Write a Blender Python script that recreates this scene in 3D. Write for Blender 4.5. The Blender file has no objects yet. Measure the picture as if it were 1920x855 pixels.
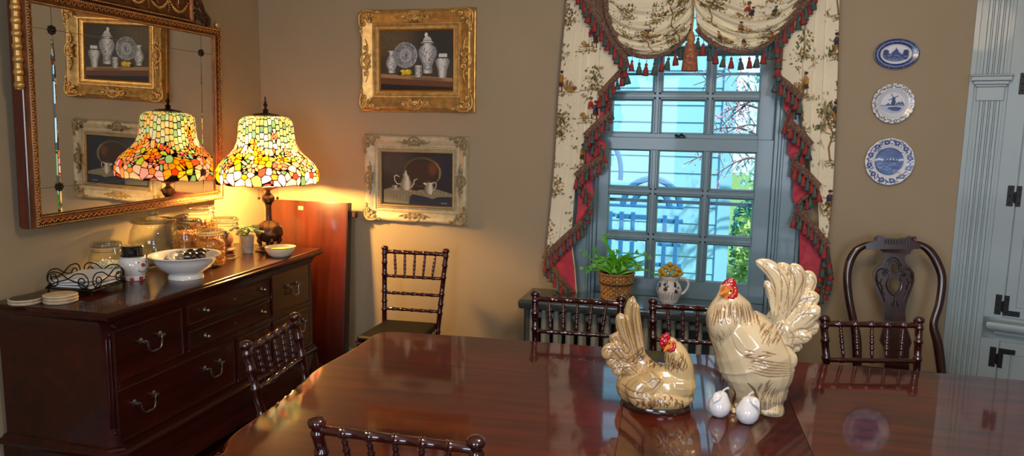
import bpy, bmesh, math, random
import numpy as np
from mathutils import Vector, Matrix, kdtree, geometry
random.seed(7); RNG = np.random.default_rng(7)
PI = math.pi
SC = bpy.context.scene
COL = SC.collection
H = 1.68                      # camera height, camera stands at x = 0, y = 0
CM = np.array([[0.96501477, 0.26167116, 0.01657393],
               [0.05268552, -0.13159929, -0.98990195],
               [-0.25684767, 0.95614321, -0.14078153]])   # rows: right, down, forward of the camera
FPX = 1386.0
def _ray(px, py): return CM.T @ np.array([(px-960)/FPX, (py-427.5)/FPX, 1.0])
def atY(px, py, Y):
    d = _ray(px, py); p = d*(Y/d[1]); return Vector((p[0], Y, p[2]+H))
def atX(px, py, X):
    d = _ray(px, py); p = d*(X/d[0]); return Vector((X, p[1], p[2]+H))
def atZ(px, py, Z):
    d = _ray(px, py); p = d*((Z-H)/d[2]); return Vector((p[0], p[1], Z))

# ------------------------------------------------------------------ colour and materials
def lin(c):
    c = np.asarray(c, float)/255.0
    return np.where(c <= .04045, c/12.92, ((c+.055)/1.055)**2.4)
MATS = {}
def new_mat(name):
    m = bpy.data.materials.new(name); m.use_nodes = True
    nt = m.node_tree; b = nt.nodes['Principled BSDF']
    MATS[name] = m
    return m, nt, b
def setp(b, rough=.5, metal=0., spec=.5, coat=0., coat_rough=.05, ior=None):
    b.inputs['Roughness'].default_value = rough; b.inputs['Metallic'].default_value = metal
    b.inputs['Specular IOR Level'].default_value = spec
    b.inputs['Coat Weight'].default_value = coat; b.inputs['Coat Roughness'].default_value = coat_rough
    if ior: b.inputs['IOR'].default_value = ior
def bump(nt, b, src, strength=.2, dist=.002):
    n = nt.nodes.new('ShaderNodeBump'); n.inputs['Strength'].default_value = strength; n.inputs['Distance'].default_value = dist
    nt.links.new(src, n.inputs['Height']); nt.links.new(n.outputs['Normal'], b.inputs['Normal'])
def objco(nt, scale=(1, 1, 1)):
    t = nt.nodes.new('ShaderNodeTexCoord'); mp = nt.nodes.new('ShaderNodeMapping')
    mp.inputs['Scale'].default_value = scale; nt.links.new(t.outputs['Object'], mp.inputs['Vector'])
    return mp.outputs['Vector']
def mat(name, rgb, rough=.5, metal=0., spec=.5, coat=0., var=.08, nscale=12., bmp=0., bscale=80., coat_rough=.05, rvar=0.):
    if name in MATS: return MATS[name]
    m, nt, b = new_mat(name); setp(b, rough, metal, spec, coat, coat_rough)
    c = lin(rgb); v = objco(nt)
    n = nt.nodes.new('ShaderNodeTexNoise'); n.inputs['Scale'].default_value = nscale; n.inputs['Detail'].default_value = 4
    nt.links.new(v, n.inputs['Vector'])
    r = nt.nodes.new('ShaderNodeValToRGB'); r.color_ramp.elements[0].position = .3; r.color_ramp.elements[1].position = .7
    r.color_ramp.elements[0].color = (*np.clip(c*(1-var), 0, 1), 1); r.color_ramp.elements[1].color = (*np.clip(c*(1+var), 0, 1), 1)
    nt.links.new(n.outputs['Fac'], r.inputs['Fac']); nt.links.new(r.outputs['Color'], b.inputs['Base Color'])
    if bmp:
        n2 = nt.nodes.new('ShaderNodeTexNoise'); n2.inputs['Scale'].default_value = bscale; n2.inputs['Detail'].default_value = 3
        nt.links.new(v, n2.inputs['Vector']); bump(nt, b, n2.outputs['Fac'], bmp)
    return m
def wood(name, dark, light, rough=.25, coat=.6, axis=1, scale=3., spec=.5, bmp=.03, coat_rough=.06):
    if name in MATS: return MATS[name]
    m, nt, b = new_mat(name); setp(b, rough, 0, spec, coat, coat_rough)
    s = [scale*9, scale*9, scale*9]; s[axis] = scale*.8
    v = objco(nt, s)
    n = nt.nodes.new('ShaderNodeTexNoise'); n.inputs['Scale'].default_value = 1.; n.inputs['Detail'].default_value = 6; n.inputs['Distortion'].default_value = .6
    nt.links.new(v, n.inputs['Vector'])
    n2 = nt.nodes.new('ShaderNodeTexNoise'); n2.inputs['Scale'].default_value = 2.2; n2.inputs['Detail'].default_value = 2
    nt.links.new(objco(nt), n2.inputs['Vector'])
    mx = nt.nodes.new('ShaderNodeMath'); mx.operation = 'MULTIPLY_ADD'; mx.inputs[1].default_value = .55
    nt.links.new(n.outputs['Fac'], mx.inputs[0])
    m2 = nt.nodes.new('ShaderNodeMath'); m2.operation = 'MULTIPLY'; m2.inputs[1].default_value = .45
    nt.links.new(n2.outputs['Fac'], m2.inputs[0]); nt.links.new(m2.outputs[0], mx.inputs[2])
    r = nt.nodes.new('ShaderNodeValToRGB'); r.color_ramp.elements[0].position = .35; r.color_ramp.elements[1].position = .66
    r.color_ramp.elements[0].color = (*lin(dark), 1); r.color_ramp.elements[1].color = (*lin(light), 1)
    nt.links.new(mx.outputs[0], r.inputs['Fac']); nt.links.new(r.outputs['Color'], b.inputs['Base Color'])
    if bmp: bump(nt, b, n.outputs['Fac'], bmp)
    return m
def vmat(name, rough=.6, coat=0., bmp=0., bscale=300., spec=.5, metal=0., transl=0.):
    if name in MATS: return MATS[name]
    m, nt, b = new_mat(name); setp(b, rough, metal, spec, coat)
    a = nt.nodes.new('ShaderNodeVertexColor'); a.layer_name = 'Col'
    nt.links.new(a.outputs['Color'], b.inputs['Base Color'])
    if bmp:
        n2 = nt.nodes.new('ShaderNodeTexNoise'); n2.inputs['Scale'].default_value = bscale
        nt.links.new(objco(nt), n2.inputs['Vector']); bump(nt, b, n2.outputs['Fac'], bmp)
    if transl:
        t = nt.nodes.new('ShaderNodeBsdfTranslucent'); nt.links.new(a.outputs['Color'], t.inputs['Color'])
        mx = nt.nodes.new('ShaderNodeMixShader'); mx.inputs[0].default_value = transl
        o = nt.nodes['Material Output']
        nt.links.new(b.outputs[0], mx.inputs[1]); nt.links.new(t.outputs[0], mx.inputs[2]); nt.links.new(mx.outputs[0], o.inputs['Surface'])
    return m
def thin_glass(name, tint=(255, 255, 255), lo=.04, hi=.75):
    """a thin clear wall of glass: mostly see-through, shinier where seen edge-on"""
    if name in MATS: return MATS[name]
    m, nt, b = new_mat(name); nt.nodes.remove(b)
    tr = nt.nodes.new('ShaderNodeBsdfTransparent'); tr.inputs[0].default_value = (*lin(tint), 1)
    gl = nt.nodes.new('ShaderNodeBsdfGlossy'); gl.inputs['Roughness'].default_value = .0
    lw = nt.nodes.new('ShaderNodeLayerWeight'); lw.inputs['Blend'].default_value = .5
    pw = nt.nodes.new('ShaderNodeMath'); pw.operation = 'POWER'; pw.inputs[1].default_value = 2.6
    ma = nt.nodes.new('ShaderNodeMath'); ma.operation = 'MULTIPLY_ADD'; ma.inputs[1].default_value = hi-lo; ma.inputs[2].default_value = lo
    mx = nt.nodes.new('ShaderNodeMixShader')
    nt.links.new(lw.outputs['Facing'], pw.inputs[0]); nt.links.new(pw.outputs[0], ma.inputs[0])
    nt.links.new(ma.outputs[0], mx.inputs[0]); nt.links.new(tr.outputs[0], mx.inputs[1]); nt.links.new(gl.outputs[0], mx.inputs[2])
    nt.links.new(mx.outputs[0], nt.nodes['Material Output'].inputs['Surface'])
    return m

# ------------------------------------------------------------------ painting colours into a numpy raster
class Ras:
    def __init__(s, W, Hh, res, bg):
        s.W, s.H, s.res = W, Hh, res; s.w, s.h = int(W*res), int(Hh*res)
        s.a = np.ones((s.h, s.w, 3))*np.array(bg, float)
        s.X, s.Y = np.meshgrid((np.arange(s.w)+.5)/res, (np.arange(s.h)+.5)/res)
    def _box(s, x0, y0, x1, y1):
        r = s.res
        i0, i1 = max(0, int(x0*r)-2), min(s.w, int(x1*r)+3); j0, j1 = max(0, int(y0*r)-2), min(s.h, int(y1*r)+3)
        return (slice(j0, j1), slice(i0, i1)) if i1 > i0 and j1 > j0 else None
    def _mix(s, sl, m, c):
        s.a[sl] = s.a[sl]*(1-m[..., None])+m[..., None]*np.array(c, float)
    def ell(s, cx, cy, rx, ry, c, al=1., soft=None, rot=0.):
        q = max(rx, ry)+(soft or 0)+2/s.res
        sl = s._box(cx-q, cy-q, cx+q, cy+q)
        if sl is None: return
        x, y = s.X[sl]-cx, s.Y[sl]-cy
        if rot:
            x, y = x*math.cos(rot)+y*math.sin(rot), -x*math.sin(rot)+y*math.cos(rot)
        d = np.sqrt((x/rx)**2+(y/ry)**2); e = (soft if soft else 1/s.res)/min(rx, ry)
        s._mix(sl, np.clip((1-d)/e+.5, 0, 1)*al, c)
    def stroke(s, pts, w, c, al=1., soft=0.):
        for k in range(len(pts)-1):
            (x0, y0), (x1, y1) = pts[k], pts[k+1]; q = w+soft+2/s.res
            sl = s._box(min(x0, x1)-q, min(y0, y1)-q, max(x0, x1)+q, max(y0, y1)+q)
            if sl is None: continue
            dx, dy = x1-x0, y1-y0; L = dx*dx+dy*dy+1e-12
            t = np.clip(((s.X[sl]-x0)*dx+(s.Y[sl]-y0)*dy)/L, 0, 1)
            d = np.hypot(s.X[sl]-x0-t*dx, s.Y[sl]-y0-t*dy)
            s._mix(sl, np.clip((w/2-d)/(soft if soft else 1/s.res)+.5, 0, 1)*al, c)
    def poly(s, pts, c, al=1.):
        P = np.array(pts); sl = s._box(P[:, 0].min(), P[:, 1].min(), P[:, 0].max(), P[:, 1].max())
        if sl is None: return
        x, y = s.X[sl], s.Y[sl]; ins = np.zeros(x.shape, bool)
        for i in range(len(P)):
            x0, y0 = P[i]; x1, y1 = P[(i+1) % len(P)]
            if y0 == y1: continue
            ins ^= ((y0 > y) != (y1 > y)) & (x < (x1-x0)*(y-y0)/(y1-y0)+x0)
        s._mix(sl, ins.astype(float)*al, c)
    def prof(s, cx, y0, pr, c, al=1., side=None):
        """a turned outline (r, y) about cx; side shifts light across it"""
        L = [(cx-r, y0+y) for r, y in pr]; R_ = [(cx+r, y0+y) for r, y in reversed(pr)]
        s.poly(L+R_, c, al)
    def noise(s, amp, cell, seed=0):
        g = np.random.default_rng(seed)
        n = g.random((int(s.H/cell)+3, int(s.W/cell)+3))
        u, v = s.X/cell, s.Y/cell; i, j = u.astype(int), v.astype(int); fu, fv = u-i, v-j
        fu = fu*fu*(3-2*fu); fv = fv*fv*(3-2*fv)
        val = (n[j, i]*(1-fu)+n[j, i+1]*fu)*(1-fv)+(n[j+1, i]*(1-fu)+n[j+1, i+1]*fu)*fv
        s.a *= (1+amp*(val-.5))[..., None]
    def sample(s, u, v):
        x = np.clip(np.asarray(u)*s.res-.5, 0, s.w-1.001); y = np.clip(np.asarray(v)*s.res-.5, 0, s.h-1.001)
        i, j = x.astype(int), y.astype(int); fx, fy = (x-i)[..., None], (y-j)[..., None]
        i1 = np.minimum(i+1, s.w-1); j1 = np.minimum(j+1, s.h-1)
        a = s.a
        return (a[j, i]*(1-fx)+a[j, i1]*fx)*(1-fy)+(a[j1, i]*(1-fx)+a[j1, i1]*fx)*fy

# ------------------------------------------------------------------ objects
WM = {}
def reg(o, M): WM[o.name] = M
def wm(o): return WM.get(o.name, Matrix.Identity(4))
def tag(o, label, cat=None, group=None, kind=None):
    if label: o['label'] = label
    if cat: o['category'] = cat
    if group: o['group'] = group
    if kind: o['kind'] = kind
    return o
def thing(name, label, cat, loc=(0, 0, 0), rz=0., group=None):
    o = bpy.data.objects.new(name, None); COL.objects.link(o); o.empty_display_size = .05
    o.location = loc; o.rotation_euler = (0, 0, rz)
    reg(o, Matrix.Translation(loc) @ Matrix.Rotation(rz, 4, 'Z'))
    return tag(o, label, cat, group)
def link_mesh(name, me, m, parent=None, base=None, local=False):
    o = bpy.data.objects.new(name, me); COL.objects.link(o)
    if m is not None and not me.materials:
        for x in (m if isinstance(m, (list, tuple)) else [m]): me.materials.append(x)
    if parent is not None:
        if not local: me.transform(wm(parent).inverted())
        o.parent = parent; reg(o, wm(parent))
    else:
        if base is None and len(me.vertices):
            co = np.empty(len(me.vertices)*3, np.float32); me.vertices.foreach_get('co', co); co = co.reshape(-1, 3)
            lo, hi = co.min(0), co.max(0); base = ((lo[0]+hi[0])/2, (lo[1]+hi[1])/2, lo[2])
        base = Vector([float(v) for v in (base if base is not None else (0, 0, 0))])
        me.transform(Matrix.Translation(-base)); o.location = base; reg(o, Matrix.Translation(base))
    return o
def obj(name, bm, m, parent=None, smooth=True, ang=38, local=False, base=None, kind=None, label=None):
    bmesh.ops.recalc_face_normals(bm, faces=bm.faces[:])
    me = bpy.data.meshes.new(name); bm.to_mesh(me); bm.free()
    if smooth:
        me.polygons.foreach_set('use_smooth', [True]*len(me.polygons))
        me.set_sharp_from_angle(angle=math.radians(ang))
    o = link_mesh(name, me, m, parent, base, local)
    if kind: o['kind'] = kind
    if label: o['label'] = label
    return o
def struct(name, bm, m, smooth=True, **k):
    o = obj(name, bm, m, None, smooth, **k); o['kind'] = 'structure'; return o
def copy_tree(o, parent=None):
    c = o.copy(); COL.objects.link(c); c.parent = parent
    for ch in [x for x in KIDS.get(o.name, o.children)]: copy_tree(ch, c)
    return c
KIDS = {}
def grid_mesh(name, V, cols, nu, nv, m, parent=None, closed=False, smooth=True, base=None):
    """V: (nv, nu, 3) points, cols same in 0-255"""
    idx = np.arange(nv*nu).reshape(nv, nu)
    if closed:
        a = idx[:-1, :]; b = np.roll(idx, -1, 1)[:-1, :]; c = np.roll(idx, -1, 1)[1:, :]; d = idx[1:, :]
    else:
        a = idx[:-1, :-1]; b = idx[:-1, 1:]; c = idx[1:, 1:]; d = idx[1:, :-1]
    F = np.stack([a, b, c, d], -1).reshape(-1, 4)
    me = bpy.data.meshes.new(name)
    me.from_pydata(V.reshape(-1, 3).tolist(), [], F.tolist())
    if cols is not None: paint(me, cols.reshape(-1, 3))
    if smooth: me.polygons.foreach_set('use_smooth', [True]*len(me.polygons))
    return link_mesh(name, me, m, parent, base)
def paint(me, cols):
    at = me.color_attributes.new('Col', 'FLOAT_COLOR', 'POINT')
    L = np.ones((len(me.vertices), 4), np.float32); L[:, :3] = lin(np.clip(cols, 0, 255)); at.data.foreach_set('color', L.ravel())

# ------------------------------------------------------------------ shapes
def B(): return bmesh.new()
def box(bm, x0, x1, y0, y1, z0, z1, M=None, bev=0., seg=1):
    r = bmesh.ops.create_cube(bm, size=1.)
    v = r['verts']; T = Matrix.Translation(((x0+x1)/2, (y0+y1)/2, (z0+z1)/2)) @ Matrix.Diagonal((abs(x1-x0), abs(y1-y0), abs(z1-z0), 1))
    bmesh.ops.transform(bm, matrix=T, verts=v)
    if bev:
        es = list({e for q in v for e in q.link_edges})
        r2 = bmesh.ops.bevel(bm, geom=es, offset=bev, segments=seg, affect='EDGES', profile=.6)
        v = list({q for f in r2['faces'] for q in f.verts} | {q for q in v if q.is_valid})
    if M is not None: bmesh.ops.transform(bm, matrix=M, verts=v)
    return v
def lathe(bm, prof, seg=32, M=None, rfn=None, cap=True):
    rings = []
    for r, z in prof:
        ring = []
        for k in range(seg):
            a = 2*PI*k/seg; q = r*(rfn(a, r, z) if rfn else 1.)
            p = Vector((q*math.cos(a), q*math.sin(a), z))
            ring.append(bm.verts.new(M @ p if M is not None else p))
        rings.append(ring)
    for A, C in zip(rings, rings[1:]):
        for k in range(seg): bm.faces.new((A[k], A[(k+1) % seg], C[(k+1) % seg], C[k]))
    if cap:
        if prof[0][0] > 1e-5: bm.faces.new(list(reversed(rings[0])))
        if prof[-1][0] > 1e-5: bm.faces.new(rings[-1])
    return rings
def tube(bm, pts, r, seg=10, ry=None, up=None, cap=True, closed=False):
    """sweep an ellipse (r across, ry along 'up') through pts"""
    P = [Vector(p) for p in pts]; n = len(P)
    R_ = r if isinstance(r, (list, tuple, np.ndarray)) else [r]*n
    RY = R_ if ry is None else (ry if isinstance(ry, (list, tuple, np.ndarray)) else [ry]*n)
    rings = []; prev = None
    for i in range(n):
        if closed: t = P[(i+1) % n]-P[i-1]
        else: t = P[min(i+1, n-1)]-P[max(i-1, 0)]
        if t.length < 1e-9: t = Vector((0, 0, 1))
        t.normalize()
        if up is not None: b = Vector(up)
        else: b = prev if prev is not None else (Vector((0, 0, 1)) if abs(t.z) < .9 else Vector((0, 1, 0)))
        s = t.cross(b)
        if s.length < 1e-6: s = t.orthogonal()
        s.normalize(); b2 = s.cross(t); b2.normalize(); prev = b2
        rings.append([bm.verts.new(P[i]+s*(math.cos(2*PI*k/seg)*R_[i])+b2*(math.sin(2*PI*k/seg)*RY[i])) for k in range(seg)])
    m = n if closed else n-1
    for i in range(m):
        A, C = rings[i], rings[(i+1) % n]
        for k in range(seg): bm.faces.new((A[k], A[(k+1) % seg], C[(k+1) % seg], C[k]))
    if cap and not closed:
        bm.faces.new(list(reversed(rings[0]))); bm.faces.new(rings[-1])
def ball(bm, c, r, seg=16, rings=10, M=None):
    rr = (r, r, r) if not isinstance(r, (tuple, list)) else r
    T = Matrix.Translation(c) @ (M if M is not None else Matrix.Identity(4)) @ Matrix.Diagonal((*rr, 1))
    bmesh.ops.create_uvsphere(bm, u_segments=seg, v_segments=rings, radius=1., matrix=T)
def ico(bm, c, r, sub=1):
    bmesh.ops.create_icosphere(bm, subdivisions=sub, radius=1., matrix=Matrix.Translation(c) @ Matrix.Diagonal(((r, r, r, 1) if not isinstance(r, (tuple, list)) else (*r, 1))))
def prism(bm, loops, t0, t1, fn):
    """flat outline with holes given as 2D loops; fn(a, b, t) -> 3D"""
    polys = [[Vector((a, b, 0)) for a, b in L] for L in loops]
    tri = geometry.tessellate_polygon(polys); flat = [p for L in polys for p in L]
    for t, flip in ((t0, 1), (t1, 0)):
        vs = [bm.verts.new(fn(p.x, p.y, t)) for p in flat]
        if t == t0: V0 = vs
        else: V1 = vs
        for a, b, c in tri:
            try: bm.faces.new((vs[a], vs[b], vs[c]) if not flip else (vs[c], vs[b], vs[a]))
            except ValueError: pass
    k = 0
    for L in loops:
        n = len(L)
        for i in range(n):
            a, b = k+i, k+(i+1) % n
            bm.faces.new((V0[a], V0[b], V1[b], V1[a]))
        k += n
def offset_poly(P, d, closed=True):
    n = len(P); out = []
    for i in range(n):
        p = Vector(P[i])
        def nrm(a, b):
            e = (Vector(b)-Vector(a)).normalized(); return Vector((e.y, -e.x))
        if closed or 0 < i < n-1:
            n1 = nrm(P[i-1], P[i]); n2 = nrm(P[i], P[(i+1) % n])
        elif i == 0: n1 = n2 = nrm(P[0], P[1])
        else: n1 = n2 = nrm(P[-2], P[-1])
        b = n1+n2; b = b/max(b.dot(n1), .25) if b.length > 1e-6 else n1
        out.append(p+b*d)
    return out
def ringprof(bm, poly, prof, fn, closed=True, capends=True):
    """moulding: profile (outward offset, height) swept along a CCW polyline; fn(a, b, h) -> 3D"""
    rings = []; prof = list(prof)
    if capends and closed: prof = [(prof[0][0]-.0015, prof[0][1])]+prof+[(prof[-1][0]-.0015, prof[-1][1])]
    for d, h in prof:
        rings.append([bm.verts.new(fn(p.x, p.y, h)) for p in offset_poly(poly, d, closed)])
    n = len(poly); m = n if closed else n-1
    for A, C in zip(rings, rings[1:]):
        for k in range(m): bm.faces.new((A[k], A[(k+1) % n], C[(k+1) % n], C[k]))
    if capends and closed:
        bm.faces.new(list(reversed(rings[0]))); bm.faces.new(rings[-1])
    return rings
def spline(pts, n):
    P = [Vector(p) for p in pts]; out = []; m = len(P)-1
    for i in range(m):
        p0 = P[i-1] if i else P[0]*2-P[1]; p1, p2 = P[i], P[i+1]; p3 = P[i+2] if i < m-1 else P[m]*2-P[m-1]
        for k in range(n):
            t = k/n
            out.append(.5*((2*p1)+(-p0+p2)*t+(2*p0-5*p1+4*p2-p3)*t*t+(-p0+3*p1-3*p2+p3)*t*t*t))
    out.append(P[-1]); return out
def lerp_list(v, n):
    """radii at spline resolution"""
    o = []
    for i in range(len(v)-1):
        for k in range(n): o.append(v[i]+(v[i+1]-v[i])*k/n)
    o.append(v[-1]); return o
def spiral(cx, cy, r, turns, a0, fn, n=22, shrink=.15, flip=1):
    o = []
    for k in range(n+1):
        t = k/n; q = r*(1-(1-shrink)*t); a = a0+flip*2*PI*turns*t
        o.append(fn(cx+q*math.cos(a), cy+q*math.sin(a)))
    return o
def remesh(bm, voxel, smooth=2, fac=.5):
    me = bpy.data.meshes.new('tmp'); bm.to_mesh(me); bm.free()
    o = bpy.data.objects.new('tmp', me); COL.objects.link(o)
    r = o.modifiers.new('r', 'REMESH'); r.mode = 'VOXEL'; r.voxel_size = voxel
    s = o.modifiers.new('s', 'SMOOTH'); s.iterations = smooth; s.factor = fac
    bpy.context.view_layer.update()
    dg = bpy.context.evaluated_depsgraph_get()
    out = bpy.data.meshes.new_from_object(o.evaluated_get(dg))
    bpy.data.objects.remove(o); bpy.data.meshes.remove(me)
    out.polygons.foreach_set('use_smooth', [True]*len(out.polygons))
    return out
def mco(me):
    co = np.empty(len(me.vertices)*3, np.float32); me.vertices.foreach_get('co', co); return co.reshape(-1, 3).astype(float)

# ================================================================== MATERIALS
M_wall = mat('wall_paint', (164, 147, 119), .55, var=.03, nscale=3, bmp=.04, bscale=220, spec=.35)
M_ceil = mat('ceiling_paint', (226, 222, 212), .8, var=.02)
M_floor = wood('floor_boards', (38, 14, 9), (82, 34, 20), .3, .3, axis=1, scale=2.)
M_win_backlit = mat('blue_grey_paint_backlit', (112, 140, 154), .3, var=.03, nscale=6, coat=.2)  # trim paint with the window's backlit shade darkened into the colour
M_trim = mat('blue_grey_gloss_paint', (156, 174, 180), .4, var=.03, nscale=6, coat=.08)
M_mahog = wood('mahogany_polished', (50, 12, 8), (106, 33, 15), .35, .8, axis=0, scale=2.2, coat_rough=.055, spec=.12)
M_mahog.node_tree.nodes['Principled BSDF'].inputs['Coat IOR'].default_value = 1.8
M_mahog_s = wood('sideboard_wood', (34, 9, 7), (66, 19, 10), .3, .4, axis=1, spec=.2, scale=2.5)
M_chair = wood('chair_lacquer', (36, 9, 8), (66, 17, 13), .14, .9, axis=2, scale=3)
M_antique = wood('carved_chair_wood', (34, 11, 10), (60, 22, 17), .22, .7, axis=2, scale=2.5)
M_leaf = wood('table_leaf_wood', (52, 15, 8), (90, 32, 13), .3, .4, axis=2, scale=2.2)
M_black = mat('black_leather', (18, 16, 16), .55, spec=.15, var=.1, bmp=.1)
M_iron = mat('black_iron', (14, 14, 15), .35, metal=.4, var=.1)
M_hinge = mat('black_hinge_iron', (16, 15, 16), .5, metal=.3, var=.2, bmp=.2, bscale=120)
M_pewter = mat('pewter_pull', (150, 146, 138), .25, metal=.95, var=.15)
M_gold = mat('antique_gold', (212, 168, 98), .36, metal=.6, var=.3, nscale=30, bmp=.25, bscale=120)
M_golddark = mat('dark_gilt_wood', (112, 66, 32), .34, metal=.55, var=.35, nscale=22, bmp=.2, bscale=140)
M_redwood = wood('mirror_side_wood', (52, 16, 9), (96, 36, 18), .25, .5, axis=2)
M_ivory = mat('ivory_gilt', (196, 184, 150), .45, metal=.1, var=.16, nscale=26, bmp=.25, bscale=150)
M_ivdark = mat('ivory_antiqued', (150, 132, 96), .5, metal=.1, var=.25, nscale=30, bmp=.2)
M_linen = mat('gilt_liner', (206, 176, 118), .5, metal=.25, var=.08)
M_bronze = mat('lamp_bronze', (84, 60, 46), .3, metal=.7, var=.35, nscale=40, bmp=.3, bscale=200)
M_white = mat('white_glaze', (232, 230, 226), .1, coat=.7, var=.02)
M_cream = mat('cream_glaze', (226, 214, 184), .12, coat=.7, var=.04)
M_radiator = mat('radiator_enamel', (176, 180, 168), .35, var=.08, nscale=20)
M_shelf = mat('dark_radiator_cover', (52, 60, 58), .22, var=.15, nscale=8, coat=.4)
M_zinc = mat('galvanised_zinc', (205, 205, 194), .4, metal=.25, var=.2, nscale=40)
M_jar = thin_glass('jar_glass', (248, 251, 246), .07, .95)
M_pane = thin_glass('window_glass', (248, 252, 253), .03, .6)
M_mirror = mat('mirror_silver', (226, 222, 212), .012, metal=1., var=0.)

# ================================================================== ROOM
XL, YB, ZC = -2.9, 4.35, 2.85
XR, YF = 2.7, -1.9
bm = B(); box(bm, XL-.2, XR+.2, YF-.2, YB+.25, -.1, 0); struct('floor', bm, M_floor)
bm = B(); box(bm, XL-.2, XR+.2, YF-.2, YB+.25, ZC, ZC+.1); struct('ceiling', bm, M_ceil)
bm = B(); box(bm, XL-.2, XL, YF-.2, YB+.25, 0, ZC); struct('wall_left', bm, M_wall)
bm = B(); box(bm, XR, XR+.2, YF-.2, YB+.25, 0, ZC); struct('wall_right', bm, M_wall)
WX0, WX1, WZ0, WZ1 = -.685, .36, .64, 2.52
bm = B()
box(bm, XL, WX0, YB, YB+.25, 0, ZC); box(bm, WX1, XR, YB, YB+.25, 0, ZC)
box(bm, WX0, WX1, YB, YB+.25, 0, WZ0); box(bm, WX0, WX1, YB, YB+.25, WZ1, ZC)
struct('wall_back', bm, M_wall, smooth=False)
bm = B()
xs = [XL, -1.7, -.5, .6, 1.8, XR]
for i in range(5):
    if i in (1, 3):
        box(bm, xs[i], xs[i+1], YF-.2, YF, 0, .8); box(bm, xs[i], xs[i+1], YF-.2, YF, 2.4, ZC)
    else: box(bm, xs[i], xs[i+1], YF-.2, YF, 0, ZC)
struct('wall_front', bm, M_wall, smooth=False)
def base_prof(bm, x0, x1, y0, y1):
    box(bm, x0, x1, y0, y1, 0, .16, bev=.004)
bm = B(); box(bm, XL, XL+.022, YF, YB, 0, .17, bev=.006); struct('baseboard_left', bm, M_trim)
bm = B(); box(bm, XL+.022, 1.24, YB-.022, YB, 0, .17, bev=.006); struct('baseboard_back', bm, M_trim)

# ------------------------------------------------------------------ WINDOW
w = bpy.data.objects.new('window_1', None); COL.objects.link(w); w.location = (-.16, 4.42, WZ0); w['kind'] = 'structure'
reg(w, Matrix.Translation(w.location))
bm = B()                                              # casing on the room side and the jamb lining
CT = .13
P = [(WX0, WZ0), (WX1, WZ0), (WX1, WZ1), (WX0, WZ1)]
for x0, x1 in ((WX0-CT, WX0), (WX1, WX1+CT)):
    box(bm, x0, x1, YB-.022, YB, WZ0-.02, WZ1+CT, bev=.003)
    e = x0 if x0 < 0 else x1-.024
    box(bm, e, e+.024, YB-.04, YB-.018, WZ0-.02, WZ1+CT, bev=.005)
    e = x1-.016 if x0 < 0 else x0
    box(bm, e, e+.016, YB-.03, YB-.018, WZ0-.02, WZ1, bev=.004)
box(bm, WX0-CT, WX1+CT, YB-.03, YB, WZ1, WZ1+CT, bev=.004)
for x0, x1 in ((WX0, WX0+.012), (WX1-.012, WX1)): box(bm, x0, x1, YB-.01, YB+.25, WZ0, WZ1)
box(bm, WX0, WX1, YB-.01, YB+.25, WZ1-.012, WZ1)
for x0, x1 in ((WX0+.012, WX0+.034), (WX1-.034, WX1-.012)):  # stop beads
    box(bm, x0, x1, YB+.015, YB+.035, WZ0, WZ1, bev=.003)
    box(bm, x0, x1, YB+.078, YB+.092, WZ0, WZ1, bev=.002)
obj('casing', bm, M_win_backlit, w)
bm = B(); box(bm, WX0-.10, WX1+.10, YB-.055, YB+.03, WZ0-.012, WZ0+.03, bev=.008, seg=3)
box(bm, WX0+.01, WX1-.01, YB+.02, YB+.25, WZ0-.012, WZ0+.026)
box(bm, WX0-.08, WX1+.08, YB-.03, YB, WZ0-.06, WZ0-.012, bev=.006)
obj('window_sill', bm, M_win_backlit, w)
XC = [-.590, -.352, -.306, -.052, -.010, .240]
def sash(name, y0, y1, z0, z1, rows, x0=-.652, x1=.326):
    bm = B()
    zs = [z0]+[v for r in rows for v in r]+[z1]
    box(bm, x0, XC[0], y0, y1, z0, z1, bev=.002); box(bm, XC[5], x1, y0, y1, z0, z1, bev=.002)
    for i in range(0, len(zs), 2): box(bm, XC[0]-.001, XC[5]+.001, y0 if i in (0, len(zs)-2) else y0+.006, y1-.004, zs[i], zs[i+1], bev=.002)
    for a, b_ in ((XC[1], XC[2]), (XC[3], XC[4])):
        box(bm, a, b_, y0+.006, y1-.004, z0+.01, z1-.01, bev=.003)
        box(bm, (a+b_)/2-.011, (a+b_)/2+.011, y0-.001, y0+.012, rows[0][0]-.0, rows[-1][1], bev=.003)
    for i in range(2, len(zs)-2, 2):
        zc = (zs[i]+zs[i+1])/2; box(bm, XC[0], XC[5], y0, y0+.011, zc-.011, zc+.011, bev=.003)
    for r in rows:                                     # raised bead round every pane
        for a, b_ in ((XC[0], XC[1]), (XC[2], XC[3]), (XC[4], XC[5])):
            ringprof(bm, [(a, r[0]), (b_, r[0]), (b_, r[1]), (a, r[1])], [(.004, .0), (.001, -.004), (-.006, .006), (-.009, .014)], lambda p, q, h: Vector((p, y0+.004+h, q)), capends=False)
    s = obj(name, bm, M_win_backlit, w)
    for r in rows:
        for a, b_ in ((XC[0], XC[1]), (XC[2], XC[3]), (XC[4], XC[5])):
            g = B(); ym = (y0+y1)/2
            v = [g.verts.new(q) for q in ((a-.004, ym, r[0]-.004), (b_+.004, ym, r[0]-.004), (b_+.004, ym, r[1]+.004), (a-.004, ym, r[1]+.004))]
            g.faces.new(v); obj('pane', g, M_pane, s)
    return s
lo_rows = [(.774, 1.003), (1.048, 1.274), (1.316, 1.538)]
up_rows = [(1.632, 1.829), (1.872, 2.085), (2.128, 2.42)]
sash('lower_sash', 4.392, 4.425, WZ0+.028, 1.608, lo_rows)
sash('upper_sash', 4.443, 4.476, 1.585, WZ1-.012, up_rows)
bm = B()
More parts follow.
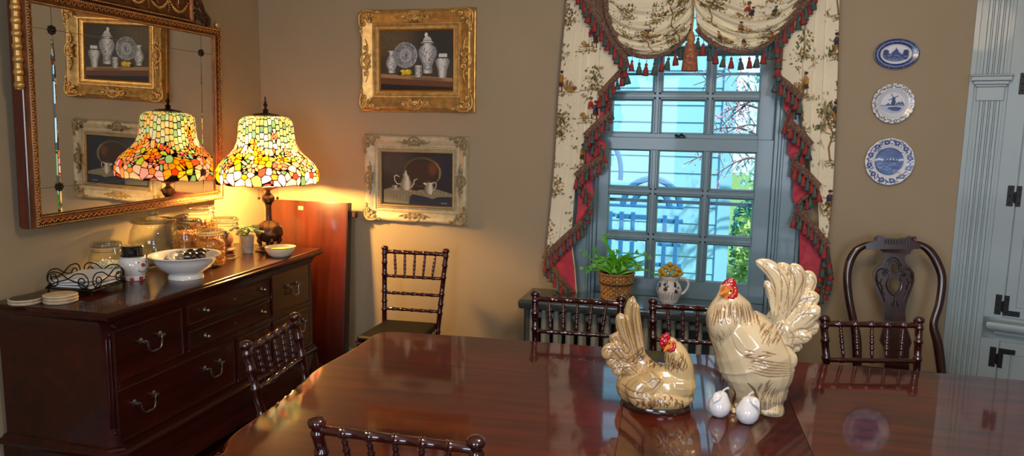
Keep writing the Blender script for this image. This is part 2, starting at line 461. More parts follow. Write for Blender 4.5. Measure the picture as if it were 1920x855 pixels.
c = atY(1276, 254, 4.39); box(bm, c.x-.03, c.x+.03, 4.392, 4.42, 1.608, 1.614, bev=.002)
tube(bm, [(c.x-.024, 4.40, 1.624), (c.x-.01, 4.40, 1.62), (c.x+.006, 4.40, 1.628), (c.x+.024, 4.405, 1.618)], [.007, .005, .006, .004], 8)
ball(bm, (c.x-.026, 4.40, 1.624), .008, 10, 6); ball(bm, (c.x+.004, 4.405, 1.63), .008, 10, 6)
obj('sash_lock', bm, M_hinge, w)
bm = B()                                                # storm window outside
for x0, x1 in ((-.66, -.625), (.30, .335)): box(bm, x0, x1, 4.56, 4.575, WZ0, WZ1)
for z0, z1 in ((WZ0, WZ0+.05), (1.212, 1.232), (1.975, 1.99)): box(bm, -.66, .335, 4.56, 4.575, z0, z1)
obj('storm_frame', bm, mat('storm_frame_metal', (110, 140, 160), .4, metal=.3), w)

# ------------------------------------------------------------------ OUTSIDE
M_siding = mat('pale_blue_siding', (128, 192, 224), .6, var=.04, nscale=2)
YS = 7.6
sx1 = atY(1374, 200, YS).x
bm = B(); zz = -.3; k = 0
lap = .168
while zz < 5.4:
    v = [bm.verts.new(p) for p in ((-6, YS-.011, zz), (sx1, YS-.011, zz), (sx1, YS-.0, zz+lap), (-6, YS-.0, zz+lap), (-6, YS, zz), (sx1, YS, zz))]
    bm.faces.new(v[:4]); bm.faces.new((v[4], v[5], v[1], v[0])); zz += lap
box(bm, -6, sx1, YS+.02, YS+4, -.3, 5.4)
box(bm, sx1-.09, sx1+.03, YS-.045, YS+.06, -.3, 5.4)
tag(obj('neighbour_house', bm, M_siding, None, smooth=False), 'pale blue clapboard house wall seen through the window panes', 'house')
bm = B(); box(bm, -14, 20, YB+.26, 34, -.42, -.32); struct('lawn', bm, mat('lawn_grass', (96, 136, 74), .9, var=.3, nscale=9, bmp=.5, bscale=60))
M_bluewood = mat('blue_garden_paint', (40, 112, 168), .55, var=.1)
YT = 6.7
def T_(px, py): return atY(px, py, YT)
def cB(x, y): return (1100+x*.3042, 340+y*.3042)
b0 = T_(*cB(395, 160)); tr = thing('garden_trellis', 'blue wooden garden trellis with double arch against the pale house wall', 'trellis', (b0.x, YT, -.32))
def zpx(y): return T_(*cB(395, y)).z
def xpx(x): return T_(*cB(x, 160)).x
def slat(x0, x1, y0, y1, d=.03):
    g = B(); box(g, xpx(x0), xpx(x1), YT-d/2, YT+d/2, zpx(y1), zpx(y0), bev=.003); obj('slat', g, M_bluewood, tr)
slat(128, 600, 148, 164); slat(185, 372, 208, 238); slat(432, 598, 226, 248); slat(120, 180, 205, 228)
slat(180, 320, 358, 376); slat(446, 590, 372, 394); slat(120, 600, 498, 522)
for x in (150, 220, 290, 487, 560):
    g = B(); box(g, xpx(x-13), xpx(x+13), YT-.05, YT-.016, -.34, zpx(192 if x < 400 else 202), bev=.003); obj('post', g, M_bluewood, tr)
cx, cz = xpx(397), zpx(158)
for r0 in (xpx(397+178)-cx, xpx(397+112)-cx):
    pts = [(cx+r0*math.cos(a), YT, cz+r0*math.sin(a)) for a in np.linspace(0, PI, 28)]
    g = B(); tube(g, pts, .028, 6, ry=.02, up=(0, 1, 0)); obj('arch', g, M_bluewood, tr)
# the bit of a second arch at the left edge of the window
cx2 = T_(1134, 300).x
g = B(); r0 = .17
tube(g, [(cx2-.02+r0*math.cos(a), YT, T_(1150, 325).z+.3*math.sin(a)) for a in np.linspace(-.2, PI/2, 12)], .022, 6, up=(0, 1, 0)); obj('arch', g, M_bluewood, tr)
# trees and shrubs outside
def leaf_cloud(name, c, rad, n, size, m, parent=None, seed=1, lo=-9, xlo=-99):
    g = np.random.default_rng(seed); V = []; F = []
    for k in range(n):
        d = g.normal(size=3); d /= np.linalg.norm(d); p = np.array(c)+d*np.array(rad)*g.random()**.4
        if p[2] < lo or p[0] < xlo: continue
        a = g.normal(size=3); a /= np.linalg.norm(a); b_ = np.cross(a, g.normal(size=3)); b_ /= np.linalg.norm(b_); s = size*(.6+.8*g.random()); i = len(V)
        V += [p-a*s, p+b_*s*.45, p+a*s, p-b_*s*.45]; F.append((i, i+1, i+2, i+3))
    me = bpy.data.meshes.new(name); me.from_pydata([tuple(map(float, v)) for v in V], [], F)
    return link_mesh(name, me, m, parent, None)
def M_leafm(name, rgb):
    m = mat(name, rgb, .5, var=.35, nscale=14); return m
for i, (px, py, Y, rx, rz, lab, rgb) in enumerate([
        (1395, 500, 8.2, .55, .85, 'light green bushy shrub by the corner of the house, lower right panes', (150, 184, 100)),
        (1392, 425, 9.5, .6, .5, 'dark blue-green conifer shrub behind the light green bush', (80, 156, 140)),
        ]):
    c = atY(px, py, Y)
    s = thing('shrub', lab, 'shrub', (c.x, Y, -.32))
    leaf_cloud('foliage', (c.x+rx*.5, Y, c.z-.1), (rx, .5, rz), 3200, .045, M_leafm('leaf_%d' % i, rgb), s, seed=i+3, xlo=sx1+.12)
    g = B(); tube(g, [(c.x+rx*.5, Y, -.33), (c.x+rx*.5, Y, c.z)], [.04, .02], 7); obj('stem', g, mat('bark', (96, 80, 66), .8, bmp=.4), s)
Ytr = 6.9
tree = thing('small_tree', 'slender tree with red-tinged twigs beside the house corner', 'tree', (1.05, Ytr, -.32))
g = B(); tube(g, spline([(1.05, Ytr, -.33), (1.0, Ytr, .8), (1.08, Ytr, 1.5), (1.0, Ytr, 2.2), (1.05, Ytr, 3.2)], 5), lerp_list([.06, .05, .04, .03, .015], 5), 8)
obj('trunk', g, mat('bark', (96, 80, 66), .8, bmp=.4), tree)
g = B(); tips = []
for k, (a, b_) in enumerate([((1428, 190), (1340, 250)), ((1430, 205), (1350, 215)), ((1440, 240), (1345, 258)), ((1430, 180), (1380, 195)), ((1430, 300), (1338, 330)), ((1440, 260), (1320, 245)), ((1330, 300), (1280, 308)), ((1300, 165), (1240, 160))]):
    p, q = atY(*a, Ytr+.1), atY(*b_, Ytr-.3); mid = (p+q)/2+Vector((0, 0, .06))
    if k == 6: p, q = atY(1420, 265, Ytr), atY(1282, 308, Ytr-.4); mid = (p+q)/2+Vector((0, 0, .04))
    if k == 7: p, q = atY(1420, 140, Ytr), atY(1300, 160, Ytr-.4); mid = (p+q)/2+Vector((0, 0, .04))
    S = spline([(1.04, Ytr, p.z-.15), p, mid, q], 5); tube(g, S, lerp_list([.014, .010, .006, .003], 5), 5)
    for t in (7, 9, 11, 13):
        for sgn in (-1, 1):
            e = S[t]+Vector((-.10+random.random()*.06, random.uniform(-.1, .1), sgn*random.uniform(.05, .14))); tube(g, [S[t], (S[t]+e)/2+Vector((0, 0, .01)), e], [.004, .003, .002], 4); tips.append(e); tips.append((S[t]+e)/2)
obj('branches', g, mat('twig', (86, 60, 66), .7), tree)
V = []; F = []
for e in tips:
    for k in range(3):
        p = e+Vector([random.gauss(0, .03) for _ in range(3)]); a = Vector([random.gauss(0, 1) for _ in range(3)]).normalized()*.016; b_ = a.orthogonal().normalized()*.008; i = len(V)
        V += [p-a, p+b_, p+a, p-b_]; F.append((i, i+1, i+2, i+3))
me = bpy.data.meshes.new('leaves'); me.from_pydata([tuple(v) for v in V], [], F); link_mesh('leaves', me, mat('reddish_leaf', (186, 130, 160), .5, var=.4, nscale=20), tree)
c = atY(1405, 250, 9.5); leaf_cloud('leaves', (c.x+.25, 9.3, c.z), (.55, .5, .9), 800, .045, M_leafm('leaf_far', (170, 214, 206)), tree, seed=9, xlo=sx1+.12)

# ================================================================== BUILT-IN CUPBOARD (angled off the back wall, right edge of the picture)
CA = math.radians(19); CO = Vector((1.257, YB, 0))
def cup(s, d, z): return CO+Vector((math.cos(CA), -math.sin(CA), 0))*s+Vector((-math.sin(CA), -math.cos(CA), 0))*d+Vector((0, 0, z))
CUPM = Matrix.Translation(CO) @ Matrix.Rotation(-CA, 4, 'Z')    # x = along, y = -out, z = up
def cbox(bm, s0, s1, d0, d1, z0, z1, bev=.0): box(bm, s0, s1, -d1, -d0, z0, z1, CUPM, bev)
cp = thing('built_in_cupboard', 'blue-grey painted built-in cupboard with fluted pilaster and black iron hinges', 'cupboard', CO, -CA)
bm = B(); cbox(bm, 0, 1.49, -.10, 0, 0, 2.8); cbox(bm, -.004, .022, 0, .006, 0, 2.8, .002)
obj('carcass', bm, M_trim, cp)
bm = B()
def pil(z0, z1):
    s0, s1, d = .040, .150, .016
    pts = [(s0, 0), (s0, d)]; n = 4; wv = (s1-s0-.016)/n
    for k in range(n):
        a = s0+.010+k*wv; pts += [(a, d), (a+.004, d-.009), (a+wv-.008, d-.009), (a+wv-.004, d)]
    pts += [(s1, d), (s1, 0)]
    lo = [bm.verts.new(cup(s, q, z0)) for s, q in pts]; hi = [bm.verts.new(cup(s, q, z1)) for s, q in pts]
    for i in range(len(pts)-1): bm.faces.new((lo[i], lo[i+1], hi[i+1], hi[i]))
pil(.20, 1.835); pil(1.945, 2.8)
cbox(bm, .034, .156, 0, .026, 0, .20, .003)
cbox(bm, .034, .154, 0, .022, 1.832, 1.90, .002)
for z0, z1, e in ((1.90, 1.912, .030), (1.912, 1.93, .038), (1.93, 1.952, .050), (1.952, 1.962, .054)): cbox(bm, .034-(e-.022), .154+(e-.022), 0, e, z0, z1, .003)
obj('pilaster', bm, M_trim, cp, ang=25)
bm = B(); cbox(bm, .166, .25, 0, .006, .02, 2.8, .002); cbox(bm, .166, 1.49, 0, .006, .605, .72); cbox(bm, .166, 1.49, 0, .006, 2.35, 2.8)
obj('face_frame', bm, M_trim, cp)
def door_(z0, z1):
    bm = B(); cbox(bm, .253, .80, 0, .010, z0, z1, .002)
    r = ringprof(bm, [(.305, z0+.06), (.74, z0+.06), (.74, z1-.06), (.305, z1-.06)], [(.004, .010), (.0, .014), (-.008, .010), (-.014, .004), (-.05, .004), (-.07, .012)], lambda p, q, h: cup(p, h, q), capends=False)
    bm.faces.new(r[-1])
    return obj('door', bm, M_trim, cp)
dl, du = door_(.10, .598), door_(.728, 2.34)
def hinge(zc, arm, door, h=.10):
    bm = B()
    cbox(bm, .212, .240, .006, .011, zc-h/2, zc+h/2, .001); cbox(bm, .250, .272, .010, .014, zc-h/2, zc+h/2, .001)
    cbox(bm, .240, .250, .006, .013, zc-.03, zc+.018, .001)
    tube(bm, [cup(.2465, .014, zc-.036), cup(.2465, .014, zc+.022)], .004, 8)
    if arm: za = zc-h/2 if arm < 0 else zc+h/2-.028; cbox(bm, .268, .322, .010, .0135, za, za+.028, .001)
    for z in (zc-h*.33, zc, zc+h*.33):
        for s in (.225, .262): ball(bm, cup(s, .0135, z), .0035, 8, 5)
    if arm:
        for s in (.29, .31): ball(bm, cup(s, .0135, za+.014), .0035, 8, 5)
    obj('hinge', bm, M_hinge, door, ang=30)
hinge(1.915, 0, du, .105); hinge(1.355, 0, du, .105); hinge(.79, -1, du, .105); hinge(.51, 1, dl, .105)
bm = B(); prof = [(0, .62), (.014, .62), (.018, .632), (.030, .64), (.034, .655), (.05, .662), (.062, .672), (.068, .688), (.062, .704), (0, .71)]
A = [bm.verts.new(cup(.166+.0, d, z)) for d, z in prof]; r0 = [bm.verts.new(cup(.25-d*1.0, d, z)) for d, z in prof]; r1 = [bm.verts.new(cup(1.49, d, z)) for d, z in prof]
for a, b_ in ((r0, r1),):
    for i in range(len(prof)-1): bm.faces.new((a[i], b_[i], b_[i+1], a[i+1]))
bm.faces.new(r0); bm.faces.new(r1)
for v in A: bm.verts.remove(v)
obj('ledge', bm, M_trim, cp, ang=50)

# ================================================================== RADIATOR AND ITS SHELF
RY = 4.16
rad = thing('radiator', 'cast iron column radiator under the window, seen between the chair backs', 'radiator', (-.28, RY, 0))
nx = 20
for k in range(nx):
    x = -.975+k*.0735; bm = B()
    for dy in (-.05, .05):
        tube(bm, [(x, RY+dy, .08), (x, RY+dy, .13), (x, RY+dy, .56), (x, RY+dy, .60), (x, RY+dy, .625)], [.012, .0175, .0175, .0165, .008], 12, ry=[.018, .026, .026, .022, .01])
    for z in (.14, .56): tube(bm, [(x-.0368, RY, z), (x+.0368, RY, z)], .02, 10)
    for z in (.60, .12): tube(bm, [(x, RY-.05, z), (x, RY+.05, z)], .013, 8)
    box(bm, x-.01, x+.01, RY-.06, RY-.04, 0, .1, bev=.003) if k in (0, nx-1) else None
    if k in (0, nx-1): box(bm, x-.01, x+.01, RY+.04, RY+.06, 0, .1, bev=.003)
    obj('column', bm, M_radiator, rad)
bm = B(); tube(bm, [(-1.012, RY, 0), (-1.012, RY, .16)], .011, 10); tube(bm, [(-1.012, RY, .14), (-.99, RY, .14)], .011, 8); obj('pipe', bm, M_iron, rad)
rs = thing('radiator_shelf', 'dark painted shelf over the radiator holding the fern basket and the jug', 'shelf', (-.28, 4.1, .655))
bm = B(); ringprof(bm, [(-1.02, 3.975), (.475, 3.975), (.475, 4.29), (-1.02, 4.29)], [(-.006, .634), (0, .638), (.004, .66), (.004, .672), (0, .684), (-.008, .688)], lambda a, b_, h: Vector((a, b_, h)))
obj('shelf_board', bm, M_shelf, rs, ang=30)
for x in (-1.0, .455):
    bm = B(); box(bm, x, x+.015, 4.02, 4.29, 0, .64); obj('side_panel', bm, M_shelf, rs)
bm = B(); box(bm, -.98, .45, 4.262, 4.275, .03, .64); obj('back_panel', bm, M_shelf, rs)

# ================================================================== DINING TABLE
TA = math.radians(3.2); TU = Vector((math.cos(TA), math.sin(TA), 0)); TN = Vector((-math.sin(TA), math.cos(TA), 0))
def tp(u, n, z=0.): return TU*u+TN*n+Vector((0, 0, z))
def tinv(p): return Vector((p.x*TU.x+p.y*TU.y, p.x*TN.x+p.y*TN.y))
TZ = .76; uL, uR, nN, nF = -1.235, 1.565, 1.69, 3.02
tb = thing('dining_table', 'long polished mahogany dining table with serpentine corners', 'table', tp(.165, 2.36), TA)
endL = [Vector(q) for q in ((-1.200, 1.777), (-1.218, 1.815), (-1.228, 1.87), (-1.229, 1.95), (-1.227, 2.04), (-1.228, 2.13), (-1.233, 2.22), (-1.243, 2.32), (-1.255, 2.40), (-1.256, 2.47), (-1.247, 2.56), (-1.236, 2.65), (-1.228, 2.74), (-1.226, 2.83), (-1.227, 2.89), (-1.222, 2.94), (-1.20, 2.975), (-1.165, 2.992), (-1.12, 3.0), (-1.03, 3.006), (-.8, 3.018))]
cu = (uL+uR)/2
# near-left corner: ogee round to the near edge, then the far edge
near = [Vector((uL+.30, nN)), Vector((uL+.20, nN)), Vector((uL+.13, nN+.004)), Vector((uL+.075, nN+.018)), Vector((uL+.035, nN+.045)), Vector((endL[0].x+.012, endL[0].y-.03))]
left = near[1:]+endL
left_s = [Vector((p.x, p.y)) for p in spline([(v.x, v.y, 0) for v in left], 3)]
mir = [Vector((2*cu-v.x, v.y)) for v in left_s]
# CCW outline: near edge left->right, right end, far edge right->left, left end downwards
far_n = left_s[-1].y
def leafpoly(u0, u1): return [(u0, nN), (u1, nN), (u1, nF), (u0, nF)]
seamL, seamR = -.11, .44
def clip_top(poly, name):
    bm = B()
    ringprof(bm, poly, [(-.05, TZ-.034), (-.02, TZ-.032), (-.016, TZ-.026), (-.004, TZ-.020), (0, TZ-.012), (-.002, TZ-.006), (-.008, TZ-.004), (-.010, TZ-.001), (-.014, TZ)], lambda a, b_, h: tp(a, b_, h), capends=True)
    return obj(name, bm, M_mahog, tb, ang=50)
pl_ = [(seamL, nN)]+[(seamL, nF)]+[(v.x, v.y) for v in reversed(left_s)]
pl_ = [(seamL-.0009, nN), (seamL-.0009, nF)]+[(v.x, min(v.y, nF)) for v in reversed(left_s)]
# the joints are flush, so leaves are cut straight and only the outside is moulded
def top_piece(name, outer, joint_edges, lab=None):
    """outer: CCW outline; moulding offset is dropped on the straight joints"""
    bm = B(); prof = [(-.05, TZ-.034), (-.02, TZ-.032), (-.014, TZ-.026), (-.004, TZ-.020), (0, TZ-.013), (-.002, TZ-.008), (-.007, TZ-.006), (-.009, TZ-.002), (-.014, TZ), (-.016, TZ)]
    rings = []
    for d, h in prof:
        o = offset_poly(outer, d)
        rings.append([bm.verts.new(tp((outer[i][0]+joint_edges.get(round(outer[i][0], 4), 0)) if round(outer[i][0], 4) in joint_edges else p.x, p.y, h)) for i, p in enumerate(o)])
    n = len(outer)
    for A, C in zip(rings, rings[1:]):
        for k in range(n): bm.faces.new((A[k], A[(k+1) % n], C[(k+1) % n], C[k]))
    bm.faces.new(list(reversed(rings[0]))); bm.faces.new(rings[-1])
    return obj(name, bm, M_mahog, tb, ang=50, label=lab)
g_ = .0007
top_piece('tabletop', [(seamL, nN), (seamL, nF)]+[(v.x, v.y) for v in reversed(left_s)], {round(seamL, 4): -g_})
top_piece('leaf', [(seamL, nN), (seamR, nN), (seamR, nF), (seamL, nF)], {round(seamL, 4): g_, round(seamR, 4): -g_})
top_piece('tabletop', [(v.x, v.y) for v in mir]+[(seamR, nF), (seamR, nN)], {round(seamR, 4): g_})
bm = B()
for (a0, b0, a1, b1) in ((uL+.2, nN+.14, uR-.2, nN+.16), (uL+.2, nF-.16, uR-.2, nF-.14), (uL+.2, nN+.14, uL+.22, nF-.14), (uR-.22, nN+.14, uR-.2, nF-.14)):
    v = [tp(a, b_, z) for z in (TZ-.11, TZ-.034) for a, b_ in ((a0, b0), (a1, b0), (a1, b1), (a0, b1))]
    q = [bm.verts.new(p) for p in v]
    for f in ((0, 1, 2, 3), (4, 5, 6, 7), (0, 1, 5, 4), (1, 2, 6, 5), (2, 3, 7, 6), (3, 0, 4, 7)): bm.faces.new([q[i] for i in f])
obj('apron', bm, M_mahog, tb, smooth=False)
for uu in (-.45, .78):
    bm = B(); c = tp(uu, (nN+nF)/2)
    lathe(bm, [(.03, .18), (.075, .19), (.085, .24), (.06, .28), (.05, .34), (.075, .40), (.085, .47), (.06, .53), (.045, .58), (.07, .63), (.10, .66), (.12, TZ-.034)], 28, Matrix.Translation(c))
    pd = obj('pedestal', bm, M_mahog, tb)
    for k in range(4):
        bm = B(); a = PI/4+k*PI/2+TA; d = Vector((math.cos(a), math.sin(a), 0))
        S = spline([c+d*.04+Vector((0, 0, .25)), c+d*.16+Vector((0, 0, .24)), c+d*.30+Vector((0, 0, .12)), c+d*.42+Vector((0, 0, .035))], 6)
        tube(bm, S, lerp_list([.03, .034, .026, .022], 6), 10, ry=lerp_list([.045, .04, .028, .02], 6)); ball(bm, c+d*.43+Vector((0, 0, .022)), (.032, .032, .022), 14, 8)
        obj('foot', bm, M_mahog, pd)

# ================================================================== CHIAVARI CHAIRS
def ringed(bm, a, b_, r, knots, kr=1.28, seg=10, rends=None):
    a, b_ = Vector(a), Vector(b_); L = (b_-a).length; pts = [a]; rr = [r if rends is None else rends[0]]
    for t in knots:
        for dt in (-.011, -.0045, .0, .0045, .011):
            if not (0 < t+dt/L < 1): continue
            pts.append(a.lerp(b_, t+dt/L)); base = r if rends is None else rends[0]+(rends[1]-rends[0])*t
            rr.append(base*(1. if abs(dt) > .01 else (kr if abs(dt) > .001 else 1.06)))
    pts.append(b_); rr.append(r if rends is None else rends[1]); tube(bm, pts, rr, seg)
def bamboo_spindle(bm, a, b_, r=.0062):
    a, b_ = Vector(a), Vector(b_); pts = []; rr = []
    for k in range(25):
        t = k/24; pts.append(a.lerp(b_, t)); q = r*(.8+.5*math.sin(PI*t))
        if k in (4, 8, 12, 16, 20): q *= 1.4
        rr.append(q)
    tube(bm, pts, rr, 8)
def make_chair(name='chiavari_chair', nsp=5):
    """origin on the floor under the middle of the back; the seat points to +y, back leans to -y"""
    t = thing(name, 'chair', 'chair', (0, 0, 0)); kids = []
    def bk(z): return -.0-.085*max(0, z-.44)/.48             # lean
    def hx(z): return .168+.027*max(0, z-.44)/.48
    for s in (-1, 1):
        bm = B(); zs = [0, .12, .24, .36, .44, .55, .60, .66, .76, .83, .885]
        P = [(s*(.150+.018*min(z, .44)/.44) if z < .44 else s*hx(z), (-.05*(1-z/.44) if z < .44 else bk(z)), z) for z in zs]
        pts = []; rr = []
        for i, p in enumerate(P):
            p = Vector(p)
            if i: 
                for dz in (-.014, -.007, 0): pts.append(p+Vector((0, 0, dz))); rr.append({-.014: .0148, -.007: .0185, 0: .0185}[dz])
                pts.append(p+Vector((0, 0, .007))); rr.append(.0148)
            else: pts.append(p); rr.append(.012)
        top = Vector(P[-1]); d = Vector((0, -.17, 1)).normalized()
        for q, r in ((.016, .0155), (.020, .020), (.027, .0225), (.036, .0215), (.043, .015), (.046, .004)): pts.append(top+d*q*.95); rr.append(r)
        tube(bm, pts, rr, 14); kids.append(obj('back_post', bm, M_chair, t, ang=60))
    for z, r, nk in ((.892, .0125, 5), (.748, .0095, 5), (.648, .0095, 5), (.553, .0095, 5)):
        bm = B(); ringed(bm, (-hx(z), bk(z), z), (hx(z), bk(z), z), r, [(k+1)/(nk+1) for k in range(nk)], 1.3)
        kids.append(obj('back_rail', bm, M_chair, t, ang=60))
    for k in range(nsp):
        f = (k+1)/(nsp+1)*2-1; bm = B()
        bamboo_spindle(bm, (f*hx(.748)*.93, bk(.75), .75), (f*hx(.89), bk(.89), .890)); kids.append(obj('spindle', bm, M_chair, t, ang=60))
    bm = B()
    seat = [(-.165, -.012), (.165, -.012), (.198, .36), (.18, .392), (-.18, .392), (-.198, .36)]
    ringprof(bm, seat, [(-.008, .432), (0, .436), (.003, .448), (0, .458), (-.006, .462)], lambda a, b_, h: Vector((a, b_, h)))
    kids.append(obj('seat', bm, M_chair, t, ang=30))
    bm = B(); r = ringprof(bm, seat, [(-.012, .462), (-.006, .466), (-.004, .478), (-.012, .487), (-.022, .491), (-.030, .492)], lambda a, b_, h: Vector((a, b_, h)))
    kids.append(obj('cushion', bm, M_black, t, ang=60))
    for s in (-1, 1):
        bm = B(); ringed(bm, (s*.19, .385, 0), (s*.178, .365, .436), .0145, [.2, .45, .7, .93], 1.25, 12, rends=(.011, .016)); kids.append(obj('front_leg', bm, M_chair, t, ang=60))
    for z in (.16, .28):
        bm = B()
        ringed(bm, (-.186, .38, z), (.186, .38, z), .008, [.2, .4, .6, .8]); ringed(bm, (-.157, -.03, z-.02), (.157, -.03, z-.02), .008, [.3, .7])
        for s in (-1, 1): ringed(bm, (s*.157, -.03, z), (s*.186, .38, z), .008, [.25, .5, .75])
        kids.append(obj('stretcher', bm, M_chair, t, ang=60))
    KIDS[t.name] = kids
    return t
ch0 = make_chair()
GR = 'bamboo-turned chairs around the dining table'
def place(c, pl, pr, zt, lab, flip=False, y=None):
    """pl, pr: pixels of the two post tops, at height zt; seat side is to the right of pl->pr turned left"""
    a, b_ = atZ(*pl, zt), atZ(*pr, zt); m = (a+b_)/2; d = (b_-a); ang = math.atan2(d.y, d.x)
    if flip: ang += PI
    back = Vector((math.sin(ang), -math.cos(ang), 0))*.082   # top of back relative to its foot
    c.location = (m.x-back.x, m.y-back.y, 0); c.rotation_euler = (0, 0, ang); c['label'] = lab; c['group'] = GR
    return c
place(ch0, (592, 800), (896, 838), .90, 'dark bamboo-turned chair nearest the camera, its back cut off by the lower edge')
ch0.scale = (1.10, 1, 1)
ch = [copy_tree(ch0) for _ in range(5)]
for c in ch: c.scale = (1, 1, 1)
c = place(ch[0], (464, 652), (552, 600), .90, 'dark bamboo-turned chair between the sideboard and the left end of the table', flip=True)
c = place(ch[1], (728, 466), (838, 474), .90, 'dark bamboo-turned chair standing against the wall below the paintings', flip=True)
c.rotation_euler.z = PI-.03+.10; c.location = (-1.70, 4.02, 0)
c = place(ch[2], (1000, 556), (1168, 566), .90, 'dark bamboo-turned chair behind the table in front of the fern basket', flip=True)
c = place(ch[3], (1223, 570), (1396, 580), .90, 'dark bamboo-turned chair behind the table, in front of the jug and behind the rooster', flip=True)
c = place(ch[4], (1540, 603), (1729, 606), .90, 'dark bamboo-turned chair behind the table in front of the carved splat-back chair', flip=True)

# ================================================================== CARVED SPLAT-BACK CHAIR
QY = 4.15
def q2(px, py): p = atY(px, py, QY); return (p.x, p.z)
qa = thing('carved_armless_chair', 'dark carved wooden chair with pierced vase-shaped splat against the back wall', 'chair', (.96, 3.95, 0))
stile_l = [(1644, 455), (1622, 460), (1604, 471), (1592, 492), (1587, 520), (1590, 560), (1597, 598), (1602, 630), (1602, 690)]
stile_r = [(1704, 454), (1723, 458), (1741, 469), (1756, 492), (1764, 522), (1757, 566), (1745, 604), (1752, 640), (1757, 700)]
S3 = lambda L, dy=0.: [(q2(*p)[0], QY+dy-(p[1]-450)*.00035, q2(*p)[1]) for p in L]
for L in (stile_l, stile_r):
    bm = B(); S = spline(S3(L)+[(q2(*L[-1])[0]+(.0), QY-.12, .30), (q2(*L[-1])[0], QY-.06, .0)], 6)
    tube(bm, S, lerp_list([.010, .016, .021, .022, .021, .020, .020, .024, .022, .021, .016], 6), 14, ry=lerp_list([.010, .013, .014, .014, .014, .014, .014, .018, .018, .02, .016], 6), up=(0, -1, 0))
    obj('stile', bm, M_antique, qa, ang=70)
def qfn(a, b_, t): return Vector((a, QY+t-(1.13-b_)*.10, b_))
bm = B()
crest = [(1622, 466), (1622, 456), (1640, 451), (1641, 444), (1650, 441), (1660, 445), (1680, 447), (1698, 445), (1706, 442), (1713, 446), (1714, 451), (1724, 456), (1724, 465), (1710, 466), (1703, 476), (1655, 474), (1648, 466)]
prism(bm, [[q2(*p) for p in crest]], -.017, .014, qfn)
for k in range(9):
    x = 1660+k*5.2; a, b_ = q2(x, 449+abs(k-4)*-.3), q2(x+(k-4)*.5, 457)
    tube(bm, [qfn(*a, -.018), qfn(*b_, -.020)], [.004, .0025], 6)
for s in (1642, 1712): p = q2(s, 447); tube(bm, spiral(p[0], p[1], .012, 1.1, 0, lambda a, b_: qfn(a, b_, -.019)), .0035, 6)
obj('crest_rail', bm, M_antique, qa, ang=35)
bm = B()
spl = [(1654, 470), (1656, 482), (1652, 493), (1642, 500), (1635, 510), (1635, 524), (1641, 542), (1650, 560), (1655, 580), (1654, 605), (1648, 622), (1645, 634), (1652, 646), (1654, 664), (1652, 690), (1698, 692), (1698, 664), (1699, 648), (1704, 636), (1700, 622), (1694, 605), (1693, 580), (1698, 560), (1706, 542), (1712, 526), (1712, 510), (1705, 500), (1697, 493), (1694, 482), (1704, 470)]
h1 = [(1672, 512), (1668, 504), (1669, 494), (1674, 491), (1679, 494), (1680, 504), (1677, 512)]
h2 = [(1673, 548), (1665, 538), (1663, 528), (1667, 521), (1675, 519), (1682, 521), (1686, 528), (1684, 538), (1677, 547)]
prism(bm, [[q2(*p) for p in spl], [q2(*p) for p in h1], [q2(*p) for p in h2]], -.008, .008, qfn)
def carve(L, r=.0045, closed=False, dy=-.010):
    tube(bm, spline([qfn(*q2(*p), dy) for p in L], 4), r, 7, closed=False)
carve([(1660, 500), (1664, 488), (1672, 482), (1681, 486), (1688, 498)]); carve([(1664, 505), (1667, 492), (1674, 488), (1681, 493), (1684, 504)], .003)
carve([(1663, 518), (1659, 530), (1664, 544), (1674, 551), (1684, 543), (1688, 530), (1685, 518)], .0045)
for sg, cx in ((1, 1674),):
    for m in (1, -1):
        f = lambda x: cx+m*(x-cx)
        carve([(f(1666), 517), (f(1664), 508), (f(1658), 503), (f(1648), 503), (f(1641), 510), (f(1640), 522), (f(1645), 536), (f(1652), 552), (f(1656), 562)], .004)
        p = q2(f(1658), 511); tube(bm, spiral(p[0], p[1], .016, 1.4, 0, lambda a, b_: qfn(a, b_, -.011), flip=m), .0045, 6)
        carve([(f(1644), 512), (f(1642), 522), (f(1647), 530)], .003); carve([(f(1650), 520), (f(1648), 530), (f(1653), 540)], .003); carve([(f(1651), 532), (f(1651), 542), (f(1656), 550)], .003)
for a, b_ in (((1675, 552), (1675, 560)), ((1675, 560), (1669, 570)), ((1675, 560), (1675, 572)), ((1675, 560), (1681, 570))): tube(bm, [qfn(*q2(*a), -.010), qfn(*q2(*b_), -.010)], [.003, .005], 6)
obj('splat', bm, M_antique, qa, ang=35)
bm = B(); zx = [(.755, 4.05), (1.165, 4.05), (1.215, 3.62), (1.17, 3.57), (.75, 3.57), (.705, 3.62)]
zz_ = [(a, b_) for a, b_ in [(.705, 3.62), (.75, 3.57), (1.17, 3.57), (1.215, 3.62), (1.165, 4.05), (.755, 4.05)]]
ringprof(bm, zz_, [(-.01, .37), (0, .375), (.004, .42), (0, .44), (-.02, .445)], lambda a, b_, h: Vector((a, b_, h))); obj('seat_rail', bm, M_antique, qa, ang=40)
bm = B(); ringprof(bm, zz_, [(-.02, .44), (-.012, .452), (-.02, .468), (-.035, .474), (-.05, .476)], lambda a, b_, h: Vector((a, b_, h))); obj('seat', bm, mat('dark_red_seat', (70, 26, 26), .6, bmp=.2), qa, ang=60)
bm = B(); rope = [(.76+.4*t, 4.058, .447) for t in np.linspace(0, 1, 60)]
tube(bm, rope, [.007+.003*math.sin(k*1.6) for k in range(60)], 8); obj('rope_trim', bm, M_antique, qa, ang=70)
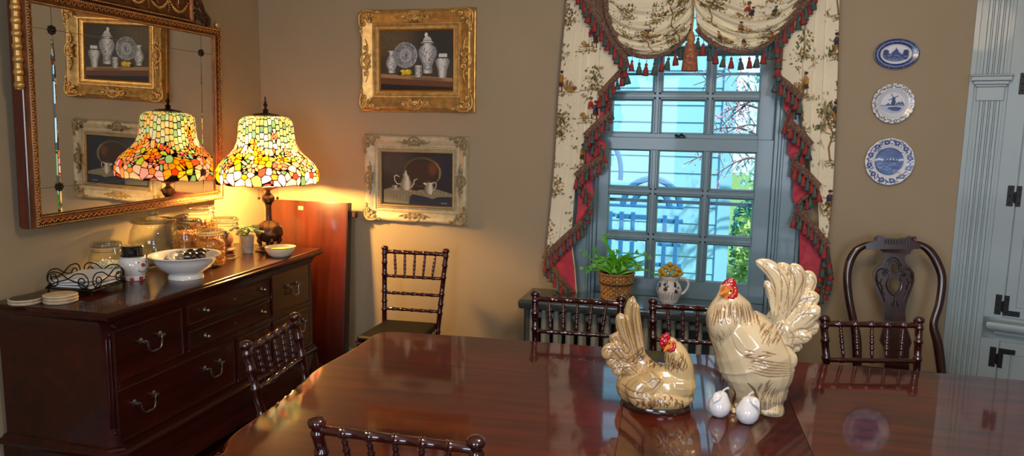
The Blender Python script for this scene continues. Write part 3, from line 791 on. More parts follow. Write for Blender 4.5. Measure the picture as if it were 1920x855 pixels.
for x in (.74, 1.18):
    bm = B(); tube(bm, spline([(x, 3.60, .38), (x, 3.575, .30), (x, 3.60, .14), (x, 3.60, .05), (x, 3.575, .012)], 5), lerp_list([.032, .032, .019, .017, .026], 5), 12); ball(bm, (x, 3.575, .02), (.034, .038, .02), 12, 8); obj('leg', bm, M_antique, qa, ang=60)

# ================================================================== SIDEBOARD
SX, SY0, SY1, SB, ST = -2.27, 2.325, 3.985, -2.87, .905
sb = thing('sideboard', 'long dark mahogany sideboard with metal bail pulls under the mirror', 'sideboard', ((SX+SB)/2, (SY0+SY1)/2, 0))
def mfn(a, b_, h): return Vector((a, b_, h))
top_poly = [(SB, SY0-.01), (SX, SY0), (SX+.005, SY1), (SB, SY1)]
bm = B(); ringprof(bm, top_poly, [(-.05, .862), (-.012, .864), (-.008, .868), (.0, .874), (.004, .882), (.004, .890), (-.002, .893), (-.004, .899), (-.010, ST)], mfn); obj('worktop', bm, M_mahog_s, sb, ang=50)
FX = SX-.03                                         # carcass front
body = [(SB, SY0+.035), (FX-.04, SY0+.035), (FX, SY0+.075), (FX, SY1-.075), (FX-.04, SY1-.035), (SB, SY1-.035)]
bm = B(); ringprof(bm, body, [(0, .30), (0, .815), (.004, .824), (.006, .834), (.012, .842), (.014, .85), (.020, .858), (.024, .866)], mfn); obj('body', bm, M_mahog_s, sb, ang=30)
# reeded corner
for (ax, ay, bx_, by) in ((FX-.04, SY0+.035, FX, SY0+.075), (FX, SY1-.075, FX-.04, SY1-.035)):
    bm = B(); A, C = Vector((ax, ay, 0)), Vector((bx_, by, 0)); e = (C-A).normalized(); nrm = Vector((e.y, -e.x, 0)); L = (C-A).length
    for k in range(3):
        p = A+e*(L*(.26+.24*k))+nrm*.0015; tube(bm, [p+Vector((0, 0, .40)), p+Vector((0, 0, .408)), p+Vector((0, 0, .78)), p+Vector((0, 0, .788))], [.002, .0052, .0052, .002], 8)
    for z in (.395, .79):
        p = A+e*L/2+nrm*.001; ball(bm, p+Vector((0, 0, z+.012*(1 if z > .5 else -1))), (.008, .008, .010), 10, 6)
    obj('reeding', bm, M_mahog_s, sb, ang=60)
bm = B(); ringprof(bm, body, [(0, .275), (.018, .275), (.024, .283), (.026, .296), (.020, .303), (.012, .308), (.010, .318), (.003, .322), (0, .324)], mfn); obj('base_moulding', bm, M_mahog_s, sb, ang=40)
bm = B(); bb = [(SB, SY0+.035), (FX-.03, SY0+.035), (FX-.0, SY0+.07), (FX, SY1-.07), (FX-.03, SY1-.035), (SB, SY1-.035)]
ringprof(bm, bb, [(.014, .10), (.020, .13), (.012, .20), (.012, .278)], mfn); obj('plinth', bm, M_mahog_s, sb, ang=40)
for x, y in ((FX-.03, SY0+.07), (FX-.03, SY1-.07), (SB+.05, SY0+.08), (SB+.05, SY1-.08)):
    bm = B(); f = x > -2.6
    ballp = [(.0, 0), (.030, .004), (.036, .02), (.030, .045), (.040, .07), (.058, .10), (.062, .15), (.05, .2), (.04, .24), (.035, .27)]
    lathe(bm, ballp, 20, Matrix.Translation((x+(.012 if f else 0), y, 0)))
    if f:
        for s in (-1, 1): tube(bm, spiral(x+.012, .16, .03, 1.2, 0, lambda a, b_: Vector((a+.04, y+s*.03, b_)), flip=s), .006, 6)
    obj('foot', bm, M_mahog_s, sb, ang=60)
def front(name, y0, y1, z0, z1):
    bm = B()
    def f(a, b_, h): return Vector((FX+h, a, b_))
    r = ringprof(bm, [(y0, z0), (y1, z0), (y1, z1), (y0, z1)], [(.004, 0), (.002, .006), (-.002, .0095), (-.006, .0085), (-.008, .005), (-.013, .005), (-.014, .004)], f, capends=False); bm.faces.new(r[-1])
    return obj(name, bm, M_mahog_s, sb, ang=30)
def bail(d, yc, zc, w=.112):
    bm = B()
    for s in (-1, 1):
        lathe(bm, [(.014, 0), (.015, .002), (.010, .004), (.006, .006), (.006, .018), (.009, .020), (.008, .026), (.0, .028)], 14, Matrix.Translation((FX+.004, yc+s*w/2, zc)) @ Matrix.Rotation(PI/2, 4, 'Y'))
    S = spline([(FX+.026, yc-w/2+.004, zc-.002), (FX+.029, yc-w/2+.014, zc-.004), (FX+.030, yc-w/2+.017, zc-.03), (FX+.032, yc-.025, zc-.050), (FX+.032, yc, zc-.052), (FX+.032, yc+.025, zc-.050), (FX+.030, yc+w/2-.017, zc-.03), (FX+.029, yc+w/2-.014, zc-.004), (FX+.026, yc+w/2-.004, zc-.002)], 5)
    tube(bm, S, [.0036+.0022*max(0, 1-abs(i-20)/5) for i in range(len(S))], 9)
    obj('bail_pull', bm, M_pewter, d)
def knob(d, y, z):
    bm = B(); lathe(bm, [(.013, 0), (.014, .002), (.008, .005), (.005, .010), (.006, .014), (.010, .019), (.010, .025), (.006, .030), (0, .031)], 16, Matrix.Translation((FX+.004, y, z)) @ Matrix.Rotation(PI/2, 4, 'Y')); obj('knob', bm, M_pewter, d)
d = front('drawer', 2.372, 2.775, .603, .818); bail(d, 2.573, .739)
d = front('drawer', 2.372, 3.06+.08, .340, .566); bail(d, 2.517, .487); bail(d, 2.968, .490)
d = front('drawer', 2.812, 3.458, .728, .820); knob(d, 2.928, .774); knob(d, 3.39, .775)
bm = B(); tube(bm, [(FX+.004, 3.16, .775), (FX+.008, 3.16, .775)], .007, 10); obj('escutcheon', bm, M_pewter, d)
d = front('drawer', 2.812, 3.458, .605, .697); knob(d, 2.926, .648); knob(d, 3.388, .652)
bm = B(); tube(bm, [(FX+.004, 3.16, .65), (FX+.008, 3.16, .65)], .007, 10); obj('escutcheon', bm, M_pewter, d)
d = front('door', 3.488, 3.885, .603, .830); bail(d, 3.69, .735, .09)
d = front('drawer', 3.17, 3.458, .340, .566)
d = front('drawer', 3.488, 3.885, .340, .566); bail(d, 3.74, .50)

# ================================================================== SPARE TABLE LEAF LEANING IN THE CORNER
lf = thing('spare_table_leaf', 'reddish varnished table leaf standing on edge behind the sideboard, leaning on the wall', 'table leaf', (-2.50, 4.16, 0))
tl = atY(508, 374, 4.25); trr = atY(657, 381, 4.25)
bm = B()
MM = Matrix.Translation((0, 4.14, 0)) @ Matrix.Rotation(-.075, 4, 'X')
box(bm, -2.80, -2.222, 0, .024, .004, 1.163, MM, bev=.004, seg=2); obj('board', bm, M_leaf, lf)
bm = B(); box(bm, -2.80, -2.222, .024, .05, .06, .13, MM); box(bm, -2.80, -2.222, .024, .05, 1.03, 1.10, MM)
box(bm, -2.222, -2.175, .024, .06, 1.07, 1.11, MM, bev=.003); obj('apron', bm, wood('leaf_dark_edge', (24, 9, 7), (44, 16, 11), .4, .2), lf)
bm = B(); box(bm, -2.222, -2.2145, .0, .05, .004, 1.163, MM); obj('edge', bm, wood('leaf_dark_edge', (24, 9, 7), (44, 16, 11), .4, .2), lf)
p = atY(564, 389, 4.225)
bm = B(); box(bm, p.x-.018, p.x+.018, -.0012, .0, p.z-.012, p.z+.012, MM); obj('paper_label', bm, mat('old_paper', (226, 150, 110), .7), lf)

# ================================================================== CURTAINS
INK = {'br': (96, 66, 44), 'dk': (52, 40, 32), 'gr': (104, 108, 60), 'dg': (62, 70, 44), 'oc': (186, 138, 66), 'rd': (168, 42, 38), 'bl': (56, 62, 92), 'sk': (206, 158, 118), 'wh': (238, 230, 214), 'tn': (196, 168, 116)}
def leaves_at(r, g, x, y, sx, sy, n, s=.0072):
    for _ in range(n):
        a, b_ = g.normal()*sx, g.normal()*sy; c = INK[['gr', 'dg', 'gr', 'br', 'oc'][g.integers(5)]]
        r.ell(x+a, y+b_, s*(.6+g.random()), s*(.4+.5*g.random()), c, .85, rot=g.random()*3)
def toile_tree(r, g, x, y, h, fl=1):
    P = [(x, y), (x+fl*.01, y+h*.25), (x-fl*.012, y+h*.5), (x+fl*.02, y+h*.75), (x, y+h)]
    r.stroke(P, .010, INK['br'], .8); r.stroke([(a+.003, b_) for a, b_ in P], .004, INK['oc'], .8)
    for k in range(5):
        t = .35+.15*k; bx, by = x+(fl if k % 2 else -fl)*h*(.16+.1*g.random()), y+h*(t+.12)
        r.stroke([(x, y+h*t), ((x+bx)/2, y+h*(t+.03)), (bx, by)], .005, INK['br'], .85)
        leaves_at(r, g, bx, by, h*.07, h*.045, 26)
    leaves_at(r, g, x, y+h, h*.11, h*.06, 50)
def toile_fig(r, g, x, y, h, c1, c2, fl=1):
    q = h/.105
    f = lambda L: [(x+a*q, y+h*b_) for a, b_ in L]
    r.stroke(f([(-.012, 0), (-.006, .4)]), .009*q, INK['tn']); r.stroke(f([(.012, 0), (.006, .4)]), .009*q, INK['br'])
    r.poly(f([(-.020, .25), (.0, .20), (.026, .22), (.018, .55), (-.012, .55)]), INK[c2]); r.poly(f([(-.017, .45), (.018, .45), (.019, .7), (.012, .82), (-.010, .82), (-.018, .68)]), INK[c1])
    r.stroke(f([(0, .74), (fl*.024, .6), (fl*.038, .66)]), .007*q, INK['sk']); r.stroke(f([(0, .78), (fl*.018, .64)]), .009*q, INK[c1])
    r.ell(x+.002*q, y+h*.92, .009*q, .012*q, INK['sk']); r.ell(x+.001*q, y+h*.98, .013*q, .007*q, INK['dk' if c1 != 'rd' else 'br'])
    for a in (-.010, .002, .014): r.stroke(f([(a, .5), (a+.003, .28)]), .0025*q, INK['dk'], .6)
    r.stroke(f([(.012, .78), (.008, .5)]), .003*q, INK['dk'], .6); r.stroke(f([(-.012, .76), (-.010, .5)]), .002*q, INK['wh'], .6)
def toile_hay(r, g, x, y, s):
    for k in range(40): a = (g.random()-.5)*2.2; r.stroke([(x, y), (x+s*math.sin(a)*(.5+.5*g.random()), y+s*math.cos(a))], .003, INK[['oc', 'tn', 'br'][g.integers(3)]], .8)
    r.ell(x+s*.5, y+s*.1, s*.45, s*.3, INK['oc'], .9); r.ell(x+s*.9, y+s*.25, s*.28, s*.2, INK['br'], .8); r.stroke([(x-s, y-s*.1), (x+s*1.4, y-s*.12)], .004, INK['br'], .8)
def toile(W, Hh, seed, dens=1.):
    r = Ras(W, Hh, 520, (250, 241, 214)); g = np.random.default_rng(seed); r.noise(.05, .12, seed)
    y = .02; row = 0
    while y < Hh:
        x = g.random()*.1
        while x < W:
            k = g.integers(9); yy = y+g.random()*.07
            if k in (0, 3, 7): toile_tree(r, g, x, yy, .26+g.random()*.10, 1 if g.random() > .5 else -1)
            elif k == 1: toile_fig(r, g, x, yy, .115, 'rd', 'wh'); toile_fig(r, g, x+.035, yy-.006, .10, 'bl', 'br', -1); toile_hay(r, g, x-.05, yy, .03)
            elif k == 2: toile_fig(r, g, x, yy, .11, 'oc', 'br'); toile_hay(r, g, x+.05, yy, .06)
            elif k == 4: toile_fig(r, g, x, yy, .105, 'bl', 'oc'); leaves_at(r, g, x+.03, yy+.02, .02, .02, 30)
            else: leaves_at(r, g, x, yy+.03, .035, .04, 70)
            for q in range(3):
                gy = yy-.004-q*.012; L = .05+.06*g.random(); r.stroke([(x-L*(.4+.3*q), gy-.004), (x-L*.1, gy+.005), (x+L*(.6-.1*q), gy-.005)], .0045, INK[['br', 'tn', 'br'][q]], .75)
            leaves_at(r, g, x, yy-.02, .05, .009, 30, .005)
            for q in range(2):       # sprays of twigs
                a = g.random()*6.28; bx, by = x+(g.random()-.5)*.12, yy+g.random()*.14; ex, ey = bx+.05*math.cos(a), by+.035*math.sin(a); r.stroke([(bx, by), ((bx+ex)/2, (by+ey)/2+.006), (ex, ey)], .003, INK['br'], .8); leaves_at(r, g, ex, ey, .010, .008, 9, .0045)
            x += .185/dens+g.random()*.06
        y += .205/dens; row += 1
    n = np.random.default_rng(seed+1).random((r.h, r.w)); r.a *= (1-.06*(n > .8))[..., None]
    return r
M_toile = vmat('printed_cotton', .75, bmp=.08, bscale=900, spec=.2, transl=.12)
M_lining = mat('crimson_lining', (190, 60, 76), .55, var=.2, nscale=20, spec=.3, bmp=.08)
M_braid = mat('gimp_braid', (112, 82, 66), .75, var=.75, nscale=120, bmp=.6, bscale=160)
M_tas_r = mat('tassel_red', (146, 48, 44), .75, var=.35, nscale=70)
M_tas_g = mat('tassel_grey_green', (70, 88, 86), .75, var=.35, nscale=70)
M_tas_gold = mat('tassel_gold', (176, 124, 76), .6, var=.35, nscale=60)
CY = 4.24
def tassel_mesh(name, m, s=1.):
    bm = B(); fr = lambda a, r, z: 1+.10*math.sin(a*9+z*90) if z < -.012*s and r > .005*s else 1.
    lathe(bm, [(.0012, .016*s), (.0012, .002*s), (.004*s, 0), (.0065*s, -.004*s), (.0065*s, -.008*s), (.004*s, -.0115*s), (.0068*s, -.015*s), (.0105*s, -.03*s), (.0135*s, -.046*s), (.013*s, -.050*s), (0, -.048*s)], 14, None, fr)
    me = bpy.data.meshes.new(name); bmesh.ops.recalc_face_normals(bm, faces=bm.faces[:]); bm.to_mesh(me); bm.free(); me.polygons.foreach_set('use_smooth', [True]*len(me.polygons)); me.materials.append(m); return me
TM = [tassel_mesh('tassel_r', M_tas_r), tassel_mesh('tassel_g', M_tas_g)]
def tassels(parent, pts, step=.034, start=0, swing=.15, Y=None, size=1.):
    """hang tassels along a 3D polyline"""
    acc = step*.4; k = start
    for a, b_ in zip(pts, pts[1:]):
        L = (b_-a).length; d = acc
        while d < L:
            p = a.lerp(b_, d/L); o = bpy.data.objects.new('tassel', TM[k % 2]); COL.objects.link(o); o.parent = parent
            q = wm(parent).inverted() @ (p+Vector((0, -.004-.006*random.random(), -.014))); o.location = q
            o.rotation_euler = (random.uniform(-.1, .15), random.uniform(-swing, swing), random.random()*6); s = 1.22*size*random.uniform(.92, 1.1); o.scale = (s, s, s)
            k += 1; d += step*random.uniform(.9, 1.1)
        acc = d-L
    return k
def strip(name, pts, wd, m, parent, th=.004, up=(0, -1, 0)):
    bm = B(); tube(bm, pts, [wd/2]*len(pts), 10, ry=[th]*len(pts), up=up); return obj(name, bm, m, parent, ang=60)
def cpt(px, py, dy=0.): return atY(px, py, CY+dy)
def panel(side, label, top_px, outer, zig, pleat_px, x_in, seed):
    """outer: outer edge pixels; zig: bottom boundary (x px, y px) from outer tip inwards, steps allowed"""
    c0 = cpt(*outer[-1]); cu_ = thing('curtain', label, 'curtain', (c0.x, CY, c0.z))
    # boundary in world x/z
    Z = [(cpt(*p).x, cpt(*p).z) for p in zig]; sgn = 1 if side < 0 else -1
    OE = sorted([(cpt(*p).z, cpt(*p).x) for p in outer])
    zt = 2.62; nu, nv = 150, 520
    xin = Z[-1][0]
    U = np.linspace(0, 1, nu)
    r = toile(1.0, 2.1, seed)
    pl = sorted([cpt(x, y).x for x, y in pleat_px])
    V = np.zeros((nv, nu, 3)); C = np.zeros((nv, nu, 3)); ox = np.interp
    zz = np.array([a for a, _ in OE]); xx = np.array([b_ for _, b_ in OE])
    zb_x = [z[0]*sgn for z in Z]; zb_z = [z[1] for z in Z]
    for i, u in enumerate(U):
        # x at a reference height, leaning like the outer edge lower down
        x0 = np.interp(2.0, zz, xx); xr = x0+(xin-x0)*u
        lean = (1-u)
        zb = None
        # find bottom for this column by the boundary (monotone in sgn*x), using the lean at that height
        lo_ = zt
        for k in range(40):
            pass
        def xa(z): return xr+(np.interp(z, zz, xx)-x0)*lean
        zs = np.linspace(zt, min(zb_z)-.02, 400); xs_ = np.array([xa(z) for z in zs])
        bz = np.interp(xs_*sgn, zb_x, zb_z); below = np.where(zs < bz)[0]
        zb = zs[below[0]] if len(below) else min(zb_z)
        zc = np.linspace(zb, zt, nv); xc = xr+(np.interp(zc, zz, xx)-x0)*lean
        # box pleats: ramp towards each fold line then a sharp return
        edges = [x0]+pl if sgn > 0 else [x0]+pl[::-1]
        e = sorted(set([x0, *pl, xin])); j = max([q for q in range(len(e)) if e[q] <= xr+1e-6], default=0); j = min(j, len(e)-2)
        f = (xr-e[j])/(e[j+1]-e[j]+1e-9)
        yy = CY-.020*(f**.7 if f < .93 else (1-f)/.07)*1.0+.010
        V[:, i, 0] = xc; V[:, i, 1] = yy+.006*np.sin(zc*5+u*9)*u; V[:, i, 2] = zc
        C[:, i] = r.sample(np.full(nv, .06+abs(xr-x0)*1.25), np.clip(zc-.6, 0, 2.05))
    o = grid_mesh('panel', V, C, nu, nv, M_toile, cu_)
    s = o.modifiers.new('th', 'SOLIDIFY'); s.thickness = .0025; s.offset = 0
    return cu_
# left panel
outL = [(1070, -80), (1062, 0), (1047, 170), (1040, 300), (1031, 400), (1022, 484)]
zigL = [(1018, 486), (1050, 454), (1079, 424), (1080, 326), (1098, 310), (1099, 250), (1124, 226), (1125, 172), (1172, 128)]
cl = panel(-1, 'printed cream curtain hanging left of the window, crimson lined, with stepped tasselled edge', None, outL, zigL, [(1074, 60), (1088, 60), (1102, 60), (1126, 60)], None, 11)
outR = [(1578, -80), (1575, 0), (1571, 150), (1563, 350), (1552, 458)]
zigR = [(1553, 460), (1536, 440), (1534, 348), (1520, 330), (1518, 270), (1504, 250), (1502, 182), (1460, 140)]
cr = panel(1, 'printed cream curtain hanging right of the window, crimson lined, with stepped tasselled edge', None, outR, zigR, [(1512, 47), (1530, 47), (1550, 47)], None, 23)
def zigzag(cu_, fronts, returns, flaps, k0=0):
    k = k0
    for R_ in flaps:
        bm = B(); P = [cpt(x, y, .012+.02*(i % 2)) for i, (x, y) in enumerate(R_)]
        prism(bm, [[(p.x, p.z) for p in P]], .0, .003, lambda a, b_, t: Vector((a, CY+.016+t+.01*math.sin(a*60), b_))); obj('lining', bm, M_lining, cu_, smooth=False)
    for R_ in returns:
        pts = [cpt(x, y, .006) for x, y in R_]; strip('braid', pts, .018, M_braid, cu_); k = tassels(cu_, pts, .030, k)
    for R_ in fronts:
        pts = [cpt(x, y, -.024) for x, y in R_]; strip('braid', pts, .036, M_braid, cu_)
        k = tassels(cu_, [p+Vector((0, -.006, -.010)) for p in pts], .028, k)
    return k
zigzag(cl,
       [[(1020, 486), (1048, 456), (1092, 416)], [(1079, 330), (1100, 312), (1130, 296)], [(1097, 255), (1118, 234), (1144, 212)], [(1124, 178), (1150, 150), (1174, 124)]],
       [[(1092, 416), (1112, 372), (1092, 345), (1078, 330)], [(1130, 296), (1134, 280), (1108, 262), (1097, 250)], [(1144, 212), (1146, 196), (1130, 184), (1124, 176)], [(1020, 490), (1045, 520), (1076, 548)]],
       [[(1080, 420), (1096, 412), (1114, 372), (1110, 330), (1088, 330)], [(1098, 305), (1130, 296), (1137, 270), (1120, 252), (1098, 256)], [(1122, 226), (1144, 212), (1147, 186), (1136, 176), (1124, 180)], [(1030, 482), (1071, 452), (1077, 500), (1080, 548), (1050, 515)]])
bm = B(); P = [cpt(*p, .01) for p in ((1071, 450), (1077, 500), (1081, 548), (1078, 556))]; tube(bm, P, .004, 8); ball(bm, P[-1], .008, 10, 6); obj('piping', bm, mat('cream_piping', (214, 196, 168), .7), cl)
zigzag(cr,
       [[(1452, 140), (1476, 158), (1504, 184)], [(1480, 228), (1500, 246), (1521, 272)], [(1490, 306), (1512, 324), (1536, 350)], [(1500, 398), (1524, 424), (1552, 460)]],
       [[(1502, 186), (1480, 208), (1472, 232)], [(1519, 274), (1492, 292), (1484, 312)], [(1534, 352), (1502, 376), (1490, 402)], [(1552, 462), (1556, 500), (1552, 535), (1528, 548)], [(1548, 470), (1540, 505), (1530, 530)]],
       [[(1472, 165), (1500, 186), (1476, 214), (1468, 200)], [(1480, 246), (1500, 250), (1519, 274), (1486, 298), (1477, 290)], [(1490, 322), (1512, 330), (1534, 352), (1490, 384), (1486, 370)], [(1500, 410), (1524, 430), (1550, 462), (1544, 520), (1508, 536), (1498, 500)]])
# ---- valance: two swags gathered in the middle
va = thing('valance', 'swagged printed valance with tasselled braid and a big central tassel over the window', 'valance', (-.16, 4.2, 2.0))
def interp_pts(L, v):
    t = np.array([a for a, _ in L]); X = np.array([p[0] for _, p in L]); Y = np.array([p[1] for _, p in L]); return np.interp(v, t, X), np.interp(v, t, Y)
def swag(L, R_, sag, seed, skew=0., YV=4.20):
    nu, nv = 240, 260; r = toile(1.2, 1.2, seed, 1.05)
    V = np.zeros((nv, nu, 3)); C = np.zeros((nv, nu, 3)); u = np.linspace(0, 1, nu)
    for j in range(nv):
        v = j/(nv-1); (lx, ly), (rx, ry) = interp_pts(L, v), interp_pts(R_, v)
        s = np.interp(v, [a for a, _ in sag], [b_ for _, b_ in sag]); bow = np.clip(4*u*(1-u), 0, 1)**.8
        us = u+skew*np.sin(PI*u)*.25
        px = lx+(rx-lx)*us; py = ly+(ry-ly)*us+s*bow
        env = np.sin(PI*u)**.35
        fold = .016*np.sin(v*2*PI*5.3+1.2*np.cos(PI*u))*env+.008*np.sin(v*2*PI*11+u*3)*env*(.4+.6*np.abs(2*u-1))
        for i in range(nu):
            p = atY(px[i], py[i], YV-.05*bow[i]*(.35+.65*v)+fold[i]); V[j, i] = p
        C[j] = r.sample(.05+u*.75+.08*np.sin(v*3), np.clip(1.1-v*.8-.12*bow, .02, 1.15))
    o = grid_mesh('swag', V, C, nu, nv, M_toile, va)
    m_ = o.modifiers.new('th', 'SOLIDIFY'); m_.thickness = .003; m_.offset = 0
    return [Vector(V[-1, i]) for i in range(0, nu, 6)]+[Vector(V[-1, -1])], V
LA = [(0, (1118, -90)), (.3, (1133, -20)), (.6, (1139, 30)), (.85, (1153, 66)), (1, (1172, 90))]
RA = [(0, (1306, -90)), (.4, (1303, -30)), (.7, (1301, 10)), (1, (1295, 58))]
LB = [(0, (1300, -90)), (.4, (1301, -30)), (.7, (1303, 8)), (1, (1307, 54))]
RB = [(0, (1530, -90)), (.3, (1508, -20)), (.6, (1494, 12)), (.85, (1474, 42)), (1, (1454, 66))]
eA, VA = swag(LA, RA, [(0, 0), (.3, 46), (.6, 52), (.85, 38), (1, 30)], 31)
eB, VB = swag(LB, RB, [(0, 0), (.3, 46), (.6, 54), (.85, 42), (1, 36)], 42)
for e in (eA, eB): strip('braid', [p+Vector((0, -.006, .0)) for p in e], .026, M_braid, va)
kk = tassels(va, [p+Vector((0, 0, -.022)) for p in eA[3:]], .043, 0, .05); kk = tassels(va, [p+Vector((0, 0, -.022)) for p in eB[:-2]], .043, kk, .05)
for V_, cols in ((VA, 0), (VB, -1)): 
    p = [Vector(V_[j, cols])+Vector((0, -.01, 0)) for j in range(0, 260, 12)]; strip('braid', p, .03, M_braid, va)
def jab(L, k0):
    pts = [atY(x, y, 4.205) for x, y in L]; strip('braid', pts, .04, M_braid, va); tassels(va, [p+Vector((0, -.004, -.01)) for p in pts], .030, k0, .2)
jab([(1072, -40), (1097, 0), (1120, 36), (1146, 74), (1170, 106), (1175, 128)], 0)
jab([(1540, -40), (1517, 0), (1496, 24), (1474, 46), (1460, 62), (1461, 96), (1458, 132)], 1)
for Lp in ([(1072, -40), (1097, 0), (1120, 36), (1146, 74), (1170, 106), (1172, 90), (1153, 66), (1139, 30), (1133, -20), (1118, -90)],
           [(1530, -90), (1508, -20), (1494, 12), (1474, 42), (1454, 66), (1461, 92), (1462, 62), (1474, 48), (1496, 26), (1517, 2), (1545, -50)]):
    bm = B(); P = [atY(x, y, 4.214) for x, y in Lp]; prism(bm, [[(p.x, p.z) for p in P]], 0, .004, lambda a, b_, t: Vector((a, 4.212+t+.008*math.sin((a+b_)*110), b_))); obj('ruffle', bm, M_braid, va)
# central tassel
c = atY(1296, 68, 4.13); bm = B(); s_ = .0031*1.0
tube(bm, [atY(1301, -10, 4.15), atY(1300, 30, 4.135), c+Vector((0, 0, .0))], .0055, 8)
lathe(bm, [(.003, .03), (.012, .02), (.019, .0), (.022, -.02), (.016, -.032), (.023, -.04), (.028, -.045)], 20, Matrix.Translation(c))
ct = obj('tassel_cord', bm, M_tas_gold, va)
bm = B(); lathe(bm, [(.027, -.044), (.034, -.07), (.038, -.12), (.044, -.178), (.040, -.182), (0, -.178)], 40, Matrix.Translation(c), lambda a, r, z: 1+.06*math.sin(a*20) if z > -.18 else 1.)
obj('tassel_skirt', bm, mat('tassel_skirt_tan', (156, 98, 70), .75, var=.4, nscale=60), va)
bm = B()
for k in range(3):
    for dx in (-.012, .012): ball(bm, c+Vector((dx*(.9 if k % 2 else .3), -.040-.002*k, -.075-.033*k)), (.008, .005, .010), 10, 6)
obj('tassel_rosettes', bm, mat('tassel_rosette', (196, 120, 90), .6, var=.5, nscale=200), va)

# ================================================================== PICTURES ON THE BACK WALL
def scrollwork(bm, cx, cz, s, fx, fz, fn, r=.0095):
    """a corner bunch of acanthus scrolls"""
    f = lambda a, b_: fn(cx+fx*(a)*s, cz+fz*(b_)*s)
    for (a, b_, rr, tu, a0, fl) in ((.15, .15, .16, 1.3, .5, 1), (.55, .10, .13, 1.2, 3.4, -1), (.10, .55, .13, 1.2, 4.2, 1), (.90, .02, .09, 1.1, 2.6, 1), (.02, .9, .09, 1.1, 5., -1), (.38, .38, .10, 1., 1., -1)):
        tube(bm, spiral(a, b_, rr, tu, a0, f, 16, .2, fl), [r*(1-.5*k/16) for k in range(17)], 6)
    for L in (((-.05, .1), (.1, -.08), (.45, -.10), (.8, .0), (1.15, .02)), ((.1, -.05), (-.08, .1), (-.10, .45), (0, .8), (.02, 1.15)), ((.0, .0), (.25, .25), (.55, .5))):
        P = spline([f(a, b_) for a, b_ in L], 4); tube(bm, P, [r*1.15*(1-.75*k/(len(P)-1)) for k in range(len(P))], 6)
    for a, b_, q in ((.12, .12, .09), (.55, .1, .06), (.1, .55, .06), (.3, .02, .05), (.02, .3, .05), (.75, .05, .04), (.05, .75, .04)):
        ico(bm, f(a, b_), (q*s, .012, q*s*.8), 2)
def shellwork(bm, cx, cz, s, ax, ay, fn, r=.0085):
    """a centre cartouche; (ax) along the rail, (ay) across"""
    f = lambda a, b_: fn(cx+ax[0]*a*s+ay[0]*b_*s, cz+ax[1]*a*s+ay[1]*b_*s)
    for m in (-1, 1):
        tube(bm, spiral(m*.35, .12, .16, 1.25, PI/2-m*.4, f, 14, .2, m), [r*(1-.4*k/14) for k in range(15)], 6)
        tube(bm, spiral(m*.72, .0, .11, 1.1, PI/2, f, 12, .2, -m), [r*.9]*13, 6)
        P = spline([f(m*.0, -.3), f(m*.3, -.22), f(m*.6, .14), f(m*1.0, .10), f(m*1.25, .0)], 4); tube(bm, P, [r*(1.1-.8*k/(len(P)-1)) for k in range(len(P))], 6)
    for k in range(5):
        a = PI/2+(k-2)*.42; tube(bm, [f(0, -.12), f(.18*math.cos(a), -.1+.24*math.sin(a)), f(.3*math.cos(a), -.1+.42*math.sin(a))], [r*.6, r*1.3, r*.7], 6)
    ico(bm, f(0, -.02), (.14*s, .014, .12*s), 2)
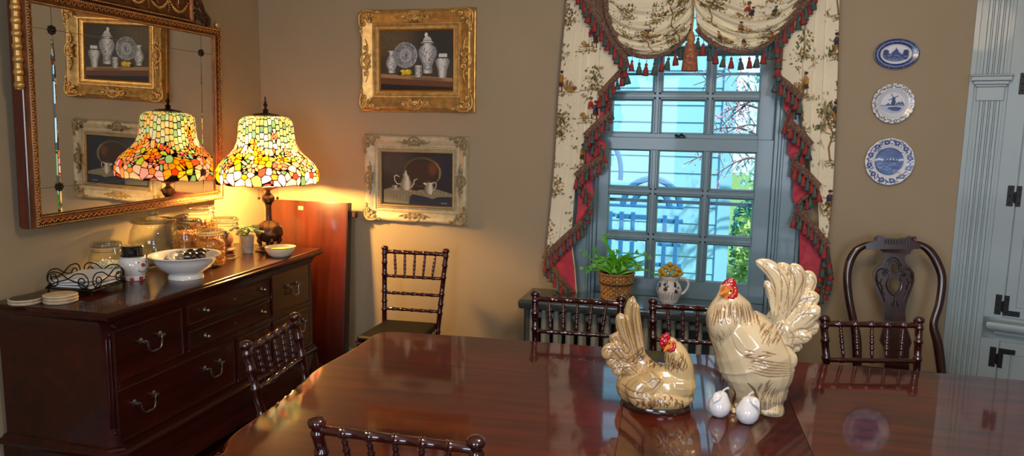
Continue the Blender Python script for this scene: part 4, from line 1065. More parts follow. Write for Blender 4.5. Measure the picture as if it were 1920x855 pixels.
def picture(name, label, xo0, xo1, zo0, zo1, xc0, xc1, zc0, zc1, ras, m_main, m_orn, m_line, prof, Yw=YB, tilt=.0, orn=.125, wavy=0.):
    cx, cz = (xo0+xo1)/2, (zo0+zo1)/2
    t = thing(name, label, 'painting', (cx, Yw, zo0))
    fn = lambda a, b_, h: Vector((a, Yw-h-tilt*(b_-zo0), b_))
    bm = B()
    n = 24
    outer = [(xo0+(xo1-xo0)*k/n, zo0) for k in range(n)]+[(xo1, zo0+(zo1-zo0)*k/n) for k in range(n)]+[(xo1-(xo1-xo0)*k/n, zo1) for k in range(n)]+[(xo0, zo1-(zo1-zo0)*k/n) for k in range(n)]
    inner = [(xc0+(xc1-xc0)*k/n, zc0) for k in range(n)]+[(xc1, zc0+(zc1-zc0)*k/n) for k in range(n)]+[(xc1-(xc1-xc0)*k/n, zc1) for k in range(n)]+[(xc0, zc1-(zc1-zc0)*k/n) for k in range(n)]
    rings = []
    for f, h in prof:
        ring = []
        for i, (o_, i_) in enumerate(zip(outer, inner)):
            s = (i % n)/n; wv = wavy*(math.sin(s*2*PI*2)*.5+.5)*(1-f) if wavy else 0
            k = f+wv
            ring.append(bm.verts.new(fn(o_[0]+(i_[0]-o_[0])*k, o_[1]+(i_[1]-o_[1])*k, h)))
        rings.append(ring)
    N = 4*n
    for A, C in zip(rings, rings[1:]):
        for k in range(N): bm.faces.new((A[k], A[(k+1) % N], C[(k+1) % N], C[k]))
    bm.faces.new(rings[0])
    fr = obj('frame', bm, m_main, t, ang=45)
    # liner and beading
    bm = B(); e = prof[-1][0]; lw = .012
    ringprof(bm, [(xc0, zc0), (xc1, zc0), (xc1, zc1), (xc0, zc1)], [(lw, prof[-1][1]+.001), (lw*.6, prof[-1][1]+.004), (0.002, prof[-1][1]-.002), (0, .018)], fn, capends=False); obj('liner', bm, m_line, t, smooth=False)
    bm = B(); q = .80
    xa, xb, za, zb = xo0+(xc0-xo0)*q, xo1+(xc1-xo1)*q, zo0+(zc0-zo0)*q, zo1+(zc1-zo1)*q; hb = np.interp(q, [f for f, _ in prof], [h for _, h in prof])
    for (p0, p1, q0, q1) in ((xa, za, xb, za), (xb, za, xb, zb), (xb, zb, xa, zb), (xa, zb, xa, za)):
        L = math.hypot(p1-p0 if 0 else q0-p0, q1-p1); m = int(L/.013)
        for k in range(m): ico(bm, fn(p0+(q0-p0)*k/m, p1+(q1-p1)*k/m, hb+.002), .0045, 1)
    obj('beading', bm, m_orn, fr, ang=80)
    hm = max(h for _, h in prof)-.004; sf = lambda a, b_: fn(a, b_, hm+.001)
    for (a, b_, fx, fz) in ((xo0, zo0, 1, 1), (xo1, zo0, -1, 1), (xo1, zo1, -1, -1), (xo0, zo1, 1, -1)):
        bm = B(); scrollwork(bm, a+fx*.022, b_+fz*.022, orn, fx, fz, sf); obj('corner_carving', bm, m_orn, fr, ang=80)
    wx, wz = abs(xc0-xo0), abs(zc0-zo0)
    for (a, b_, ax, ay) in ((cx, zo0+wz*.36, (1, 0), (0, 1)), (cx, zo1-wz*.36, (1, 0), (0, -1)), (xo0+wx*.36, cz, (0, 1), (1, 0)), (xo1-wx*.36, cz, (0, 1), (-1, 0))):
        bm = B(); shellwork(bm, a, b_, orn*.85, ax, ay, sf); obj('centre_carving', bm, m_orn, fr, ang=80)
    nu, nv = 230, 190
    u, v = np.meshgrid(np.linspace(0, 1, nu), np.linspace(0, 1, nv)); V = np.zeros((nv, nu, 3))
    V[..., 0] = xc0+(xc1-xc0)*u; V[..., 2] = zc0+(zc1-zc0)*v; V[..., 1] = Yw-.020-tilt*(V[..., 2]-zo0)
    grid_mesh('canvas', V, ras.sample(u*ras.W, v*ras.H), nu, nv, vmat('oil_paint', .6, coat=.0, bmp=.12, bscale=250), t)
    return t
# painting 1: blue-white jars, plate and lemons
r = Ras(4.82, 3.9, 70, (64, 56, 40)); g = np.random.default_rng(5)
P7 = lambda x, y: ((x-250)/100, (598-y)/100)
r.ell(*P7(300, 250), 1.6, 1.1, (104, 88, 54), .75, soft=1.0); r.ell(*P7(700, 260), 1.7, 1.6, (46, 42, 36), .8, soft=1.0)
for _ in range(160): r.ell(g.random()*2.2, 2.2+g.random()*1.7, .05+.1*g.random(), .03+.05*g.random(), (118, 100, 62), .22, soft=.05, rot=g.random()*3)
r.poly([P7(250, 492), P7(735, 520), P7(735, 548), P7(250, 520)], (168, 132, 88)); r.poly([P7(250, 518), P7(735, 545), P7(735, 585), P7(250, 562)], (104, 62, 36)); r.poly([P7(250, 560), P7(735, 582), P7(735, 600), P7(250, 600)], (20, 16, 14))
r.poly([P7(440, 512), P7(640, 520), P7(700, 540), P7(480, 535)], (110, 80, 52), .7)
r.ell(*P7(425, 370), .90, .93, (60, 62, 66), 1, rot=.1); r.ell(*P7(418, 368), .80, .86, (168, 172, 172), 1, rot=.1); r.ell(*P7(418, 368), .72, .78, (128, 134, 138), 1); r.ell(*P7(420, 370), .42, .46, (176, 180, 180), 1)
for k in range(90):
    a = g.random()*6.3; q = (.48+.3*g.random()); x, y = P7(418, 368); r.ell(x+q*math.cos(a), y+q*1.07*math.sin(a), .05, .025, (62, 70, 86) if k % 2 else (206, 208, 206), .8, rot=a+1)
for k in range(40):
    a = g.random()*6.3; q = .34*g.random(); x, y = P7(420, 370); r.ell(x+q*math.cos(a), y+q*math.sin(a), .05, .02, (70, 78, 96), .8, rot=a)
def vase(cx, yb, pr, hi=(232, 232, 226), sh=(120, 124, 128), seed=1, marks=60, pc=(58, 66, 96)):
    g = np.random.default_rng(seed); x0, y0 = P7(cx, yb); L = [(a/100, b_/100) for a, b_ in pr]
    r.prof(x0, y0, L, sh)
    for k in range(6): f = .92-.12*k; c = np.array(sh)+(np.array(hi)-np.array(sh))*(k+1)/6; r.prof(x0-.06*(k)/3*L[len(L)//2][0], y0, [(a*f, b_) for a, b_ in L], c, .8)
    zs = [b_ for _, b_ in L]; rs = [a for a, _ in L]
    for _ in range(marks):
        y = zs[0]+(zs[-1]-zs[0])*(.1+.75*g.random()); w = np.interp(y, zs, rs); x = (g.random()*2-1)*w*.75; r.ell(x0+x, y0+y, .035+.03*g.random(), .018, pc, .75, rot=g.random()*3)
vase(567, 490, [(30, 0), (32, 10), (30, 50), (42, 80), (60, 120), (62, 150), (50, 175), (28, 190), (26, 198)], seed=2, marks=110)
x0, y0 = P7(565, 292); r.prof(x0, y0, [(.42, 0), (.45, .05), (.30, .12), (.26, .28), (.16, .42), (.05, .46)], (214, 214, 210)); r.ell(x0-.08, y0+.56, .11, .15, (236, 236, 232)); r.stroke([(x0-.45, y0+.05), (x0+.42, y0+.04)], .05, (90, 92, 96)); r.stroke([(x0-.28, y0+.2), (x0+.26, y0+.2)], .03, (80, 86, 110))
vase(325, 488, [(20, 0), (26, 8), (22, 20), (38, 50), (40, 75), (28, 100), (15, 125), (18, 140), (32, 148)], seed=3, marks=36, pc=(60, 74, 120))
vase(665, 518, [(24, 0), (27, 20), (30, 50), (44, 90), (48, 110), (38, 125), (26, 132), (27, 150), (24, 158)], seed=4, marks=10)
x0, y0 = P7(668, 385); r.prof(x0, y0, [(.28, 0), (.28, .2), (.24, .26)], (226, 226, 222)); r.stroke([(x0-.27, y0-.02), (x0+.27, y0-.02)], .07, (26, 28, 34))
vase(505, 515, [(20, 0), (23, 10), (24, 70), (28, 78)], seed=6, marks=16, pc=(20, 24, 34))
for x, y in ((402, 482), (435, 480)): r.ell(*P7(x+4, y+6), .24, .20, (120, 92, 14)); r.ell(*P7(x, y), .22, .19, (226, 190, 30)); r.ell(*P7(x-6, y-6), .1, .08, (250, 226, 90), .8, soft=.06)
r.ell(*P7(378, 490), .16, .14, (30, 30, 20), .9); r.stroke([P7(438, 462), P7(444, 456)], .05, (60, 50, 20))
r.stroke([P7(660, 592), P7(725, 596)], .03, (40, 36, 30))
r1 = r
r = Ras(5.4, 4.26, 64, (26, 28, 34)); g = np.random.default_rng(8)
P8 = lambda x, y: ((x-212)/100, (648-y)/100)
r.ell(*P8(310, 300), 1.3, 1.2, (62, 66, 60), .7, soft=1.0); r.ell(*P8(700, 300), 1.0, 1.4, (22, 28, 48), .9, soft=.8)
r.ell(*P8(525, 375), 1.45, 1.22, (74, 66, 34), 1, soft=.05); r.ell(*P8(540, 378), 1.30, 1.10, (110, 96, 50), 1, soft=.06); r.ell(*P8(525, 380), 1.28, 1.10, (40, 30, 20), 1, soft=.06); r.ell(*P8(520, 375), 1.05, .92, (52, 34, 20), 1, soft=.1)
r.ell(*P8(605, 350), .35, .5, (120, 62, 34), .7, soft=.3); r.stroke([P8(628, 300), P8(655, 350), P8(655, 420)], .10, (150, 134, 76), .8, soft=.05)
r.poly([P8(212, 520), P8(420, 540), P8(560, 570), P8(752, 580), P8(752, 648), P8(212, 648)], (36, 44, 60))
r.poly([P8(225, 530), P8(310, 500), P8(480, 530), P8(430, 575), P8(420, 640), P8(230, 632)], (128, 128, 104)); 
for k in range(26): x = 235+k*7.3; r.stroke([P8(x, 545+6*math.sin(k)), P8(x-8+g.random()*12, 560+70*g.random())], .035, (88, 88, 72) if k % 2 else (176, 172, 144), .7)
r.poly([P8(400, 548), P8(520, 520), P8(640, 512), P8(752, 545), P8(752, 570), P8(640, 575), P8(600, 592), P8(560, 578), P8(470, 562)], (134, 130, 100))
for k in range(60): r.ell(*P8(440+300*g.random(), 530+40*g.random()), .05, .02, (188, 182, 146) if k % 2 else (80, 78, 60), .6, rot=g.random())
def pot(cx, yb, pr, hi=(226, 220, 200), sh=(96, 92, 70)):
    x0, y0 = P8(cx, yb); L = [(a/100, b_/100) for a, b_ in pr]; r.prof(x0, y0, L, sh)
    for k in range(6): f = .9-.13*k; c = np.array(sh)+(np.array(hi)-np.array(sh))*(k+1)/6; r.prof(x0+.02*k, y0, [(a*f, b_) for a, b_ in L], c, .8)
pot(400, 530, [(30, 0), (36, 6), (50, 25), (46, 60), (32, 95), (24, 115), (26, 122)])
pot(393, 415, [(22, 0), (20, 14), (12, 28), (5, 32), (7, 44), (0, 48)])
r.stroke([P8(357, 480), P8(330, 478), P8(312, 450), P8(310, 418), P8(325, 406), P8(345, 420)], .07, (214, 210, 192)); r.stroke([P8(445, 500), P8(460, 470), P8(462, 445), P8(482, 434)], .09, (196, 190, 160))
pot(578, 555, [(20, 0), (26, 6), (42, 28), (36, 60), (24, 80), (32, 96)])
r.stroke([P8(612, 522), P8(630, 490), P8(628, 460), P8(606, 455), P8(600, 470)], .06, (206, 202, 186)); r.poly([P8(528, 468), P8(545, 458), P8(560, 472), P8(555, 485)], (214, 208, 186)); r.ell(*P8(575, 447), .18, .08, (70, 58, 46))
pot(312, 525, [(12, 0), (14, 4), (24, 30), (28, 34)], (200, 196, 176)); r.ell(*P8(318, 527), .32, .06, (170, 166, 140), .8)
for x, y, q in ((515, 532, .14), (440, 540, .16), (468, 535, .1), (620, 552, .14)): r.ell(*P8(x, y), q, q*.75, (150, 110, 46)); r.ell(*P8(x-3, y-4), q*.5, q*.35, (216, 184, 100), .8)
x, y = P8(668, 624)
for k in range(6): r.stroke([(x+k*.075, y-.04), (x+k*.075+.02, y+.05), (x+k*.075+.06, y-.03)], .022, (210, 206, 190), .85)
r2 = r
def wx(px, py): p = atY(px, py, 4.30); return p.x, p.z
xa, za = wx(671, 13); xb, zb = wx(888, 214); x_, z_b = wx(674, 207); xc, zc_ = wx(709.6, 57.5); xd, zd = wx(845.5, 168)
_, zt2 = wx(888, 16.5)
picture('framed_painting', 'carved gold-framed still life of blue and white jars with lemons', xa, xb, (zb+z_b)/2, (za+zt2)/2, xc, xd, zd, zc_, r1, M_gold, M_gold, mat('gold_liner', (190, 132, 54), .4, metal=.6, var=.1),
        [(-.0, 0), (0, .012), (.02, .02), (.05, .022), (.07, .034), (.13, .052), (.22, .058), (.36, .050), (.52, .036), (.62, .03), (.66, .036), (.72, .036), (.76, .028), (.88, .026), (.95, .024)])
xa, za = wx(678, 250); xb, zb = wx(875, 423); _, z_b = wx(681, 417); xc, zc_ = wx(712, 285); xd, zd = wx(845, 389); _, zt2 = wx(874, 255)
picture('framed_painting', 'ivory carved-framed still life of a white teapot and jug before a brass tray', xa, xb, (zb+z_b)/2, (za+zt2)/2, xc, xd, zd, zc_, r2, M_ivory, M_ivdark, M_linen,
        [(-.0, 0), (0, .010), (.04, .026), (.10, .040), (.2, .044), (.42, .034), (.56, .026), (.60, .030), (.66, .030), (.70, .024), (.84, .022), (.88, .030)], orn=.10, wavy=.05)

# ================================================================== PLATES ON THE WALL
def plate_thing(label, c_px, rx, rz, draw, scal=0., nsc=0):
    r = Ras(2.2, 2.2, 150, (236, 238, 240)); draw(r)
    c = atY(*c_px, 4.325); t = thing('wall_plate', label, 'plate', (c.x, 4.33, c.z-rz), group='blue and white plates hung on the wall')
    nr, na = 90, 260; rho = np.linspace(0, 1, nr); th = np.linspace(0, 2*PI, na, endpoint=False)
    TH, RH = np.meshgrid(th, rho); sc = 1+scal*np.abs(np.cos(TH*nsc/2)) if nsc else np.ones_like(TH); sc = 1+(sc-1)*RH**4
    X = RH*np.cos(TH)*sc; Z = RH*np.sin(TH)*sc
    dep = np.interp(RH, [0, .55, .64, .72, .97, 1.], [.0, .0, .004, .010, .017, .016])
    V = np.stack([c.x+X*rx, YB-.012-dep, c.z+Z*rz], -1)
    o = grid_mesh('plate_face', V, r.sample(1.1+X, 1.1+Z), na, nr, vmat('plate_glaze', .25, coat=.2), t, closed=True)
    m = o.modifiers.new('th', 'SOLIDIFY'); m.thickness = .003; m.offset = 1
    bm = B(); lathe(bm, [(rx*.5, -.0), (rx*.52, .008)], 30, Matrix.Translation((c.x, YB-.001, c.z)) @ Matrix.Rotation(PI/2, 4, 'X')); obj('foot_ring', bm, M_white, t)
    return t
def border(r, r0, r1, n, seed, c=(40, 56, 118), sx=1., white=.0):
    g = np.random.default_rng(seed)
    for k in range(n):
        a = 2*PI*k/n+g.random()*.1; q = r0+(r1-r0)*g.random(); x, y = 1.1+q*math.cos(a), 1.1+q*math.sin(a)
        r.ell(x, y, .045+.03*g.random(), .020, c, .8, rot=a+g.random()*2)
        if g.random() < .5: r.ell(x+.02, y, .022, .016, (190, 204, 230), .9)
DB, MB_ = (34, 48, 108), (70, 100, 168)
def d1(r):
    r.ell(1.1, 1.1, 1.02, 1.02, (52, 70, 126)); border(r, .72, .96, 120, 1); 
    for k in range(70):
        a = k*2*PI/70; r.ell(1.1+.84*math.cos(a), 1.1+.84*math.sin(a), .035, .05, (176, 190, 222), .75, rot=a)
    r.ell(1.1, 1.1, .70, .66, (232, 236, 242)); r.ell(1.1, 1.02, .58, .42, (88, 112, 170), .9)
    for k in range(50): g = np.random.default_rng(k); r.ell(.55+1.1*g.random(), .75+.35*g.random(), .06, .03, DB, .7)
    r.ell(1.1, 1.30, .46, .2, (222, 230, 240)); r.poly([(.9, 1.05), (1.3, 1.05), (1.3, 1.2), (1.22, 1.22), (1.2, 1.35), (1.12, 1.45), (1.1, 1.6), (1.07, 1.42), (.98, 1.3), (.9, 1.2)], (56, 76, 140))
    for x in (.62, .7, 1.5, 1.58): r.ell(x, 1.2, .09, .2, DB, .9)
def d2(r):
    r.ell(1.1, 1.1, 1.06, 1.06, (236, 238, 242)); border(r, .82, .93, 100, 2, (60, 66, 96))
    for k in range(22): a = k*2*PI/22; r.ell(1.1+.98*math.cos(a), 1.1+.98*math.sin(a), .05, .04, (92, 100, 132), .7)
    for k in range(60): a = k*2*PI/60; r.ell(1.1+.74*math.cos(a), 1.1+.74*math.sin(a), .02, .02, (120, 128, 158), .8)
    r.ell(1.1, 1.1, .68, .68, (222, 228, 238)); r.poly([(.5, .98), (1.7, 1.0), (1.62, .75), (1.4, .62), (1.1, .56), (.8, .66), (.6, .8)], (176, 190, 216)); r.ell(1.2, .85, .34, .08, DB, .9); r.ell(1.25, .76, .22, .05, (60, 78, 136), .9)
    r.poly([(1.0, 1.02), (1.24, 1.02), (1.2, 1.36), (1.06, 1.36)], DB); r.ell(1.13, 1.38, .08, .06, DB)
    for a in (.5, 2.1, 3.6, 5.2): r.stroke([(1.12, 1.38), (1.12+.24*math.cos(a), 1.38+.24*math.sin(a))], .04, (50, 64, 120))
    r.poly([(.72, 1.0), (.9, 1.14), (1.02, 1.02)], (66, 84, 140)); 
    for k in range(7): r.ell(1.3+k*.05, 1.08+.03*(k % 3), .05, .06, (70, 86, 130), .9)
    r.stroke([(.55, 1.0), (1.66, 1.02)], .03, DB); r.stroke([(1.5, 1.1), (1.52, 1.3)], .012, DB)
def d3(r):
    r.ell(1.1, 1.1, 1.06, 1.06, (236, 240, 246)); border(r, .74, .96, 190, 3, (44, 66, 138))
    for k in range(12): a = k*2*PI/12+.2; r.ell(1.1+.84*math.cos(a), 1.1+.84*math.sin(a), .12, .10, (58, 84, 156), .85); r.ell(1.1+.84*math.cos(a), 1.1+.84*math.sin(a), .05, .045, (190, 206, 236), .9)
    r.ell(1.1, 1.1, .60, .60, (86, 118, 178)); g = np.random.default_rng(3)
    for _ in range(40): r.ell(1.1+(g.random()-.5)*.9, 1.1+.2+g.random()*.3, .12, .03, (70, 96, 160), .6)
    r.stroke([(.5, 1.14), (.7, 1.2), (.9, 1.14), (1.2, 1.2), (1.45, 1.16), (1.68, 1.2)], .09, (226, 234, 244), .95)
    for k in range(14): r.poly([(.85+k*.045, 1.08), (.89+k*.045, 1.08), (.89+k*.045, 1.16+.05*(k % 3)), (.85+k*.045, 1.16+.05*(k % 3))], (48, 70, 140))
    for _ in range(60): r.ell(1.1+(g.random()-.5)*1.0, 1.02-g.random()*.4, .07, .018, (150, 180, 220) if g.random() > .5 else (50, 74, 146), .7)
plate_thing('small oval blue and white plate with a castle scene, topmost of three plates', (1681, 101), .108, .077, d1, .02, 0)
plate_thing('round scalloped blue and white plate with a windmill scene, middle of three plates', (1675, 194), .100, .101, d2, .03, 16)
plate_thing('largest round blue and white plate with a landscape scene, lowest of three plates', (1668, 303), .118, .122, d3, .02, 12)

# ================================================================== MIRROR ON THE LEFT WALL
MY, MT = math.radians(2.642), math.radians(-1.441)
Mn = Vector((math.cos(MY)*math.cos(MT), math.sin(MY)*math.cos(MT), math.sin(MT))); Me = Vector((-math.sin(MY), math.cos(MY), 0)); Mu = Mn.cross(Me)
if Mu.z < 0: Mu = -Mu
Mc = Vector((-2.8157, 3.2, 1.7))
def mp(a, b_, h=0.): return Mc+Me*a+Mu*b_+Mn*h
def minv(px, py, h=0.):
    d = Vector(_ray(px, py)); o = Vector((0, 0, H)); c = Mc+Mn*h; p = o+d*((c-o).dot(Mn)/d.dot(Mn))-Mc; return p.dot(Me), p.dot(Mu)
gBR = minv(402, 358); gTR = minv(398, 70); gBL = minv(78, 402)
ga0, ga1 = gBL[0]-.004, (gBR[0]+gTR[0])/2; gb0, gb1 = (gBL[1]+gBR[1])/2, gTR[1]
mir = thing('wall_mirror', 'large gilt-framed wall mirror with divided glass hanging above the sideboard', 'mirror', (-2.84, 3.2, 1.2))
bm = B()
aS = minv(96.5, 51)[0]; aS2 = minv(377, 103)[0]; bS = (minv(96.5, 51)[1]+minv(377, 103)[1])/2; bS2 = (minv(111, 348)[1]+minv(382, 325)[1])/2
A_ = [ga0, aS, aS2, ga1]; B_ = [gb0, bS2, bS, gb1]; ev = .0013
for i in range(3):                                       # nine pieces of glass with tiny bevels at the joints
    for j in range(3):
        a0, a1, b0, b1 = A_[i]+ev*(i > 0), A_[i+1]-ev*(i < 2), B_[j]+ev*(j > 0), B_[j+1]-ev*(j < 2)
        v = [bm.verts.new(mp(*q)) for q in ((a0, b0), (a1, b0), (a1, b1), (a0, b1))]; bm.faces.new(v)
obj('mirror_glass', bm, M_mirror, mir, smooth=False)
for a in (aS, aS2): 
    bm = B(); wv = .011 if a == aS else .0045
    v = [bm.verts.new(mp(*q)) for q in ((a-wv, gb0, .0006), (a, gb0, .0022 if a == aS else .0016), (a+wv, gb0, .0006), (a+wv, gb1-.20, .0006), (a, gb1-.20, .0022 if a == aS else .0016), (a-wv, gb1-.20, .0006))]
    bm.faces.new((v[0], v[1], v[4], v[5])); bm.faces.new((v[1], v[2], v[3], v[4]))
    t_ = [bm.verts.new(mp(*q)) for q in ((a-.002, gb1-.10, .0006), (a+.002, gb1-.10, .0006))]; bm.faces.new((v[5], v[4], t_[0])); bm.faces.new((v[4], v[3], t_[1])); bm.faces.new((v[4], t_[1], t_[0]))
    obj('bevelled_strip', bm, M_mirror, mir, smooth=False)
bm = B()
for a in (aS, aS2): box(bm, -.0012, .0012, -.0005, .0005, gb0-gb0, gb1-gb0, Matrix.Translation(mp(a, gb0, .0012)) @ Matrix(((Me.x, Mn.x, Mu.x), (Me.y, Mn.y, Mu.y), (Me.z, Mn.z, Mu.z))).to_4x4())
for b_ in (bS, bS2): tube(bm, [mp(ga0, b_, .001), mp(ga1, b_, .001)], .0012, 5)
obj('glass_joint', bm, mat('joint_line', (120, 112, 96), .4, metal=.5), mir)
for a in (aS, aS2):
    for b_ in (bS, bS2):
        bm = B(); c = mp(a, b_, .004); ball(bm, c, .009, 12, 8)
        for k in range(8): ball(bm, mp(a+.014*math.cos(k*PI/4), b_+.014*math.sin(k*PI/4), .003), .0068, 8, 6)
        obj('rosette', bm, mat('dark_rosette', (52, 38, 26), .3, metal=.6), mir)
# frame
fw = .052
bm = B(); rect = [(ga0, gb0), (ga1, gb0), (ga1, gb1), (ga0, gb1)]
ringprof(bm, rect, [(0, -.002), (0, .006), (.004, .010), (.010, .010), (.012, .014), (.020, .016), (.036, .022), (.040, .028), (.047, .030), (.052, .024), (.053, .0), (.053, -.02)], lambda a, b_, h: mp(a, b_, h), capends=False)
fr = obj('frame', bm, M_golddark, mir, ang=40)
bm = B(); ringprof(bm, rect, [(.050, -.018), (.050, -.062), (-.01, -.062)], lambda a, b_, h: mp(a, b_, h), capends=False)
ringprof(bm, rect, [(.0535, .0), (.056, -.004), (.056, -.050), (.050, -.055)], lambda a, b_, h: mp(a, b_, h), capends=False); obj('frame_side', bm, M_redwood, mir, smooth=False)
bm = B()
def beads(off, h, r, step, oval=1.):
    P = offset_poly(rect, off)
    for i in range(4):
        p, q = P[i], P[(i+1) % 4]; L = (q-p).length; m = int(L/step)
        for k in range(m): z = p.lerp(q, k/m); ico(bm, mp(z.x, z.y, h), r, 1)
beads(.0065, .011, .0036, .0092); beads(.043, .030, .0042, .0115); obj('beading', bm, M_gold, fr, ang=80)
bm = B(); P = offset_poly(rect, .029)
for i in range(4):
    p, q = P[i], P[(i+1) % 4]; L = (q-p).length; m = int(L/.016); d = (q-p).normalized(); nn = Vector((d.y, -d.x))
    for k in range(m):
        z = p.lerp(q, (k+.5)/m); s = -1 if k % 2 else 1; tube(bm, [mp(*(z-d*.006-nn*.006*s), .0195), mp(*z, .0225), mp(*(z+d*.006+nn*.006*s), .0215)], .0022, 5)
obj('leaf_tip_band', bm, M_gold, fr, ang=80)
# turned gilt balls climbing the upper outer sides
bm = B(); 
for k in range(9): ball(bm, mp(ga0-.066, minv(48, 160)[1]+k*.052, -.006), (.021, .019, .019), 16, 10)
tube(bm, [mp(ga0-.062, minv(48, 168)[1], -.01), mp(ga0-.062, gb1+.16, -.01)], .016, 12); obj('ball_column', bm, M_gold, mir)
bm = B()
for k in range(9): ball(bm, mp(ga1+.060, minv(48, 160)[1]+k*.052, -.010), (.017, .016, .019), 16, 10)
tube(bm, [mp(ga1+.058, minv(48, 168)[1], -.012), mp(ga1+.058, gb1+.045, -.012)], .013, 12); obj('ball_column', bm, M_gold, mir)
# header
ha1 = minv(358, 50)[0]; ha0 = ga0+(ga1-ha1); hb0, hb1 = gb1+.053, gb1+.053+.26
bm = B(); hr = [(ha0, hb0), (ha1, hb0), (ha1, hb1), (ha0, hb1)]
r_ = ringprof(bm, hr, [(0, -.05), (0, .016), (-.006, .022), (-.014, .022), (-.020, .014), (-.026, .010)], lambda a, b_, h: mp(a, b_, h), capends=False); bm.faces.new(r_[-1]); bm.faces.new(r_[0])
hd = obj('header_panel', bm, M_golddark, mir, ang=30)
bm = B()
for i in range(4):
    P = offset_poly(hr, -.010); p, q = P[i], P[(i+1) % 4]; L = (q-p).length; m = int(L/.011)
    for k in range(m): z = p.lerp(q, k/m); ico(bm, mp(z.x, z.y, .0225), .0042, 1)
obj('beading', bm, M_gold, hd, ang=80)
bm = B(); g = random.Random(4); nsw = 5; wv = (ha1-ha0-.08)/nsw
for k in range(nsw):
    x0 = ha0+.04+k*wv
    for j in range(15):
        t = j/14; ico(bm, mp(x0+wv*t, hb0+.10-.055*4*t*(1-t), .013), (.0055+.004*4*t*(1-t)), 1)
    ico(bm, mp(x0, hb0+.105, .014), .012, 2)
    for j in range(6): ico(bm, mp(x0+g.uniform(-.006, .006), hb0+.09-j*.011, .013), .006-.0006*j, 1)
    for j in range(3): tube(bm, [mp(x0+wv*.5, hb0+.065+.02*j, .012), mp(x0+wv*.5+(j-1)*.02, hb0+.085+.02*j, .013)], .0028, 5)
obj('garland', bm, M_gold, hd, ang=80)
for m_, xa in ((1, ha1+.008), (-1, ha0-.008)):
    bm = B(); f = lambda a, b_: mp(xa+m_*a, hb0+b_, .004)
    tube(bm, spiral(.125, .030, .030, 1.5, -PI/2, f, 24, .2, 1), [.0105-.005*k/24 for k in range(25)], 8)
    tube(bm, spiral(.045, .12, .036, 1.4, PI, f, 24, .2, -1), [.0115-.005*k/24 for k in range(25)], 8)
    P = spline([f(.006, .16), f(.03, .158), f(.075, .125), f(.10, .08), f(.13, .058), f(.152, .04)], 5); tube(bm, P, .011, 8)
    P = spline([f(.005, .01), f(.03, .03), f(.07, .035), f(.095, .02), f(.10, .005)], 5); tube(bm, P, .009, 8); P = spline([f(.01, .07), f(.05, .075), f(.08, .05)], 5); tube(bm, P, .008, 8)
    for k in range(5): ico(bm, f(.03+.02*k, .05+.012*(k % 2)), .010, 2)
    obj('scroll_bracket', bm, mat('bracket_dark_gilt', (84, 54, 34), .32, metal=.5, var=.35), mir)

# ================================================================== STAINED GLASS LAMP
LX, LY = -2.520, 3.82; LAMP_BULB = (LX, LY, 1.40)
def lz(y): return atY(499, y, LY).z
lam = thing('table_lamp', 'bronze table lamp with a floral stained-glass shade on the far end of the sideboard', 'lamp', (LX, LY, ST))
ztop, zbot = 1.698, 1.312
prof = [(.072, 1.0), (.092, .992), (.128, .965), (.146, .92), (.153, .85), (.156, .72), (.163, .60), (.180, .50), (.206, .42), (.238, .345), (.266, .27), (.284, .19), (.290, .12), (.289, .05), (.284, 0.)]
R0 = np.array([p[0] for p in prof][::-1]); T0 = np.array([p[1] for p in prof][::-1])
nu, nv = 640, 210; g = np.random.default_rng(12)
vv = np.linspace(0, 1, nv); rr = np.interp(vv, T0, R0); AR = np.concatenate([[0], np.cumsum(np.hypot(np.diff(rr), np.diff(vv)*(ztop-zbot)))])   # arc length
TH = np.linspace(0, 2*PI, nu, endpoint=False); Lr = AR[-1]
# seeds: (angle, arc) with colour
GREENS = [(132, 178, 150), (150, 190, 170), (160, 196, 190), (196, 204, 160), (120, 168, 168), (200, 210, 176), (170, 200, 210), (186, 190, 150)]
seeds = []; cls = []
def add(a, s, c): seeds.append((a % (2*PI), s)); cls.append(c)
rad = lambda s: np.interp(s, AR, rr)
cols_n = 44
for k in range(cols_n):
    a = 2*PI*k/cols_n; s = Lr-.01+g.random()*.02; lo_ = .20+.07*math.sin(3*a)+.03*g.random()
    while s > lo_: add(a, s, GREENS[g.integers(len(GREENS))]); s -= .034+.016*g.random()
FL = [((250, 206, 30), (250, 150, 60)), ((248, 226, 226), (226, 110, 90)), ((240, 160, 150), (246, 220, 120)), ((252, 244, 232), (250, 190, 50)), ((252, 214, 50), (240, 110, 60)), ((246, 196, 190), (255, 236, 160)), ((232, 220, 244), (240, 180, 80))]
nf = 13
for row, (s0, n_, R_) in enumerate(((.052, 13, .036), (.115, 11, .028), (.165, 10, .020), (.215, 7, .018), (.27, 4, .016), (.315, 3, .013))):
    for k in range(n_):
        a0 = 2*PI*(k+.5*(row % 2)+g.random()*.25)/n_; q = rad(s0)
        c, ce = FL[(k*3+row*2+g.integers(2)) % len(FL)] if row < 3 else [((236, 150, 140), (250, 200, 120)), ((250, 200, 90), (240, 120, 90))][k % 2]
        add(a0, s0, ce); off = g.random()*6; m_ = 5 if row < 3 else 4
        for j in range(m_): an = off+2*PI*j/m_; add(a0+math.cos(an)*R_/q, s0+math.sin(an)*R_, tuple(np.clip(np.array(c)+g.normal(size=3)*8, 0, 255)))
for k in range(150):
    s = g.random()*.24; add(g.random()*2*PI, s, [(150, 190, 90), (222, 226, 120), (250, 236, 200), (206, 120, 96), (120, 170, 150), (240, 200, 150)][g.integers(6)])
S_ = np.array(seeds); CC = np.array(cls, float)
Vv = np.zeros((nv, nu, 3)); Cc = np.zeros((nv, nu, 3))
LEAD = np.array((26, 20, 14.))
